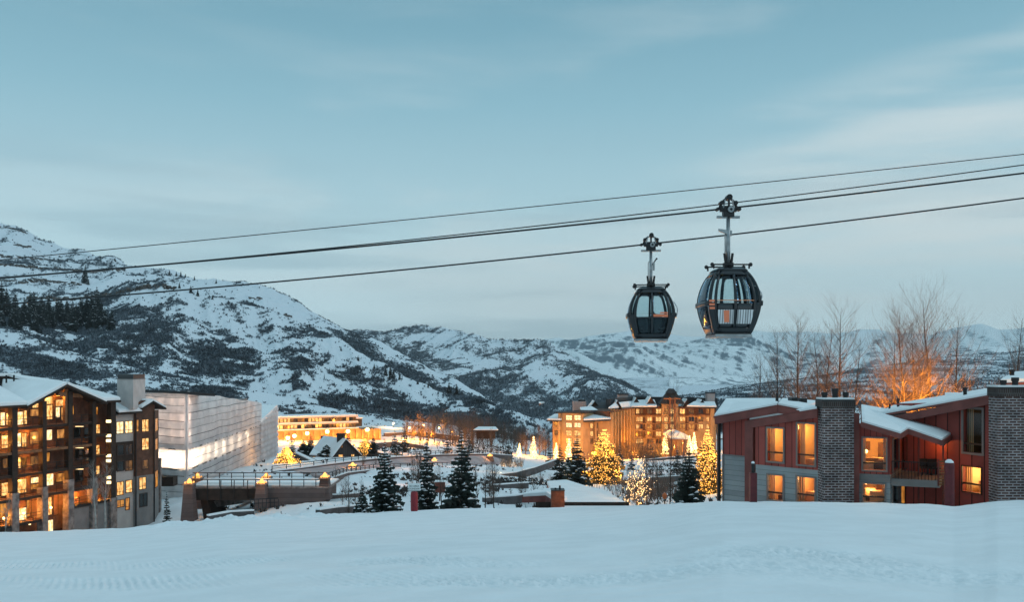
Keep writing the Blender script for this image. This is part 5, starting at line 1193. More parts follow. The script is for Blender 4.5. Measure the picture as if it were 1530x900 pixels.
def bare_mb(h, seed, spread=0.35, levels=5, mt=TWIG, trunk=BARK, r0=None, nsplit=(2, 3), lean=0.0, first=0.22, leader=True):
    rs = random.Random(seed); tr, br = MB(), MB(); r0 = r0 or h * .011
    def grow(p, dirv, L, r, lv):
        n = 3; path = [p]; d_ = dirv.copy()
        for i in range(n):
            d_ = (d_ + Vector((rs.gauss(0, .09), rs.gauss(0, .09), .06 + rs.gauss(0, .04)))).normalized(); path.append(path[-1] + d_ * L / n)
        (tr if lv == 0 or (lv == 1 and r > r0 * .55) else br).tube(path, [r * .8 * (1 - .42 * i / n) for i in range(n + 1)], trunk if lv < 2 else mt, 5 if lv == 0 else 3, False)
        if lv >= levels: return
        k = rs.randint(*nsplit) + (2 if lv == 0 else 0)
        for j in range(k):
            t = rs.uniform(.25, 1.0); i = min(int(t * n), n - 1); q = path[i].lerp(path[i + 1], t * n - i)
            ax = Vector((rs.gauss(0, 1), rs.gauss(0, 1), rs.gauss(0, .25))).normalized()
            nd = (d_ * rs.uniform(.75, 1.1) + ax * spread * rs.uniform(.8, 1.8) + Vector((0, 0, .28))).normalized()
            grow(q, nd, L * rs.uniform(.42, .70), r * rs.uniform(.30, .52), lv + 1)
        grow(path[-1], (d_ + Vector((rs.gauss(0, .1), rs.gauss(0, .1), .1))).normalized(), L * rs.uniform(.55, .75), r * .58, lv + 1)
    # a leader with side limbs all the way up
    z = -0.8; p = Vector((0, 0, z)); d_ = Vector((lean, lean * .4, 1)).normalized(); path = [p]; N = 9; h = h * .95
    for i in range(N):
        d_ = (d_ + Vector((rs.gauss(0, .035), rs.gauss(0, .035), .05))).normalized(); path.append(path[-1] + d_ * (h + .8) / N)
    tr.tube(path, [r0 * (1 - .93 * i / N) for i in range(N + 1)], trunk, 6, False)
    nl = int(26 + h * 2.5)
    for j in range(nl):
        t = first + (0.98 - first) * (j + rs.random()) / nl; i = min(int(t * N), N - 1); q = path[i].lerp(path[i + 1], t * N - i)
        a = rs.random() * 6.283; el = rs.uniform(.5, 1.1)
        nd = Vector((math.cos(a) * math.cos(el), math.sin(a) * math.cos(el), math.sin(el)))
        grow(q, nd, h * rs.uniform(.10, .20) * (1.15 - .75 * t) * (spread / .35), r0 * (1 - .9 * t) * .42, 6 - min(levels, 5) if levels < 5 else 2)
    return tr, br
def bare_tree(name, loc, h, seed, label, group=None, bulbs=None, bn=0, **kw):
    t = thing(name, label, 'tree', loc, group); t['_o'] = (0, 0, 0)
    tr, br = bare_mb(h, seed, **kw)
    tr.build('trunk', t); br.build('branches', t)
    if bulbs:
        rs = random.Random(seed + 5); m_ = MB(); src = br.v + tr.v
        for _ in range(bn):
            c = Vector(rs.choice(src)); 
            if c.z < .2: continue
            b = .05 * rs.uniform(.7, 1.4); m_.add([c + Vector((b, 0, 0)), c + Vector((-b * .5, b * .87, 0)), c + Vector((-b * .5, -b * .87, 0)), c + Vector((0, 0, b)), c - Vector((0, 0, b))], [(0, 1, 3), (1, 2, 3), (2, 0, 3), (1, 0, 4), (2, 1, 4), (0, 2, 4)], bulbs)
        o = m_.build('light_string', t); o['kind'] = 'stuff'
    return t

# spruces just over the crest
for px, d, top, rw, sd, sn, lb in ((575, 88, 656, 2.35, 1, .6, 'bushy snow flecked spruce just left of the slope sign'), (541, 86, 722, 1.55, 2, .45, 'small snowy spruce left of the bushy one by the slope sign'),
                                  (638, 92, 643, 1.6, 3, .4, 'narrow tall spruce directly behind the slope sign'), (690, 88, 641, 2.45, 4, .4, 'tall pointed dark spruce right of the slope sign'),
                                  (1030, 74, 664, 2.3, 6, .25, 'dark spruce close to the left corner of the red lodge'), (249, 104, 733, 1.15, 7, .2, 'small dark spruce at the foot of the left apartment building')):
    b, h = tree_at(px, d, top); conifer('spruce_tree', b, h, rw, sd, lb, layers=30, per=15, snow=sn, leafy=7)
for px, d, top, rw, sd, sn, lb, nd in ((836, 190, 662, 2.0, 11, .25, 'slim dark spruce at the end of the curved retaining wall', NEEDLE), (862, 182, 646, 3.2, 12, .3, 'dark spruce beside the largest gold lit tree', NEEDLE), (848, 196, 680, 3.0, 13, .95, 'frosted blue spruce between two dark spruces before the hotel', NEEDLEB),
                                       (453, 236, 656, 2.4, 14, .2, 'dark spruce left of the gabled house, nearer the lit tree', NEEDLE), (464, 240, 648, 2.0, 15, .2, 'dark spruce touching the left roof of the gabled house', NEEDLE), (488, 228, 664, 3.0, 16, .4, 'snowy spruce in front of the gabled house', NEEDLE), (558, 236, 650, 2.2, 17, .1, 'dark spruce right of the gold lit round tree', NEEDLE)):
    b, h = tree_at(px, d, top); conifer('spruce_tree', b, h, rw, sd, lb, layers=22, per=13, snow=sn, needle=nd, leafy=5, fat=1.4)
# trees strung with lights
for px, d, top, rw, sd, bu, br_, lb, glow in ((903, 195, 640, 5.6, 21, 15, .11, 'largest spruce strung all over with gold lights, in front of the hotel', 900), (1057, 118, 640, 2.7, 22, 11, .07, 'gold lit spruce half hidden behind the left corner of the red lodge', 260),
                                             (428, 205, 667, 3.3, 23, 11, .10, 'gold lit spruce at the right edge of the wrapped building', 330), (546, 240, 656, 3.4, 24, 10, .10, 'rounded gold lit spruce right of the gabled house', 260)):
    b, h = tree_at(px, d, top); conifer('lit_spruce', b, h, rw, sd, lb, 'spruces strung with gold lights', layers=22, per=12, snow=0.0, bulbs=bu, bulb_r=br_, needle=mat('lit_needles', (0.085, 0.075, 0.04), .9, var=.4, vscale=.8), leafy=5, fat=1.2, taper=.75 if px != 546 else .5)  # bulb glow painted into the needles: a lighter, warmer copy of the spruce colour
    for f, k in ((.25, .8), (.6, .4)):
        for a in (3.6, 5.4): lamp(b + Vector((math.cos(a) * rw * k * 1.15, math.sin(a) * rw * k * 1.15, h * f)), glow * 1.6, (1, .42, .05), .4)
for px, d, top, bs, lb in ((776, 330, 662, 686, 'leftmost white lit cone tree by the snow mound'), (797, 330, 651, 687, 'tallest white lit cone tree, on the orange lawn'), (831, 335, 661, 690, 'small white lit cone tree behind the slim dark spruce'), (850, 335, 654, 691, 'white lit cone tree before the hotel left wing'),
                           (994, 345, 645, 678, 'white lit cone tree at the left of the hotel entrance'), (1037, 345, 645, 676, 'white lit cone tree right of the hotel entrance'), (1030, 343, 650, 678, 'thin white lit cone tree touching the hotel entrance canopy')):
    b = P(px, bs, d); h = Z(top, d) - b.z
    conifer('lit_cone_tree', b, h, h * .21, 31, lb, 'cone trees covered in white lights', layers=14, per=9, snow=0.0, bulbs=3.2, bulb_r=.22, bulbm=BULBW, leafy=3)
    lamp(b + Vector((0, -2.5, h * .3)), 1300, (1, .48, .12), .5)

# bare aspens behind the red lodge; the tall clump is lit from below
bare_protos = {}
for i, (px, top, d, sd, sp, lb) in enumerate(((1166, 486, 104, 41, .36, 'slender bare aspen, leftmost behind the red lodge'), (1192, 462, 100, 42, .40, 'bare aspen second from the left behind the red lodge'), (1218, 488, 108, 43, .36, 'short bare aspen between taller ones behind the lodge roof'), (1232, 482, 102, 48, .36, 'thin bare aspen just left of the tall one over the first chimney'),
        (1257, 448, 98, 44, .42, 'tall bare aspen rising over the first brick chimney'), (1274, 500, 110, 49, .36, 'low bare aspen right of the first brick chimney'), (1338, 478, 96, 45, .46, 'bare tree at the left of the amber lit clump'), (1352, 455, 95, 46, .55, 'broad bare tree glowing amber at its base in the lit clump'),
        (1396, 434, 97, 47, .55, 'tallest bare tree of the amber lit clump'), (1375, 470, 102, 50, .5, 'bare tree in the middle of the amber lit clump'), (1428, 462, 100, 51, .45, 'bare tree at the right of the amber lit clump'), (1512, 466, 105, 52, .36, 'lone bare aspen at the far right behind the second chimney'), (1140, 520, 112, 53, .34, 'small bare aspen behind the left gable of the red lodge'))):
    b, h = tree_at(px, d, top); bare_tree('bare_tree', b, h, sd, lb, 'bare trees behind the red lodge', spread=sp, first=.16)
for px, d, p, z in ((1345, 91, 520, 2.2), (1385, 92, 520, 2.2), (1420, 93, 330, 2.0), (1310, 92, 200, 2.0), (1258, 94, 50, 2.4)):
    lamp(vp(px, d, z + 3.0), p * 8, (1, .33, .03), .3)
for px, d, p in ((1352, 92, 650), (1395, 93, 650), (1425, 95, 400)): lamp(vp(px, d, 8.5), p, (1, .34, .04), .3)
# brush hedge lit behind the right unit
rs = random.Random(8); mb = MB()
for _ in range(1500):
    px = rs.uniform(1300, 1500) if rs.random() < .6 else rs.gauss(1385, 28); d = rs.uniform(96, 104); b = vp(px, d); h = rs.uniform(3.5, 8.5) * (1.0 if px > 1400 else .85); q = b + Vector((rs.gauss(0, .5), rs.gauss(0, .5), h)); mb.tube([b, b.lerp(q, .5) + Vector((rs.gauss(0, .12), 0, 0)), q], [.04, .028, .01], TWIG, 3, False)
stuff(mb.build('brush_thicket'), 'tangled bare brush glowing amber behind the red lodge roof', 'brush')

# aspens by the left building and in the village
for px, d, top, sd, lb in ((144, 98, 688, 61, 'pale trunked aspen left of a pair before the apartment building'), (157, 99, 684, 62, 'pale trunked aspen right of a pair before the apartment building'), (8, 96, 742, 63, 'bare sapling at the lower left corner of the apartment building')):
    b = Vector((X(px, d), d, slope_z(px, 93) - .6)); h = Z(top, d) - b.z; bare_tree('aspen_tree', b, h, sd, lb, trunk=ASPEN, mt=ASPEN, spread=.32, first=.45, r0=.13)
vt = [(521, 94, 705, 'thin bare tree in front of the dark retaining wall'), (617, 96, 640, 'thin bare trunk left of the narrow spruce by the sign'), (624, 97, 655, 'second thin bare trunk beside the sign'), (662, 92, 690, 'thin bare trunk between the two tall spruces'), (724, 92, 684, 'leaning bare trunk right of the tall dark spruce'), (738, 93, 680, 'bare trunk leaning right near the curved wall'),
      (716, 95, 690, 'bare trunk touching the right side of the tall dark spruce'), (966, 128, 655, 'amber lit thin trunk right of the largest lit tree'), (973, 129, 660, 'amber lit thin trunk, right of a close pair'), (1000, 78, 560, 'tall dark bare trunk left of the red lodge'), (1021, 82, 640, 'pale bare trunk before the dark spruce by the lodge'), (1040, 84, 650, 'thin pale trunk nearest the red lodge corner'), (985, 80, 672, 'short bare trunk right of the sparkling tree')]
for i, (px, d, top, lb) in enumerate(vt):
    b, h = tree_at(px, d, top); bare_tree('bare_tree', b, h, 70 + i, lb, spread=.24, first=.5, r0=.10 if d < 100 else .14, trunk=ASPEN if px in (1021, 1040) else BARK)
b, h = tree_at(952, 96, 690); t = bare_tree('sparkling_tree', b, h, 91, 'bare little tree wrapped in dazzling white lights at the slope edge', None, BULBW, 330, spread=.6, first=.1, levels=5)
for a in ((-1, -1.2, 1.2), (1.2, -1.4, 1.6), (0, -1.6, 3.2)): lamp(b + Vector(a), 200, (1, .5, .16), .3)

# spruces on the mountainside
def surf(T, px, py):
    i = int(np.argmin(np.abs(T['px'] - px))); c = T['py'][i]; j = int(np.argmax(c <= py))
    return Vector((T['x'][i, j], T['d'][i, j], T['z'][i, j] - .5))
protos = []
for k in range(4):
    protos.append((9.0, k))
rs = random.Random(12); first = {}
def far_spruce(T, px, bpy_, hpx, label, group, w=.2):
    b = surf(T, px, bpy_); h = hpx / F * b.y; k = rs.randint(0, 3)
    if k not in first:
        first[k] = conifer('spruce_tree', b, 10.0, 2.3, 100 + k, label, group, layers=15, per=11, snow=.22, needle=NEEDLEF, leafy=4, fat=2.0, droop=4.5); first[k].scale = (h / 10, h / 10, h / 10); return first[k]
    s = h / 10; return dup(first[k], b, rs.random() * 6.28, (s * rs.uniform(.85, 1.2), s * rs.uniform(.85, 1.2), s), label, group)
GL, GG = 'dark snow dusted spruce in the grove below the left cliffs', 'spruces in the grove below the left cliffs'
for _ in range(64):
    px = rs.uniform(-8, 152); far_spruce(bsp, px, rs.uniform(468, 494) + px * .03, rs.uniform(24, 42), GL, GG)
for px, by, hp in ((167, 496, 37), (156, 488, 32), (145, 484, 58), (138, 478, 44), (128, 424, 30), (10, 468, 42), (3, 476, 60)): far_spruce(bsp if by > 430 else ari, px, by, hp, GL if by > 430 else 'lone spruce standing high on the left mountain face', GG if by > 430 else None)
RL, RG = 'tiny spruce on the skyline ridge above the cliffs', 'spruces along the upper ridge'
for px, by, hp in ((254, 412, 10), (263, 413, 8), (270, 414, 10), (277, 415, 7), (291, 419, 8), (322, 424, 8), (268, 431, 11), (285, 438, 13), (295, 443, 13), (318, 448, 8), (150, 388, 6), (172, 392, 7)): far_spruce(ari if by < 429 else bsp, px, by, hp, RL, RG)
ML, MG = 'dark spruce in the shaded draw right of the left mountain', 'spruces in the shaded draw'
for px, by, hp in ((576, 562, 16), (583, 566, 22), (589, 566, 16), (597, 568, 12), (560, 552, 10), (671, 590, 20), (683, 592, 20), (535, 540, 10), (510, 525, 9), (625, 575, 9), (640, 580, 9), (225, 490, 10), (219, 502, 8)): far_spruce(bsp, px, by, hp, ML, MG)

# ------------------------------------------------------------------ rock bands
ROCK = mat('sandstone', (0.105, 0.090, 0.080), 0.9, var=0.6, vscale=.12)
def outcrop(name, T, pts, hpx, seed, th=8.0):
    """a broken ledge standing out of the slope with snow left on its top"""
    rs_ = random.Random(seed); m_ = MB(); n = int(sum(math.hypot(b[0] - a[0], b[1] - a[1]) for a, b in zip(pts, pts[1:])) / 2.2)
    xs = [p[0] for p in pts]; ys = [p[1] for p in pts]
    for i in range(n):
        px = xs[0] + (xs[-1] - xs[0]) * i / n; py = float(np.interp(px, xs, ys)) + rs_.uniform(-1, 1)
        if rs_.random() < .12: continue
        b = surf(T, px, py); k = b.y / F; w = rs_.uniform(1.4, 3.4) * k; h = hpx * rs_.uniform(.45, 1.1) * k
        o = [rs_.uniform(-.3, .3) for _ in range(8)]
        c = [b + Vector((-w / 2 + o[0], -1.5 + o[1], -h * .6)), b + Vector((w / 2 + o[2], -1.5 + o[3], -h * .6)), b + Vector((w / 2, th, -h * .6)), b + Vector((-w / 2, th, -h * .6)), b + Vector((-w * .45 + o[4], -.8 + o[5], h * .55)), b + Vector((w * .45, -.8 + o[6], h * .55 * rs_.uniform(.7, 1.1))), b + Vector((w * .45, th, h * .6)), b + Vector((-w * .45, th, h * .6))]
        m_.hexa(c, ROCK)
    struct(m_.build(name))
outcrop('rock_outcrop', bsp, [(176, 440), (195, 436), (215, 432), (240, 430), (262, 434)], 11, 1); outcrop('rock_outcrop', bsp, [(40, 448), (70, 447), (110, 449), (150, 443), (170, 442)], 8, 2)
outcrop('rock_outcrop', ari, [(360, 475), (385, 472), (410, 471), (436, 474)], 8, 3); outcrop('rock_outcrop', ari, [(370, 446), (392, 448)], 6, 4)
outcrop('rock_outcrop', ari, [(0, 397), (30, 399), (62, 402), (100, 404), (130, 408), (150, 406), (186, 404)], 6, 5); outcrop('rock_outcrop', ari, [(20, 366), (45, 370)], 4, 6); outcrop('rock_outcrop', ari, [(0, 420), (30, 424), (60, 421), (120, 426)], 5, 7)
outcrop('rock_outcrop', ari, [(0, 384), (25, 385), (60, 388), (90, 391)], 3.5, 9)
outcrop('rock_outcrop', ari, [(0, 340), (20, 342), (40, 350)], 3, 8, 4)
# ------------------------------------------------------------------ lamps of the village
def street_lamp(px, d, py, power, label, group='glowing street lamps of the village', r=.5, col=(1, .50, .13), pole=True, off=1.2):
    b = vp(px, d); zt = Z(py, d); t = thing('street_lamp', label, 'lamp', (b.x, d, min(b.z, zt - 2.5)))
    if group: t['group'] = group
    mb = MB(); mb.tube([(b.x, d, min(b.z, zt - 2.5) - .3), (b.x, d, zt - r)], .09, BLACK, 6); mb.build('pole', t)
    mb = MB(); mb.ball((b.x, d, zt), r, LAMPW, 10); mb.build('lantern', t, True)
    mb = MB(); mb.lathe((b.x, d, zt + r * .9), [(r * .8, 0), (r * .3, .25)], BLACK, 8); mb.build('cap', t)
    lamp((b.x, d - off, zt + .2), power * 2.2, (col[0], col[1] * .70, col[2] * .28), .5)
    return t

# ------------------------------------------------------------------ stone footbridge with lantern piers
BR = stripe_mat('pinkish_stone', (0.115, 0.09, 0.087), (0.085, 0.066, 0.064), 1.6, 'Z', .9, .12)
bridge = thing('footbridge', 'snow decked bridge with dark rails and stone piers carrying amber lanterns', 'bridge', P(390, 745, 129))
zd = Z(728, 125)
mb = MB(); mb.box(X(276, 125), X(492, 125), 125, 133, zd - .25, zd, STONE); mb.build('deck', bridge)
mb = MB(); mb.box(X(284, 125), X(490, 125), 125.4, 132.6, zd + .003, zd + .22, ROOFSNOW); mb.build('deck_snow', bridge)
mb = MB(); mb.box(X(290, 125), X(393, 125), 125.05, 125.5, zd - 1.9, zd - .26, DARKWOOD); mb.build('girder', bridge); mb = MB(); mb.box(X(290, 125), X(393, 125), 132.4, 132.9, zd - 1.9, zd - .26, DARKWOOD); mb.build('girder', bridge)
for px in range(310, 392, 20): mb = MB(); mb.tube([(X(px, 125), 125.03, zd + .9), (X(px, 125), 124.9, zd - .4), (X(px, 125), 125.03, zd - 1.7)], .09, STEEL, 5); mb.build('brace', bridge)
mb = MB(); mb.box(X(394, 125), X(486, 125), 125.05, 132.9, Z(800, 125), zd - .26, BR); mb.build('abutment', bridge)
for d_, py in ((125.1, 1.05), (132.8, 1.05)):
    mb = MB(); mb.box(X(288, d_), X(490, d_), d_ - .06, d_ + .06, zd + .95, zd + 1.07, BLACK); mb.box(X(288, d_), X(490, d_), d_ - .03, d_ + .03, zd + .45, zd + .52, BLACK)
    for px in range(292, 490, 18): mb.box(X(px, d_) - .05, X(px, d_) + .05, d_ - .05, d_ + .05, zd, zd + 1.06, BLACK)
    mb.build('railing', bridge)
def lantern_pier(px, d, top, base_py, parent=None, w=.74, label=None, power=90):
    x = X(px, d); zt = Z(top + 8, d); zb = Z(base_py, d)
    t = parent or thing('lantern_pier', label, 'pier', (x, d, zb), 'stone piers with amber lanterns')
    mb = MB(); mb.hexa([(x - w * 1.25, d - w * 1.25, zb), (x + w * 1.25, d - w * 1.25, zb), (x + w * 1.25, d + w * 1.25, zb), (x - w * 1.25, d + w * 1.25, zb), (x - w * .8, d - w * .8, zt), (x + w * .8, d - w * .8, zt), (x + w * .8, d + w * .8, zt), (x - w * .8, d + w * .8, zt)], BR); p_ = mb.build('pier', t)
    mb = MB(); mb.box(x - w, x + w, d - w, d + w, zt + .003, zt + .22, STONE); mb.build('cap_stone', p_)
    mb = MB()
    for a, b in ((-.6, -.6), (.6, -.6), (.6, .6), (-.6, .6)): mb.ball((x + a * w, d + b * w, zt + .34), .13, LAMPO, 8)
    mb.lathe((x, d, zt + .24), [(w * .5, 0), (w * .42, .35), (w * .08, .7)], LAMPO, 10); mb.build('lantern', p_)
    lamp((x, d - w - .9, zt + 1.0), power * 1.2, (1, .38, .06), .3)
    return t
lantern_pier(283, 124.4, 717, 778, bridge); lantern_pier(295, 133.4, 708.5, 760, bridge); lantern_pier(391, 124.4, 717, 760, bridge); lantern_pier(398, 133.4, 708, 740, bridge); lantern_pier(485.5, 126, 708, 745, bridge); lantern_pier(487, 133, 712, 738, bridge)
mb = MB(); mb.hexa([(X(300, 124), 126, Z(800, 124)), (X(318, 124), 126, Z(800, 124)), (X(318, 124), 132, Z(800, 124)), (X(300, 124), 132, Z(800, 124)), (X(292, 124), 126, zd - 1.9), (X(302, 124), 126, zd - 1.9), (X(302, 124), 132, zd - 1.9), (X(292, 124), 132, zd - 1.9)], DARKWOOD); mb.build('abutment', bridge)
lamp(P(322, 752, 131), 150, (1, .8, .6), .3)
mb = MB(); mb.slab([P(318, 750, 128), P(392, 740, 138), P(392, 737, 141), P(318, 744, 131)], -.9, 0, STONE); o = mb.build('stone_ramp'); tag(o, 'low stone ramp under the bridge, lit from beneath it', 'ramp')

# upper road on its parapet wall, winding back to the right
def polyroad(name, pts, label, cat, hgt=1.0, th=.6, mt=BR, railm=None, kind=None, snow=True, drop=3.0):
    t = thing(name, label, cat, P(*pts[len(pts) // 2]))
    mb = MB(); w3 = [P(*p) for p in pts]; sb = MB(); rb = MB()
    for i, (a, b) in enumerate(zip(w3, w3[1:])):
        n = Vector((b.y - a.y, -(b.x - a.x), 0)).normalized() * th
        c0 = [a, b, b - n, a - n]; e_ = .003 * (i % 2)
        mb.hexa([q + Vector((0, 0, -drop)) for q in c0] + [q + Vector((0, 0, e_)) for q in c0], mt)
        if snow: sb.hexa([q + Vector((0, 0, .006)) for q in c0] + [q + Vector((0, 0, .16)) for q in c0], ROOFSNOW)
        if railm:
            m_ = (a + b) / 2; rb.tube([a - n * .5 + Vector((0, 0, 1.0)), b - n * .5 + Vector((0, 0, 1.0))], .07, railm, 5, False); rb.tube([a - n * .5 + Vector((0, 0, .55)), b - n * .5 + Vector((0, 0, .55))], .05, railm, 5, False)
            k = max(1, int((b - a).length / 2.6))
            for j in range(k): q = a.lerp(b, j / k) - n * .5; rb.tube([q, q + Vector((0, 0, 1.05))], .09, railm, 5)
    mb.build('wall', t)
    if snow: sb.build('snow_cover', t)
    if railm: rb.build('railing', t)
    return t
polyroad('road_parapet', [(408, 705, 176), (450, 700, 182), (490, 694.5, 188), (527, 690, 196), (575, 684.5, 208), (620, 682, 220), (660, 680, 232), (700, 679, 245), (735, 679, 256), (765, 681, 266)], 'long far road parapet with dark rail behind the bridge', 'parapet', railm=BLACK, drop=2.6)
polyroad('road_parapet', [(494, 716, 150), (520, 707, 165), (560, 702, 182), (600, 700, 194), (640, 699, 205), (690, 697, 222)], 'near road parapet running right from the end lantern pier', 'parapet', railm=BLACK, drop=3.2)
mb = MB(); rp = [P(*p) for p in ((495, 715, 152), (520, 705.5, 168), (560, 700.5, 184), (600, 698, 198), (640, 696.5, 210), (700, 694, 228), (760, 690, 262), (730, 681.5, 252), (660, 683, 228), (600, 686, 211), (530, 692.5, 193), (440, 704, 178))]
for q in rp: q.z += .1
mb.slab(rp, -1.0, 0, mat('snowy_road', (0.40, 0.33, 0.33), .8, var=.3, vscale=.3)); struct(mb.build('road'))
for px, d, top, bs, lb in ((527, 186, 690, 712, 'lantern pier on the road in front of the dark gabled house'), (602, 196, 700, 716, 'lantern pier behind the slope sign on the near parapet'), (649, 222, 682, 700, 'lantern pier right of the narrow spruce on the far parapet'), (644, 206, 696, 712, 'lower lantern pier right of the narrow spruce'), (732, 248, 675, 690, 'lantern pier at the far right end of the road')):
    lantern_pier(px, d, top, bs, None, 1.0, lb, 220)

# retaining walls
WALLD = mat('dark_retaining_stone', (0.085, 0.082, 0.085), .9, var=.4, vscale=.7, bump=.5, bscale=2)
polyroad('retaining_wall', [(690, 716.5, 186), (735, 711, 192), (772, 706.5, 198), (800, 699, 208), (822, 691, 222), (835, 686, 240)], 'dark curved retaining wall below the lit plaza', 'wall', mt=WALLD, drop=1.6)
polyroad('retaining_wall', [(725, 745, 118), (770, 742, 122), (800, 737, 128), (832, 733.5, 136)], 'long dark low wall left of the snowy roof with the orange chimney', 'wall', mt=WALLD, drop=1.1)
polyroad('retaining_wall', [(478, 763, 98), (505, 759, 101), (545, 756, 104), (600, 757, 108)], 'dark low wall behind the small snowy spruce', 'wall', mt=WALLD, drop=1.3)
polyroad('retaining_wall', [(470, 742, 128), (510, 740, 130), (545, 737, 134)], 'short reddish wall right of the bridge', 'wall', mt=BR, drop=.8)
polyroad('retaining_wall', [(595, 730, 145), (650, 728, 148), (720, 727, 150), (790, 722, 156)], 'dark low wall crossing behind the tall dark spruce', 'wall', mt=WALLD, drop=1.0)
polyroad('retaining_wall', [(312, 772, 108), (345, 766, 110), (380, 764, 112)], 'dark low wall at the foot of the bridge', 'wall', mt=WALLD, drop=1.4)
polyroad('retaining_wall', [(880, 694, 300), (940, 690, 318), (1000, 684, 330), (1060, 681, 335)], 'long snowy terrace wall before the hotel', 'wall', mt=BR, drop=2.0)
polyroad('retaining_wall', [(960, 715, 180), (1010, 712, 186), (1065, 716, 190)], 'dark terrace wall left of the red lodge', 'wall', mt=WALLD, drop=1.4)

polyroad('retaining_wall', [(553, 664, 285), (585, 661, 296), (612, 663, 300), (640, 668, 300)], 'pinkish lane wall right of the terrace arcade', 'wall', mt=BR, drop=2.4)
polyroad('retaining_wall', [(575, 648, 352), (610, 646, 368), (650, 648, 380), (690, 653, 385)], 'upper lane wall under the bright snow bank', 'wall', mt=BR, drop=2.2)
polyroad('retaining_wall', [(415, 672, 280), (450, 670, 284), (485, 672, 286)], 'low wall behind the gold lit spruce by the wrapped building', 'wall', mt=BR, drop=1.6)
rs = random.Random(64); mb = MB()
for _ in range(900):
    px = rs.gauss(968, 26); d = rs.uniform(125, 190); b = vp(px, d); h = rs.uniform(.8, 3.0); q = b + Vector((rs.gauss(0, .5), rs.gauss(0, .5), h)); mb.tube([b, b.lerp(q, .5) + Vector((rs.gauss(0, .1), 0, 0)), q], [.05, .035, .012], TWIG, 3, False)
stuff(mb.build('bank_brush'), 'tangled bare brush on the bank left of the red lodge', 'brush')
for px, d, pw in ((945, 150, 260), (968, 165, 300), (985, 140, 160), (955, 125, 120)): lamp(vp(px, d, 3.2), pw, (1, .34, .04), .3)
# plaza shrubs in a pool of light
rs = random.Random(44)
sh = thing('plaza_shrub', 'cluster of small shrubs in a pool of white light on the plaza', 'shrub', vp(762, 212)); mb = MB()
for _ in range(160):
    px = rs.uniform(748, 782); d = rs.uniform(206, 220); b = P(px, 697 + rs.uniform(-2, 2), d); mb.tube([b, b + Vector((rs.gauss(0, .35), rs.gauss(0, .35), rs.uniform(.8, 2.4)))], [.06, .02], TWIG, 3, False)
mb.build('branches', sh)
for px in (752, 766, 776): lamp(P(px, 697, 207), 420, (1, .78, .5), .4)

# ------------------------------------------------------------------ low snowy roof with an orange brick chimney
lowh = thing('sunken_lodge', 'low building buried in snow with an orange brick chimney at the slope edge', 'house', P(850, 760, 90))
mb = MB(); mb.slab([P(800, 765, 84), P(940, 765, 84), P(930, 765, 112), P(800, 765, 112)], 0, .9, DARKWOOD); mb.build('wall', lowh)
roof(lowh, [P(836, 770, 79), P(958, 770, 79), P(905, 737, 110), P(880, 732, 118), P(846, 721, 128), P(817, 723, 126)], -.5, .4, REDTRIM)
roof(lowh, [P(780, 743, 94), P(815, 741, 90), P(835, 754, 82), P(848, 748, 92), P(822, 735, 104), P(800, 737, 106)], -.65, .45, REDTRIM)
OBRICK = brick_mat('orange_brick', ((0.22, 0.06, 0.025), (0.30, 0.09, 0.04)), (0.12, 0.07, 0.05), .3, .11)
mb = MB(); mb.box(X(824, 81), X(843.5, 81), 81, 82.3, Z(762, 81), Z(734.5, 81), OBRICK); c_ = mb.build('chimney', lowh)
mb = MB(); mb.box(X(823.5, 81), X(844, 81), 80.95, 82.35, Z(734.5, 81) + .003, Z(733, 81), STEEL); mb.build('cap', c_)
for px, py in ((830.5, 731), (837, 727.5)): mb = MB(); mb.lathe((X(px, 81), 81.6, Z(733, 81)), [(.09, 0), (.09, (733 - py) / F * 81)], BLACK, 8); mb.build('flue', c_)
lamp(P(846, 744, 79.6), 38, (1, .45, .12), .2); lamp(P(935, 748, 86), 150, (1, .5, .25), .4)

# ------------------------------------------------------------------ dark gabled house
house = thing('gabled_house', 'dark timber gabled house with a small cupola and one lit window', 'house', P(512, 692, 232))
Wg = Wall(499, 226, 537, 231); w = Wg; zb, ze, za = Z(700, 229), Z(677.5, 229), Z(657, 229)
DGREY = stripe_mat('dark_clapboard', (0.040, 0.036, 0.036), (0.02, 0.018, 0.018), 2.2, 'X', .8, .12)
mb = MB(); u0, u1, uc = w.uo(499), w.uo(535), w.uo(515.5); w.poly(mb, [(u0, zb), (u1, zb), (u1, ze), (uc, za), (u0, ze)], -9, 0, DGREY); mb.build('wall', house)
def hp(u, z, n): return w.p(u, z, n)
ov = .35
roof(house, [hp(u0 - .8, ze - .8, .6), hp(uc, za + .1, .6), hp(uc, za + .1, -11), hp(u0 - .8, ze - .8, -11)], -.22, .4)
roof(house, [hp(uc, za + .1, .6), hp(u1 + .9, ze - .9, .6), hp(u1 + .9, ze - .9, -11), hp(uc, za + .1, -11)], -.22, .4)
for r_, pm in (((506, 680, 512, 687), LIT), ((509, 664, 511.5, 669), LITOR), ((525, 679.5, 529, 684), LIT)): window(house, w, *r_, pm, TANWOOD, 2 if pm is LIT else 1, 1, 0, .09)
mb = MB(); c = hp(uc, za, -2); mb.box(c.x - .9, c.x + .9, c.y - .9, c.y + .9, za - 1.0, za + 1.1, DGREY); mb.slab([(c.x - 1.1, c.y - 1.1, za + 1.1), (c.x + 1.1, c.y - 1.1, za + 1.1), (c.x + 1.1, c.y + 1.1, za + 1.1), (c.x - 1.1, c.y + 1.1, za + 1.1)], 0.003, .4, DARKWOOD); mb.build('cupola', house)
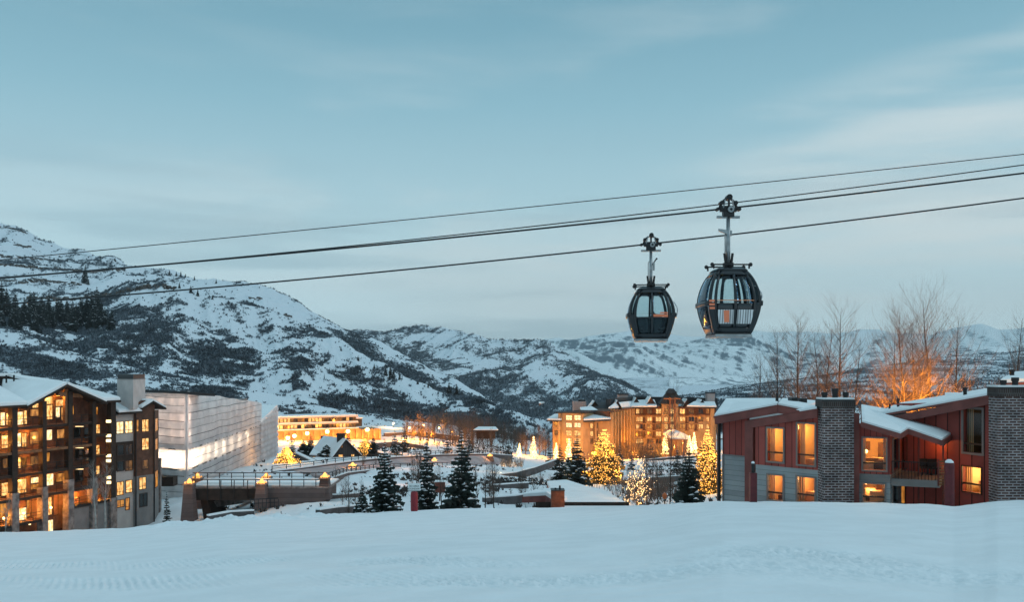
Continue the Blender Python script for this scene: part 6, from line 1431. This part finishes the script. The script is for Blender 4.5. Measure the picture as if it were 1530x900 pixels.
# its lower wing on the left
mb = MB(); mb.box(X(467, 230), X(499, 230), 230, 239, zb, Z(679, 230), DGREY); mb.build('wall', house)
roof(house, [P(462, 681, 228.5), P(488, 683, 228), P(505, 672, 232), P(497, 657, 241), P(481, 654, 245), P(470, 668, 238)], -.3, .4)
Wh = Wall(467, 229.9, 499, 229.9)
for px in (468, 474, 480): window(house, Wh, px, 682, px + 4.6, 689, LITHI if px == 474 else LIT, TANWOOD, 1, 1, 0, .07)
lamp(P(474, 687, 226.5), 260, (1, .62, .3), .3)
mb = MB(); mb.box(X(479, 240), X(484, 240), 240, 241.5, Z(662, 240), Z(652, 240), DARKWOOD); mb.build('chimney', house)
# snow covered stair roofs left of the house
mb = MB(); mb.slab([P(437, 680, 226), P(447, 676, 230), P(487, 695, 214), P(478, 700, 208)], -.5, .1, DARKWOOD); mb.slab([P(441, 679, 227), P(445, 677.5, 229), P(484, 696, 213), P(480, 698, 210)], .102, .4, ROOFSNOW); o = mb.build('covered_walkway'); tag(o, 'sloping snow covered walkway roof left of the gabled house', 'walkway')

# ------------------------------------------------------------------ long low terrace building glowing amber
ter = thing('terrace_building', 'long two storey flat roofed building over a glowing amber arcade', 'building', P(475, 665, 320))
Wt = Wall(396, 316, 534, 330); w = Wt
AMB = mat('amber_wall', (0.46, 0.27, 0.13), .85, var=.25, vscale=.4)
zt = lambda py: Z(py, 323)
z0_, z1_, z2_, z3_ = zt(668), zt(642), zt(632.5), zt(623)
u0, u1 = w.uo(396), w.uo(532)
mb = MB(); w.box(mb, u0, u1, z1_, z3_ - .2, -12, 0, mat('terrace_dark_wall', (0.05, .045, .042), .8)); mb.build('wall', ter)
for z, n in ((z3_, .9), (z2_, 1.3), (z1_, 1.8)):
    mb = MB(); w.box(mb, u0 - 1, u1 + .6, z - .45, z + .003, -12, n, STUCCO if n < 1.5 else AMB); o = mb.build('roof_slab', ter); mb = MB(); w.box(mb, u0 - 1, u1 + .5, z + .006, z + .36, -11.9, n - .1, ROOFSNOW); mb.build('snow_cover', o)
rs = random.Random(77)
for zt_, zb_ in ((z3_ - .55, z2_ + .5), (z2_ - .55, z1_ + .5)):
    n_ = 26
    for i in range(n_):
        a = u0 + (u1 - u0) * (i + .12) / n_; b = u0 + (u1 - u0) * (i + .88) / n_
        lit = rs.random() < (.75 if i < 9 else .25); window(ter, w, 0, 0, 0, 0, (LITHI if (i < 6 and rs.random() < .5) else LIT) if lit else (DIM if rs.random() < .5 else GLASS), DFRAME, 1, 1, .003, .06, uz=(a, b, zb_, zt_))
Wa = woff(w, 1.0); mb = MB(); ue = w.uo(566); Wa.box(mb, u0 - 2, ue, z0_ - 4, z1_ - .46, -10, 0, AMB); mb.build('arcade_wall', ter)
mb = MB()
for i in range(20): a = u0 + (ue - u0) * i / 19; Wa.box(mb, a - .35, a + .35, z0_ - 4, z1_ - .5, .003, .7, AMB)
Wa.box(mb, u0 - 2, ue, z0_ + 1.7, z0_ + 2.2, .71, .9, TANWOOD); mb.build('arcade_pillars', ter)
mb = MB(); w.box(mb, w.uo(532.5), w.uo(542), zt(640), zt(628), -8, -1, STEEL); w.box(mb, w.uo(532), w.uo(543), zt(628) + .003, zt(626.5), -8.5, -.5, ROOFSNOW); mb.build('stair_block', ter)
for px, py, pw, lb in ((430, 655, 1500, 'first amber street lamp from the left before the terrace arcade'), (440, 652, 1700, 'second amber street lamp from the left before the terrace arcade'), (459, 648, 1500, 'third amber street lamp before the terrace arcade'), (489, 645.5, 1900, 'fourth amber street lamp before the terrace arcade, above the house'), (520, 645, 1900, 'fifth amber street lamp before the arcade, right of the house'), (549, 642.5, 2200, 'brightest street lamp at the right end of the terrace arcade')):
    street_lamp(px, 308, py, pw, lb, r=.75)
for i in range(22):
    q = Wa.p(u0 + (ue - u0) * (i + .5) / 22, z0_ + 2.6 + 1.2 * (i % 2), 2.6); lamp(q, 420, (1, .36, .035), .25)
lamp(P(405, 634, 306), 900, (1, .6, .3), .5); lamp(P(420, 634, 306), 700, (1, .6, .3), .5)

# warm lit lane, brush and small houses in the middle distance
for i, (px, d, py, pw, lb) in enumerate(((588, 420, 633, 3400, 'street lamp by the bright snow bank right of the terrace'), (612, 350, 640, 1900, 'street lamp among amber lit trees, left of two'), (633, 360, 636, 1900, 'street lamp among amber lit trees, right of two'), (656, 400, 640, 2600, 'street lamp where the lit lane bends'), (602, 300, 656, 1300, 'street lamp beside the lit snow bank on the lower lane'), (676, 420, 646, 1500, 'street lamp at the top of the lit snow bend'))):
    street_lamp(px, d, py, pw, lb, r=.45, col=(1, .56, .2) if px != 588 else (1, .74, .42))
k = 0
for px, d, top, lb in ((608, 345, 622, 'leftmost amber lit bare tree over the lane'), (617, 352, 626, 'second amber lit bare tree over the lane'), (628, 348, 618, 'tall dark topped bare tree over the amber lane'), (640, 356, 622, 'amber lit bare tree at the right of the lane group'), (735, 335, 640, 'amber lit bare tree beside the small shelter'), (785, 345, 640, 'bare tree lit amber behind the tallest cone tree'), (806, 348, 636, 'amber glowing bare tree left of the hotel'), (815, 352, 640, 'amber glowing bare tree touching the hotel left wing'), (955, 345, 650, 'bare tree in the amber glow of the hotel forecourt, right of two'), (935, 345, 655, 'bare tree in the amber glow of the hotel forecourt, left of two'), (704, 380, 612, 'thin bare tree against the dark woods')):
    b, h = tree_at(px, d, top); bare_tree('bare_tree', b, h, 140 + k, lb, spread=.5, first=.12, r0=.22); k += 1
for px, d, pw in ((803, 342, 1500), (782, 338, 1200), (945, 338, 1700), (925, 332, 1400), (968, 340, 1500), (812, 345, 1100), (985, 338, 1200), (905, 325, 900)): lamp(vp(px, d, 2.5), pw * 1.9, (1, .34, .03), .4)
shl = thing('shelter', 'small dark building with a snowy roof among the leafless trees beyond the road', 'house', vp(735, 350)); mb = MB(); mb.box(X(712, 350), X(740, 350), 350, 358, Z(656, 350), Z(642.5, 350), DARKWOOD); mb.build('wall', shl)
roof(shl, [P(707, 643.5, 347), P(745, 643.5, 347), P(741, 639, 358), P(714, 639, 358)], -.3, .35)
for i, (px, py, w_) in enumerate(((757, 595, 8), (809, 604, 7))):
    b = surf(bsp if px < 780 else mmt, px, py + 3); s = b.y / F
    hs = thing('hillside_house', ('tiny lit house on the dark wooded slope' if i == 0 else 'tiny lit house at the foot of the middle mountain'), 'house', b); mb = MB(); mb.box(b.x - w_ / 2 * s, b.x + w_ / 2 * s, b.y, b.y + 8, b.z - 2, b.z + 3.2 * s, TANWOOD); mb.build('wall', hs)
    mb = MB(); mb.slab([(b.x - w_ * .6 * s, b.y - 1, b.z + 3.2 * s), (b.x + w_ * .6 * s, b.y - 1, b.z + 3.2 * s), (b.x + w_ * .6 * s, b.y + 9, b.z + 5 * s), (b.x - w_ * .6 * s, b.y + 9, b.z + 5 * s)], 0.003, .8, ROOFSNOW); mb.build('roof', hs); lamp((b.x, b.y - 4, b.z + 2.5), 700, (1, .6, .35), .3)

# ------------------------------------------------------------------ hotel
HST = mat('hotel_stone', (0.37, 0.25, 0.13), .9, var=.25, vscale=.25); HDK = mat('hotel_dark_timber', (0.10, 0.045, 0.025), .8); HRF = mat('hotel_roof', (0.03, 0.032, 0.036), .8)
hotel = thing('hotel', 'large amber lit hotel with dark snowy roofs and a gabled centre tower', 'building', P(980, 690, 375))
HB = Z(700, 372); zE = Z(608.5, 372)
Hm = Wall(945, 373, 1070, 371); Hl = Wall(911, 338, 945, 373)
for w, a, b, px0 in ((Hm, 945, 1070, None), (Hl, 911, 945, None)):
    mb = MB(); w.box(mb, w.uo(a) + .01, w.uo(b), HB, Z(620.5, 372), -14, 0, HST); w.box(mb, w.uo(a) + .01, w.uo(b), Z(620.5, 372) + .003, zE, -14, -.25, HDK); mb.build('wall', hotel)
    mb = MB(); w.box(mb, w.uo(a) - .3, w.uo(b) + .3, Z(621.5, 372), Z(620, 372), .003, .4, TANWOOD); w.box(mb, w.uo(a) - .3, w.uo(b) + .3, zE - .5, zE, -.24, .7, HDK); mb.build('cornice', hotel)
mb = MB()
for px in (912, 916, 920, 924.5, 929, 933.5, 938, 942): mb = MB(); Hl.box(mb, Hl.uo(px) - .5, Hl.uo(px) + .5, HB, zE - .6, .003, 1.1, HST); mb.build('pier', hotel)
for px in (945.5, 1064): mb = MB(); Hm.box(mb, Hm.uo(px) - .8, Hm.uo(px) + .8, HB, zE - .6, .003, .8, HST); mb.build('pier', hotel)
rs = random.Random(21)
cols_ = [(953, 5), (957.5, 5), (970.5, 6.5), (984, 7.5), (1019.5, 7.5), (1033, 7.5), (1047, 6.5), (1057.5, 3.5)]
for fl_, (y0, y1) in enumerate(((611.5, 618.5), (623.5, 630), (634.5, 641), (645.5, 652), (656.5, 663))):
    for px, wd_ in cols_:
        q = rs.random(); pm = LIT if px in (984, 1019.5) and fl_ < 2 else (LIT if q < .32 else LITOR if q < .55 else DIM if q < .8 else GLASS)
        if fl_ > 2 and px > 990: continue
        window(hotel, Hm, px - wd_ / 2, y0, px + wd_ / 2, y1, pm, TANWOOD if fl_ else HDK, 2, 1, .003, .22)
    for px in (914, 918, 922.2, 926.7, 931.2, 935.7, 940): 
        q = rs.random(); window(hotel, Hl, px - 1.1, y0 + .6, px + 1.1, y1 + .6, LITOR if q < .35 else DIM if q < .6 else GLASS, TANWOOD, 1, 1, .003, .12)
# centre tower
Ht = woff(Hm, 2.2)
mb = MB(); Ht.box(mb, Ht.uo(989), Ht.uo(1013.5), HB, Z(603, 371), -6, 0, HST); mb.build('wall', hotel)
mb = MB(); Ht.box(mb, Ht.uo(999.5), Ht.uo(1001.5), HB, Z(594, 371), .003, 1.2, TANWOOD); Ht.box(mb, Ht.uo(1007), Ht.uo(1009), HB, Z(594, 371), .003, 1.2, TANWOOD); Ht.box(mb, Ht.uo(991), Ht.uo(1016), Z(597, 371), Z(595, 371), .2, 1.4, TANWOOD); mb.build('tower_frame', hotel)
mb = MB(); Ht.box(mb, Ht.uo(1001.6), Ht.uo(1006.9), Z(604, 371), Z(597.2, 371), -1.5, .5, HDK); mb.build('tower_loft', hotel)
for y0, y1 in ((611.5, 618.5), (623.5, 630.5), (634.5, 641.5), (645.5, 652)):
    for a, b in ((992.5, 997.5), (1002, 1006.3)): window(hotel, Ht, a, y0, b, y1, LIT if rs.random() < .6 else LITOR, HDK, 1, 1, .003, .15)
c = Ht.px(1004, 596, -3); r_ = 19.0 / F * 371; zt_ = Z(584.5, 371)
mb = MB(); base = [c + Vector((-r_, -r_ * .6, 0)), c + Vector((r_, -r_ * .6, 0)), c + Vector((r_, r_ * .6, 0)), c + Vector((-r_, r_ * .6, 0))]
for q in base: q.z = Z(604, 371)
mb.add(base + [c.xy.to_3d() + Vector((-1.5, 0, zt_)), c.xy.to_3d() + Vector((1.5, 0, zt_))], [(3, 2, 1, 0), (0, 1, 5, 4), (1, 2, 5), (2, 3, 4, 5), (3, 0, 4)], HRF); mb.build('roof', hotel)
mb = MB(); q = c.xy.to_3d() + Vector((0, 0, zt_)); mb.hexa([q + Vector((-2.2, -2, -.9)), q + Vector((2.2, -2, -.9)), q + Vector((2.2, 2, -.9)), q + Vector((-2.2, 2, -.9)), q + Vector((-1, -.6, .9)), q + Vector((1, -.6, .9)), q + Vector((1, .6, .9)), q + Vector((-1, .6, .9))], HRF); mb.build('cupola', hotel)
roof(hotel, [P(941, 609, 370), P(982, 608.5, 369), P(978, 599, 380), P(948, 600, 381)], -.5, .6, HRF); roof(hotel, [P(1026, 608, 369), P(1071, 609, 368), P(1068, 602, 380), P(1036, 602, 380)], -.5, .6, HRF); roof(hotel, [P(909, 611, 336), P(942, 609, 371), P(946, 601, 381), P(918, 604, 350)], -.5, .5, HRF)
for px, py, w_, h_, d in ((922, 606, 12, 6, 352), (950, 602, 12, 6, 376), (972, 603, 15, 8, 372), (1026, 604, 13, 6, 374), (1048, 604, 14, 5, 376), (888, 606, 14, 5, 362)):
    c0 = P(px, py, d); k_ = d / F; mb = MB(); tri = [c0 + Vector((-w_ * .5 * k_, 0, -1.2)), c0 + Vector((w_ * .5 * k_, 0, -1.2)), c0 + Vector((0, 0, h_ * k_))]; mb.extr(tri, (0, 8, 0), HDK); g_ = mb.build('dormer', hotel)
    mb = MB()
    for s_ in (-1, 1): q0 = c0 + Vector((s_ * w_ * .6 * k_, -.8, -1.5)); q1 = c0 + Vector((0, -.8, h_ * k_ + .1)); mb.slab([q0, q1, q1 + Vector((0, 9, 0)), q0 + Vector((0, 9, 0))], 0.02, .45, HRF if s_ > 0 else ROOFSNOW)
    mb.build('dormer_roof', g_)
for px, wd_ in ((962.5, 5), (977, 5), (1026, 4.5), (1040, 5)):
    for py in (620.5, 631.5, 642.5, 653.5):
        if py > 645 and px > 990: continue
        mb = MB(); a_, b_ = Hm.uo(px - wd_ / 2), Hm.uo(px + wd_ / 2); z_ = Z(py, 372); Hm.box(mb, a_, b_, z_ - .3, z_, .003, 1.5, HDK); Hm.box(mb, a_, b_, z_ + .95, z_ + 1.08, 1.38, 1.5, HDK); Hm.box(mb, a_ + .3, b_ - .3, z_ + .01, z_ + 2.3, .003, .05, HDK)
        for q in (a_, (a_ + b_) / 2 - .05, b_ - .1): Hm.box(mb, q, q + .1, z_, z_ + .95, 1.4, 1.48, HDK)
        mb.build('balcony', hotel)
mb = MB(); mb.slab([P(912, 599, 352), P(950, 595, 387), P(1072, 597, 387), P(1072, 597, 399), P(940, 595, 399), P(905, 599, 362)], -3, .6, HRF); mb.build('roof', hotel)
for a, b, t_, bt, d in ((924, 938, 590.5, 606, 378), (1057, 1068, 588.5, 606, 380)):
    mb = MB(); mb.box(X(a, d), X(b, d), d, d + 4, Z(bt, d), Z(t_, d), mat('pale_chimney', (.42, .34, .32), .9, var=.2)); o = mb.build('chimney', hotel); mb = MB(); mb.box(X(a, d) - .2, X(b, d) + .2, d - .2, d + 4.2, Z(t_, d) + .003, Z(t_ - 1.8, d), HRF); mb.build('cap', o)
# left wing
Hw = Wall(836, 340, 872, 334); w = Hw
mb = MB(); w.box(mb, w.uo(836), w.uo(872), HB, Z(618, 337), -12, 0, HST); mb.build('wall', hotel)
mb = MB(); mb.slab([w.px(833, 618, 1.2), w.px(875, 617.5, 1.2), w.px(875, 617.5, -13), w.px(833, 618, -13)], 0.003, .5, HRF); mb.build('roof', hotel)
for y0, y1 in ((621, 628), (632.5, 639), (644, 651.5), (655.5, 663), (668, 675)):
    for a, b in ((846, 854.5), (858.5, 868)): window(hotel, w, a, y0, b, y1, LITHI if (y0 < 640) else LIT, TANWOOD, 2, 2, .003, .18)
for px in (837, 870.5): mb = MB(); w.box(mb, w.uo(px) - .5, w.uo(px) + .5, HB, Z(618.5, 337), .003, .7, HST); mb.build('pier', hotel)
Hx = Wall(816, 350, 836, 346); w = Hx
mb = MB(); w.box(mb, w.uo(826), w.uo(836), HB, Z(628, 347), -10, 0, HST); w.box(mb, w.uo(823), w.uo(826), Z(660, 347), Z(628, 347), -10, -1, HDK); mb.build('wall', hotel)
for y0, y1 in ((631, 637), (644, 650)): window(hotel, w, 829, y0, 834, y1, DIM, HDK, 1, 1, .003, .15)
roof(hotel, [P(817, 628, 341), P(839, 628.5, 338), P(844, 620, 350), P(828, 621, 352)], -.5, .6, HRF)
Hy = Wall(872, 336, 911, 341); w = Hy
mb = MB(); w.box(mb, w.uo(872.5), w.uo(911), HB, Z(629, 338), -12, -.8, HST); mb.build('wall', hotel)
for y0, y1 in ((633, 640.5), (645, 652.5), (656, 664)):
    for a, b in ((879.5, 887.5), (893, 896.5)): window(hotel, w, a, y0, b, y1, LIT if a < 890 and y0 < 650 else DIM, TANWOOD, 2 if a < 890 else 1, 1, -.79, .18)
for a, b in ((874, 877), (889, 891)): mb = MB(); w.box(mb, w.uo(a), w.uo(b), HB, Z(630, 338), -.79, .2, HST); mb.build('pier', hotel)
roof(hotel, [P(872, 629, 333), P(913, 627, 338), P(884, 609.5, 352), P(866, 611, 352)], -.6, .7, HRF)
mb = MB(); mb.slab([P(876, 613, 356), P(913, 618, 352), P(920, 602, 366), P(886, 602, 372)], -5, .2, HRF); mb.build('roof', hotel)
d = 356; mb = MB(); mb.box(X(857, d), X(876, d), d, d + 6, Z(618, d), Z(600.5, d), MATS['pale_chimney']); o = mb.build('chimney', hotel); mb = MB(); mb.box(X(865, d), X(875, d), d + 1, d + 5, Z(600.5, d) + .003, Z(598, d), HRF); mb.build('cap', o)
# entrance canopy
mb = MB(); n_ = 12; vs = []
for i in range(n_ + 1):
    f = i / n_; px = 1001 + 31 * f; py = 655 - 9.5 * math.sin(math.pi * (.10 + .82 * f)) + 2 * f; vs.append((px, py))
cs = [P(px, py, 346) for px, py in vs]
mb.extr([P(1001, 656, 346)] + cs + [P(1032, 657.5, 346)], (0, 16, 0), ROOFSNOW); mb.extr([P(1001, 658.5, 345.5), P(1001, 656.2, 345.5), P(1032, 657.8, 345.5), P(1032, 660, 345.5)], (0, 17, 0), TANWOOD)
mb.build('entrance_canopy', hotel)
mb = MB()
for px in (1003, 1010, 1022, 1030): mb.box(X(px, 348) - .5, X(px, 348) + .5, 348, 349, HB, Z(655, 348), TANWOOD)
mb.build('canopy_post', hotel)
for px, py, d, pw in ((1015, 662, 352, 1700), (1005, 668, 350, 900), (1026, 668, 350, 900)): lamp(P(px, py, d), pw * 2.0, (1, .48, .1), .4)
for px, py, d, pw in ((925, 660, 328, 2600), (945, 655, 352, 2600), (960, 660, 356, 3000), (978, 655, 358, 2600), (1000, 640, 358, 900), (1040, 655, 356, 2800), (1058, 655, 354, 2200), (845, 665, 326, 1500), (862, 660, 324, 1700), (880, 660, 324, 1500), (900, 655, 325, 1500), (830, 660, 336, 900), (970, 625, 362, 900), (1030, 622, 362, 900), (1055, 628, 362, 700), (1003, 602, 362, 350)): lamp(P(px, py, d), pw * 1.15, (1, .335, .025), .6)
# more amber pools along the lanes
rs = random.Random(91)
for px, d, pw in ((418, 296, 3500), (450, 300, 3500), (475, 300, 3500), (505, 300, 3500), (535, 300, 3500), (560, 305, 3500), (580, 320, 3000), (605, 330, 3500), (625, 335, 3800), (645, 345, 3500), (665, 360, 2500), (560, 260, 900), (600, 255, 900), (640, 262, 700), (540, 205, 350), (620, 218, 450), (680, 238, 400), (450, 190, 300), (690, 380, 1800)):
    lamp(vp(px, d, 3.5), pw * 1.25, (1, .315, .025), .4)
for px, d in ((560, 190), (610, 192), (660, 210), (700, 222), (590, 150), (640, 152), (720, 200), (930, 230), (980, 240), (1020, 250), (880, 260)): lamp(vp(px, d, 3.0), 240, (1, .45, .26), .5)
# leafless wood in the hollow beyond the road
wl_, wg_ = 'slender leafless tree in the dark wood beyond the road', 'leafless trees in the dark hollow'
wp_ = []
for i in range(95):
    px = rs.choice((rs.gauss(720, 30), rs.gauss(770, 35), rs.uniform(640, 830))); d = rs.uniform(372, 470); b = vp(px, d, -.3); h = rs.uniform(7, 14)
    if i < 4: t = bare_tree('bare_tree', b, 10.0, 500 + i, wl_, wg_, spread=.45, first=.15, r0=.16); wp_.append(t)
    else: dup(wp_[i % 4], b, rs.random() * 6.28, h / 10, wl_, wg_)
al_, ag_ = 'leafless tree glowing amber over the lit lane', 'amber lit trees along the lane'
for i in range(26):
    px = rs.choice((rs.gauss(618, 12), rs.gauss(640, 10), rs.gauss(798, 14), rs.gauss(690, 16))); d = rs.uniform(338, 366); dup(wp_[i % 4], vp(px, d, -.3), rs.random() * 6.28, rs.uniform(.7, 1.15), al_, ag_)
for px, d in ((612, 340), (628, 342), (642, 344), (620, 352), (690, 352), (795, 338)): lamp(vp(px, d, 3.0), 2600, (1, .33, .03), .4)
sl_, sg_ = 'small leafless sapling on the snowy banks of the village', 'saplings on the village banks'
for i in range(110):
    px, d = rs.choice(((rs.uniform(500, 650), rs.uniform(100, 200)), (rs.uniform(690, 830), rs.uniform(100, 180)), (rs.uniform(900, 1060), rs.uniform(110, 300)), (rs.uniform(560, 760), rs.uniform(235, 330)), (rs.uniform(830, 1000), rs.uniform(230, 310))))
    b = vp(px, d, -.3); dup(wp_[i % 4], b, rs.random() * 6.28, rs.uniform(.16, .48), sl_, sg_)
for i, (px, d, hh, ww) in enumerate(((590, 250, 7, .9), (604, 268, 9, 1.0), (668, 262, 8, 1), (700, 285, 9, 1), (822, 262, 9, 1.0), (926, 262, 8, 1), (944, 255, 6, 1), (1012, 235, 8, 1), (986, 215, 5, 1), (436, 245, 6, 1), (520, 262, 7, 1), (760, 300, 8, 1), (873, 240, 7, 1))):
    nm, gp = 'dark village spruce among the snowy lanes', 'dark spruces among the village lanes'
    o = dup(conifer_proto, vp(px, d, -.3), i * 1.1, hh / 8, nm, gp) if i else conifer('spruce_tree', vp(px, d, -.3), 8.0, 1.9, 611, nm, gp, layers=16, per=11, snow=.3, leafy=4, fat=1.3)
    if i == 0: conifer_proto = o
# hotel shrubs
rs = random.Random(31); mb = MB()
for _ in range(700):
    px = rs.uniform(905, 985); d = rs.uniform(335, 352); b = P(px, 686, d); h = rs.uniform(1.5, 6.5); q = b + Vector((rs.gauss(0, .9), rs.gauss(0, .9), h)); mb.tube([b, b.lerp(q, .5), q], [.10, .07, .03], TWIG, 3, False)
stuff(mb.build('forecourt_shrubs'), 'amber lit bare shrubs in front of the hotel', 'shrubs')
for px, h in ((960, 8), (967, 6.5), (975, 8.5), (982, 6)):
    conifer('spruce_tree', P(px, 685, 340), h, h * .3, 300 + px, 'small dark spruce in the hotel forecourt', 'small spruces in the hotel forecourt', layers=10, per=7, snow=.2, leafy=3)

# ------------------------------------------------------------------ slope sign on its padded post, small red markers
PADR = mat('crimson_padding', (0.24, 0.018, 0.028), .55, var=.2, vscale=5)
sd_ = 79.0; sgz = slope_z(619, sd_)
sign = thing('slope_sign', 'crimson padded post with a small white two line sign on the slope crest', 'sign', (X(619, sd_), sd_, sgz))
k = sd_ / F; x = X(619, sd_)
mb = MB(); mb.lathe((x, sd_, sgz), [(4.9 * k, 0), (5.4 * k, .1), (5.6 * k, 25 * k), (4.9 * k, 28.5 * k), (3.4 * k, 29.5 * k)], PADR, 16); mb.build('padding', sign, True)
mb = MB(); mb.lathe((x, sd_, sgz - .02), [(5.0 * k, 0), (5.0 * k, 1.5 * k)], BLACK, 16); mb.tube([(x, sd_, sgz), (x, sd_, sgz + 38 * k)], .05, BLACK, 6); mb.build('post', sign)
mb = MB(); mb.box(x - 9.5 * k, x + 9.5 * k, sd_ - .12, sd_ - .09, sgz + 31 * k, sgz + 42 * k, mat('sign_white', (.72, .74, .74), .5)); mb.build('board', sign)
for txt, zz in (('SKI AREA', 37.4), ('BOUNDARY', 33.4)):
    cu = bpy.data.curves.new('lettering', 'FONT'); cu.body = txt; cu.size = 3.6 * k; cu.align_x = 'CENTER'; cu.extrude = .004; cu.materials.append(BLACK)
    t_ = bpy.data.objects.new('text', cu); COL.objects.link(t_); bpy.context.view_layer.update(); me = bpy.data.meshes.new_from_object(t_); bpy.data.objects.remove(t_); o = bpy.data.objects.new('lettering', me); COL.objects.link(o); o.rotation_euler = (R(90), 0, 0); o.location = (0, -.126, (zz - .9) * k); o.parent = sign
for px, py, d, lb in ((420, 763, 92, 'tiny red marker on the snow mounds by the bridge foot'),):
    b = Vector((X(px, d), d, slope_z(px, 90))); t = thing('slope_marker', lb, 'marker', b); mb = MB(); mb.lathe(b, [(.16, 0), (.18, .05), (.18, .5), (.1, .62)], PADR, 10); mb.build('padding', t)
    mb = MB(); mb.tube([b + Vector((0, 0, .5)), b + Vector((0, 0, .9))], .04, BLACK, 5); mb.build('post', t)
bx = thing('red_box', 'rust red utility box behind the narrow spruce', 'box', P(657, 735, 120)); mb = MB(); mb.box(X(650, 120), X(664.5, 120), 120, 121, Z(737, 120), Z(721, 120), mat('rust_red', (.16, .05, .035), .8, var=.3)); mb.build('cabinet', bx)
mb = MB(); mb.box(X(649, 120), X(665.5, 120), 119.9, 121.1, Z(721, 120) + .003, Z(719.5, 120), ROOFSNOW); mb.build('snow_cap', bx); mb = MB(); mb.tube([P(657, 760, 120.5), P(657, 737, 120.5)], .1, BLACK, 6); mb.build('post', bx)
fn = thing('safety_barrier', 'low dark barrier rail on the snow below the bridge', 'barrier', P(400, 755, 112)); mb = MB()
for px in range(374, 420, 6): mb.tube([P(px, 760, 112), P(px, 746, 112)], .05, STEEL, 5)
mb.tube([P(374, 747, 112), P(416, 745, 112)], .06, STEEL, 5); mb.tube([P(374, 753, 112), P(416, 751, 112)], .05, STEEL, 5); mb.build('rails', fn)
fl = thing('flame_sign', 'small orange padded marker right of the sparkling tree', 'marker', P(993, 760, 78)); b = vp(993, 78); mb = MB(); mb.tube([b, (b.x, 78, Z(744, 78))], .06, BLACK, 6); mb.build('post', fl); mb = MB(); mb.lathe((b.x, 78, Z(746, 78)), [(.10, 0), (.2, .2), (.2, .35), (.05, .55)], mat('orange_pad', (.5, .12, .03), .6), 8); mb.build('head', fl)

# ------------------------------------------------------------------ evening haze: one even box of air over valley and mountains
mb = MB(); mb.box(-14000, 14000, -60, 16500, -400, 1400, None) if False else None
hm = bpy.data.materials.new('haze'); hm.use_nodes = True; n, l = hm.node_tree.nodes, hm.node_tree.links; n.clear()
o = n.new('ShaderNodeOutputMaterial'); v = n.new('ShaderNodeVolumePrincipled'); v.inputs['Color'].default_value = (0.80, 0.94, 1.0, 1); v.inputs['Density'].default_value = 0.000038; v.inputs['Anisotropy'].default_value = 0.0
l.new(v.outputs[0], o.inputs['Volume'])
mb = MB(); mb.box(-15000, 15000, -60, 15000, -2600, 1300, hm); stuff(mb.build('haze'), 'pale evening haze', 'haze')
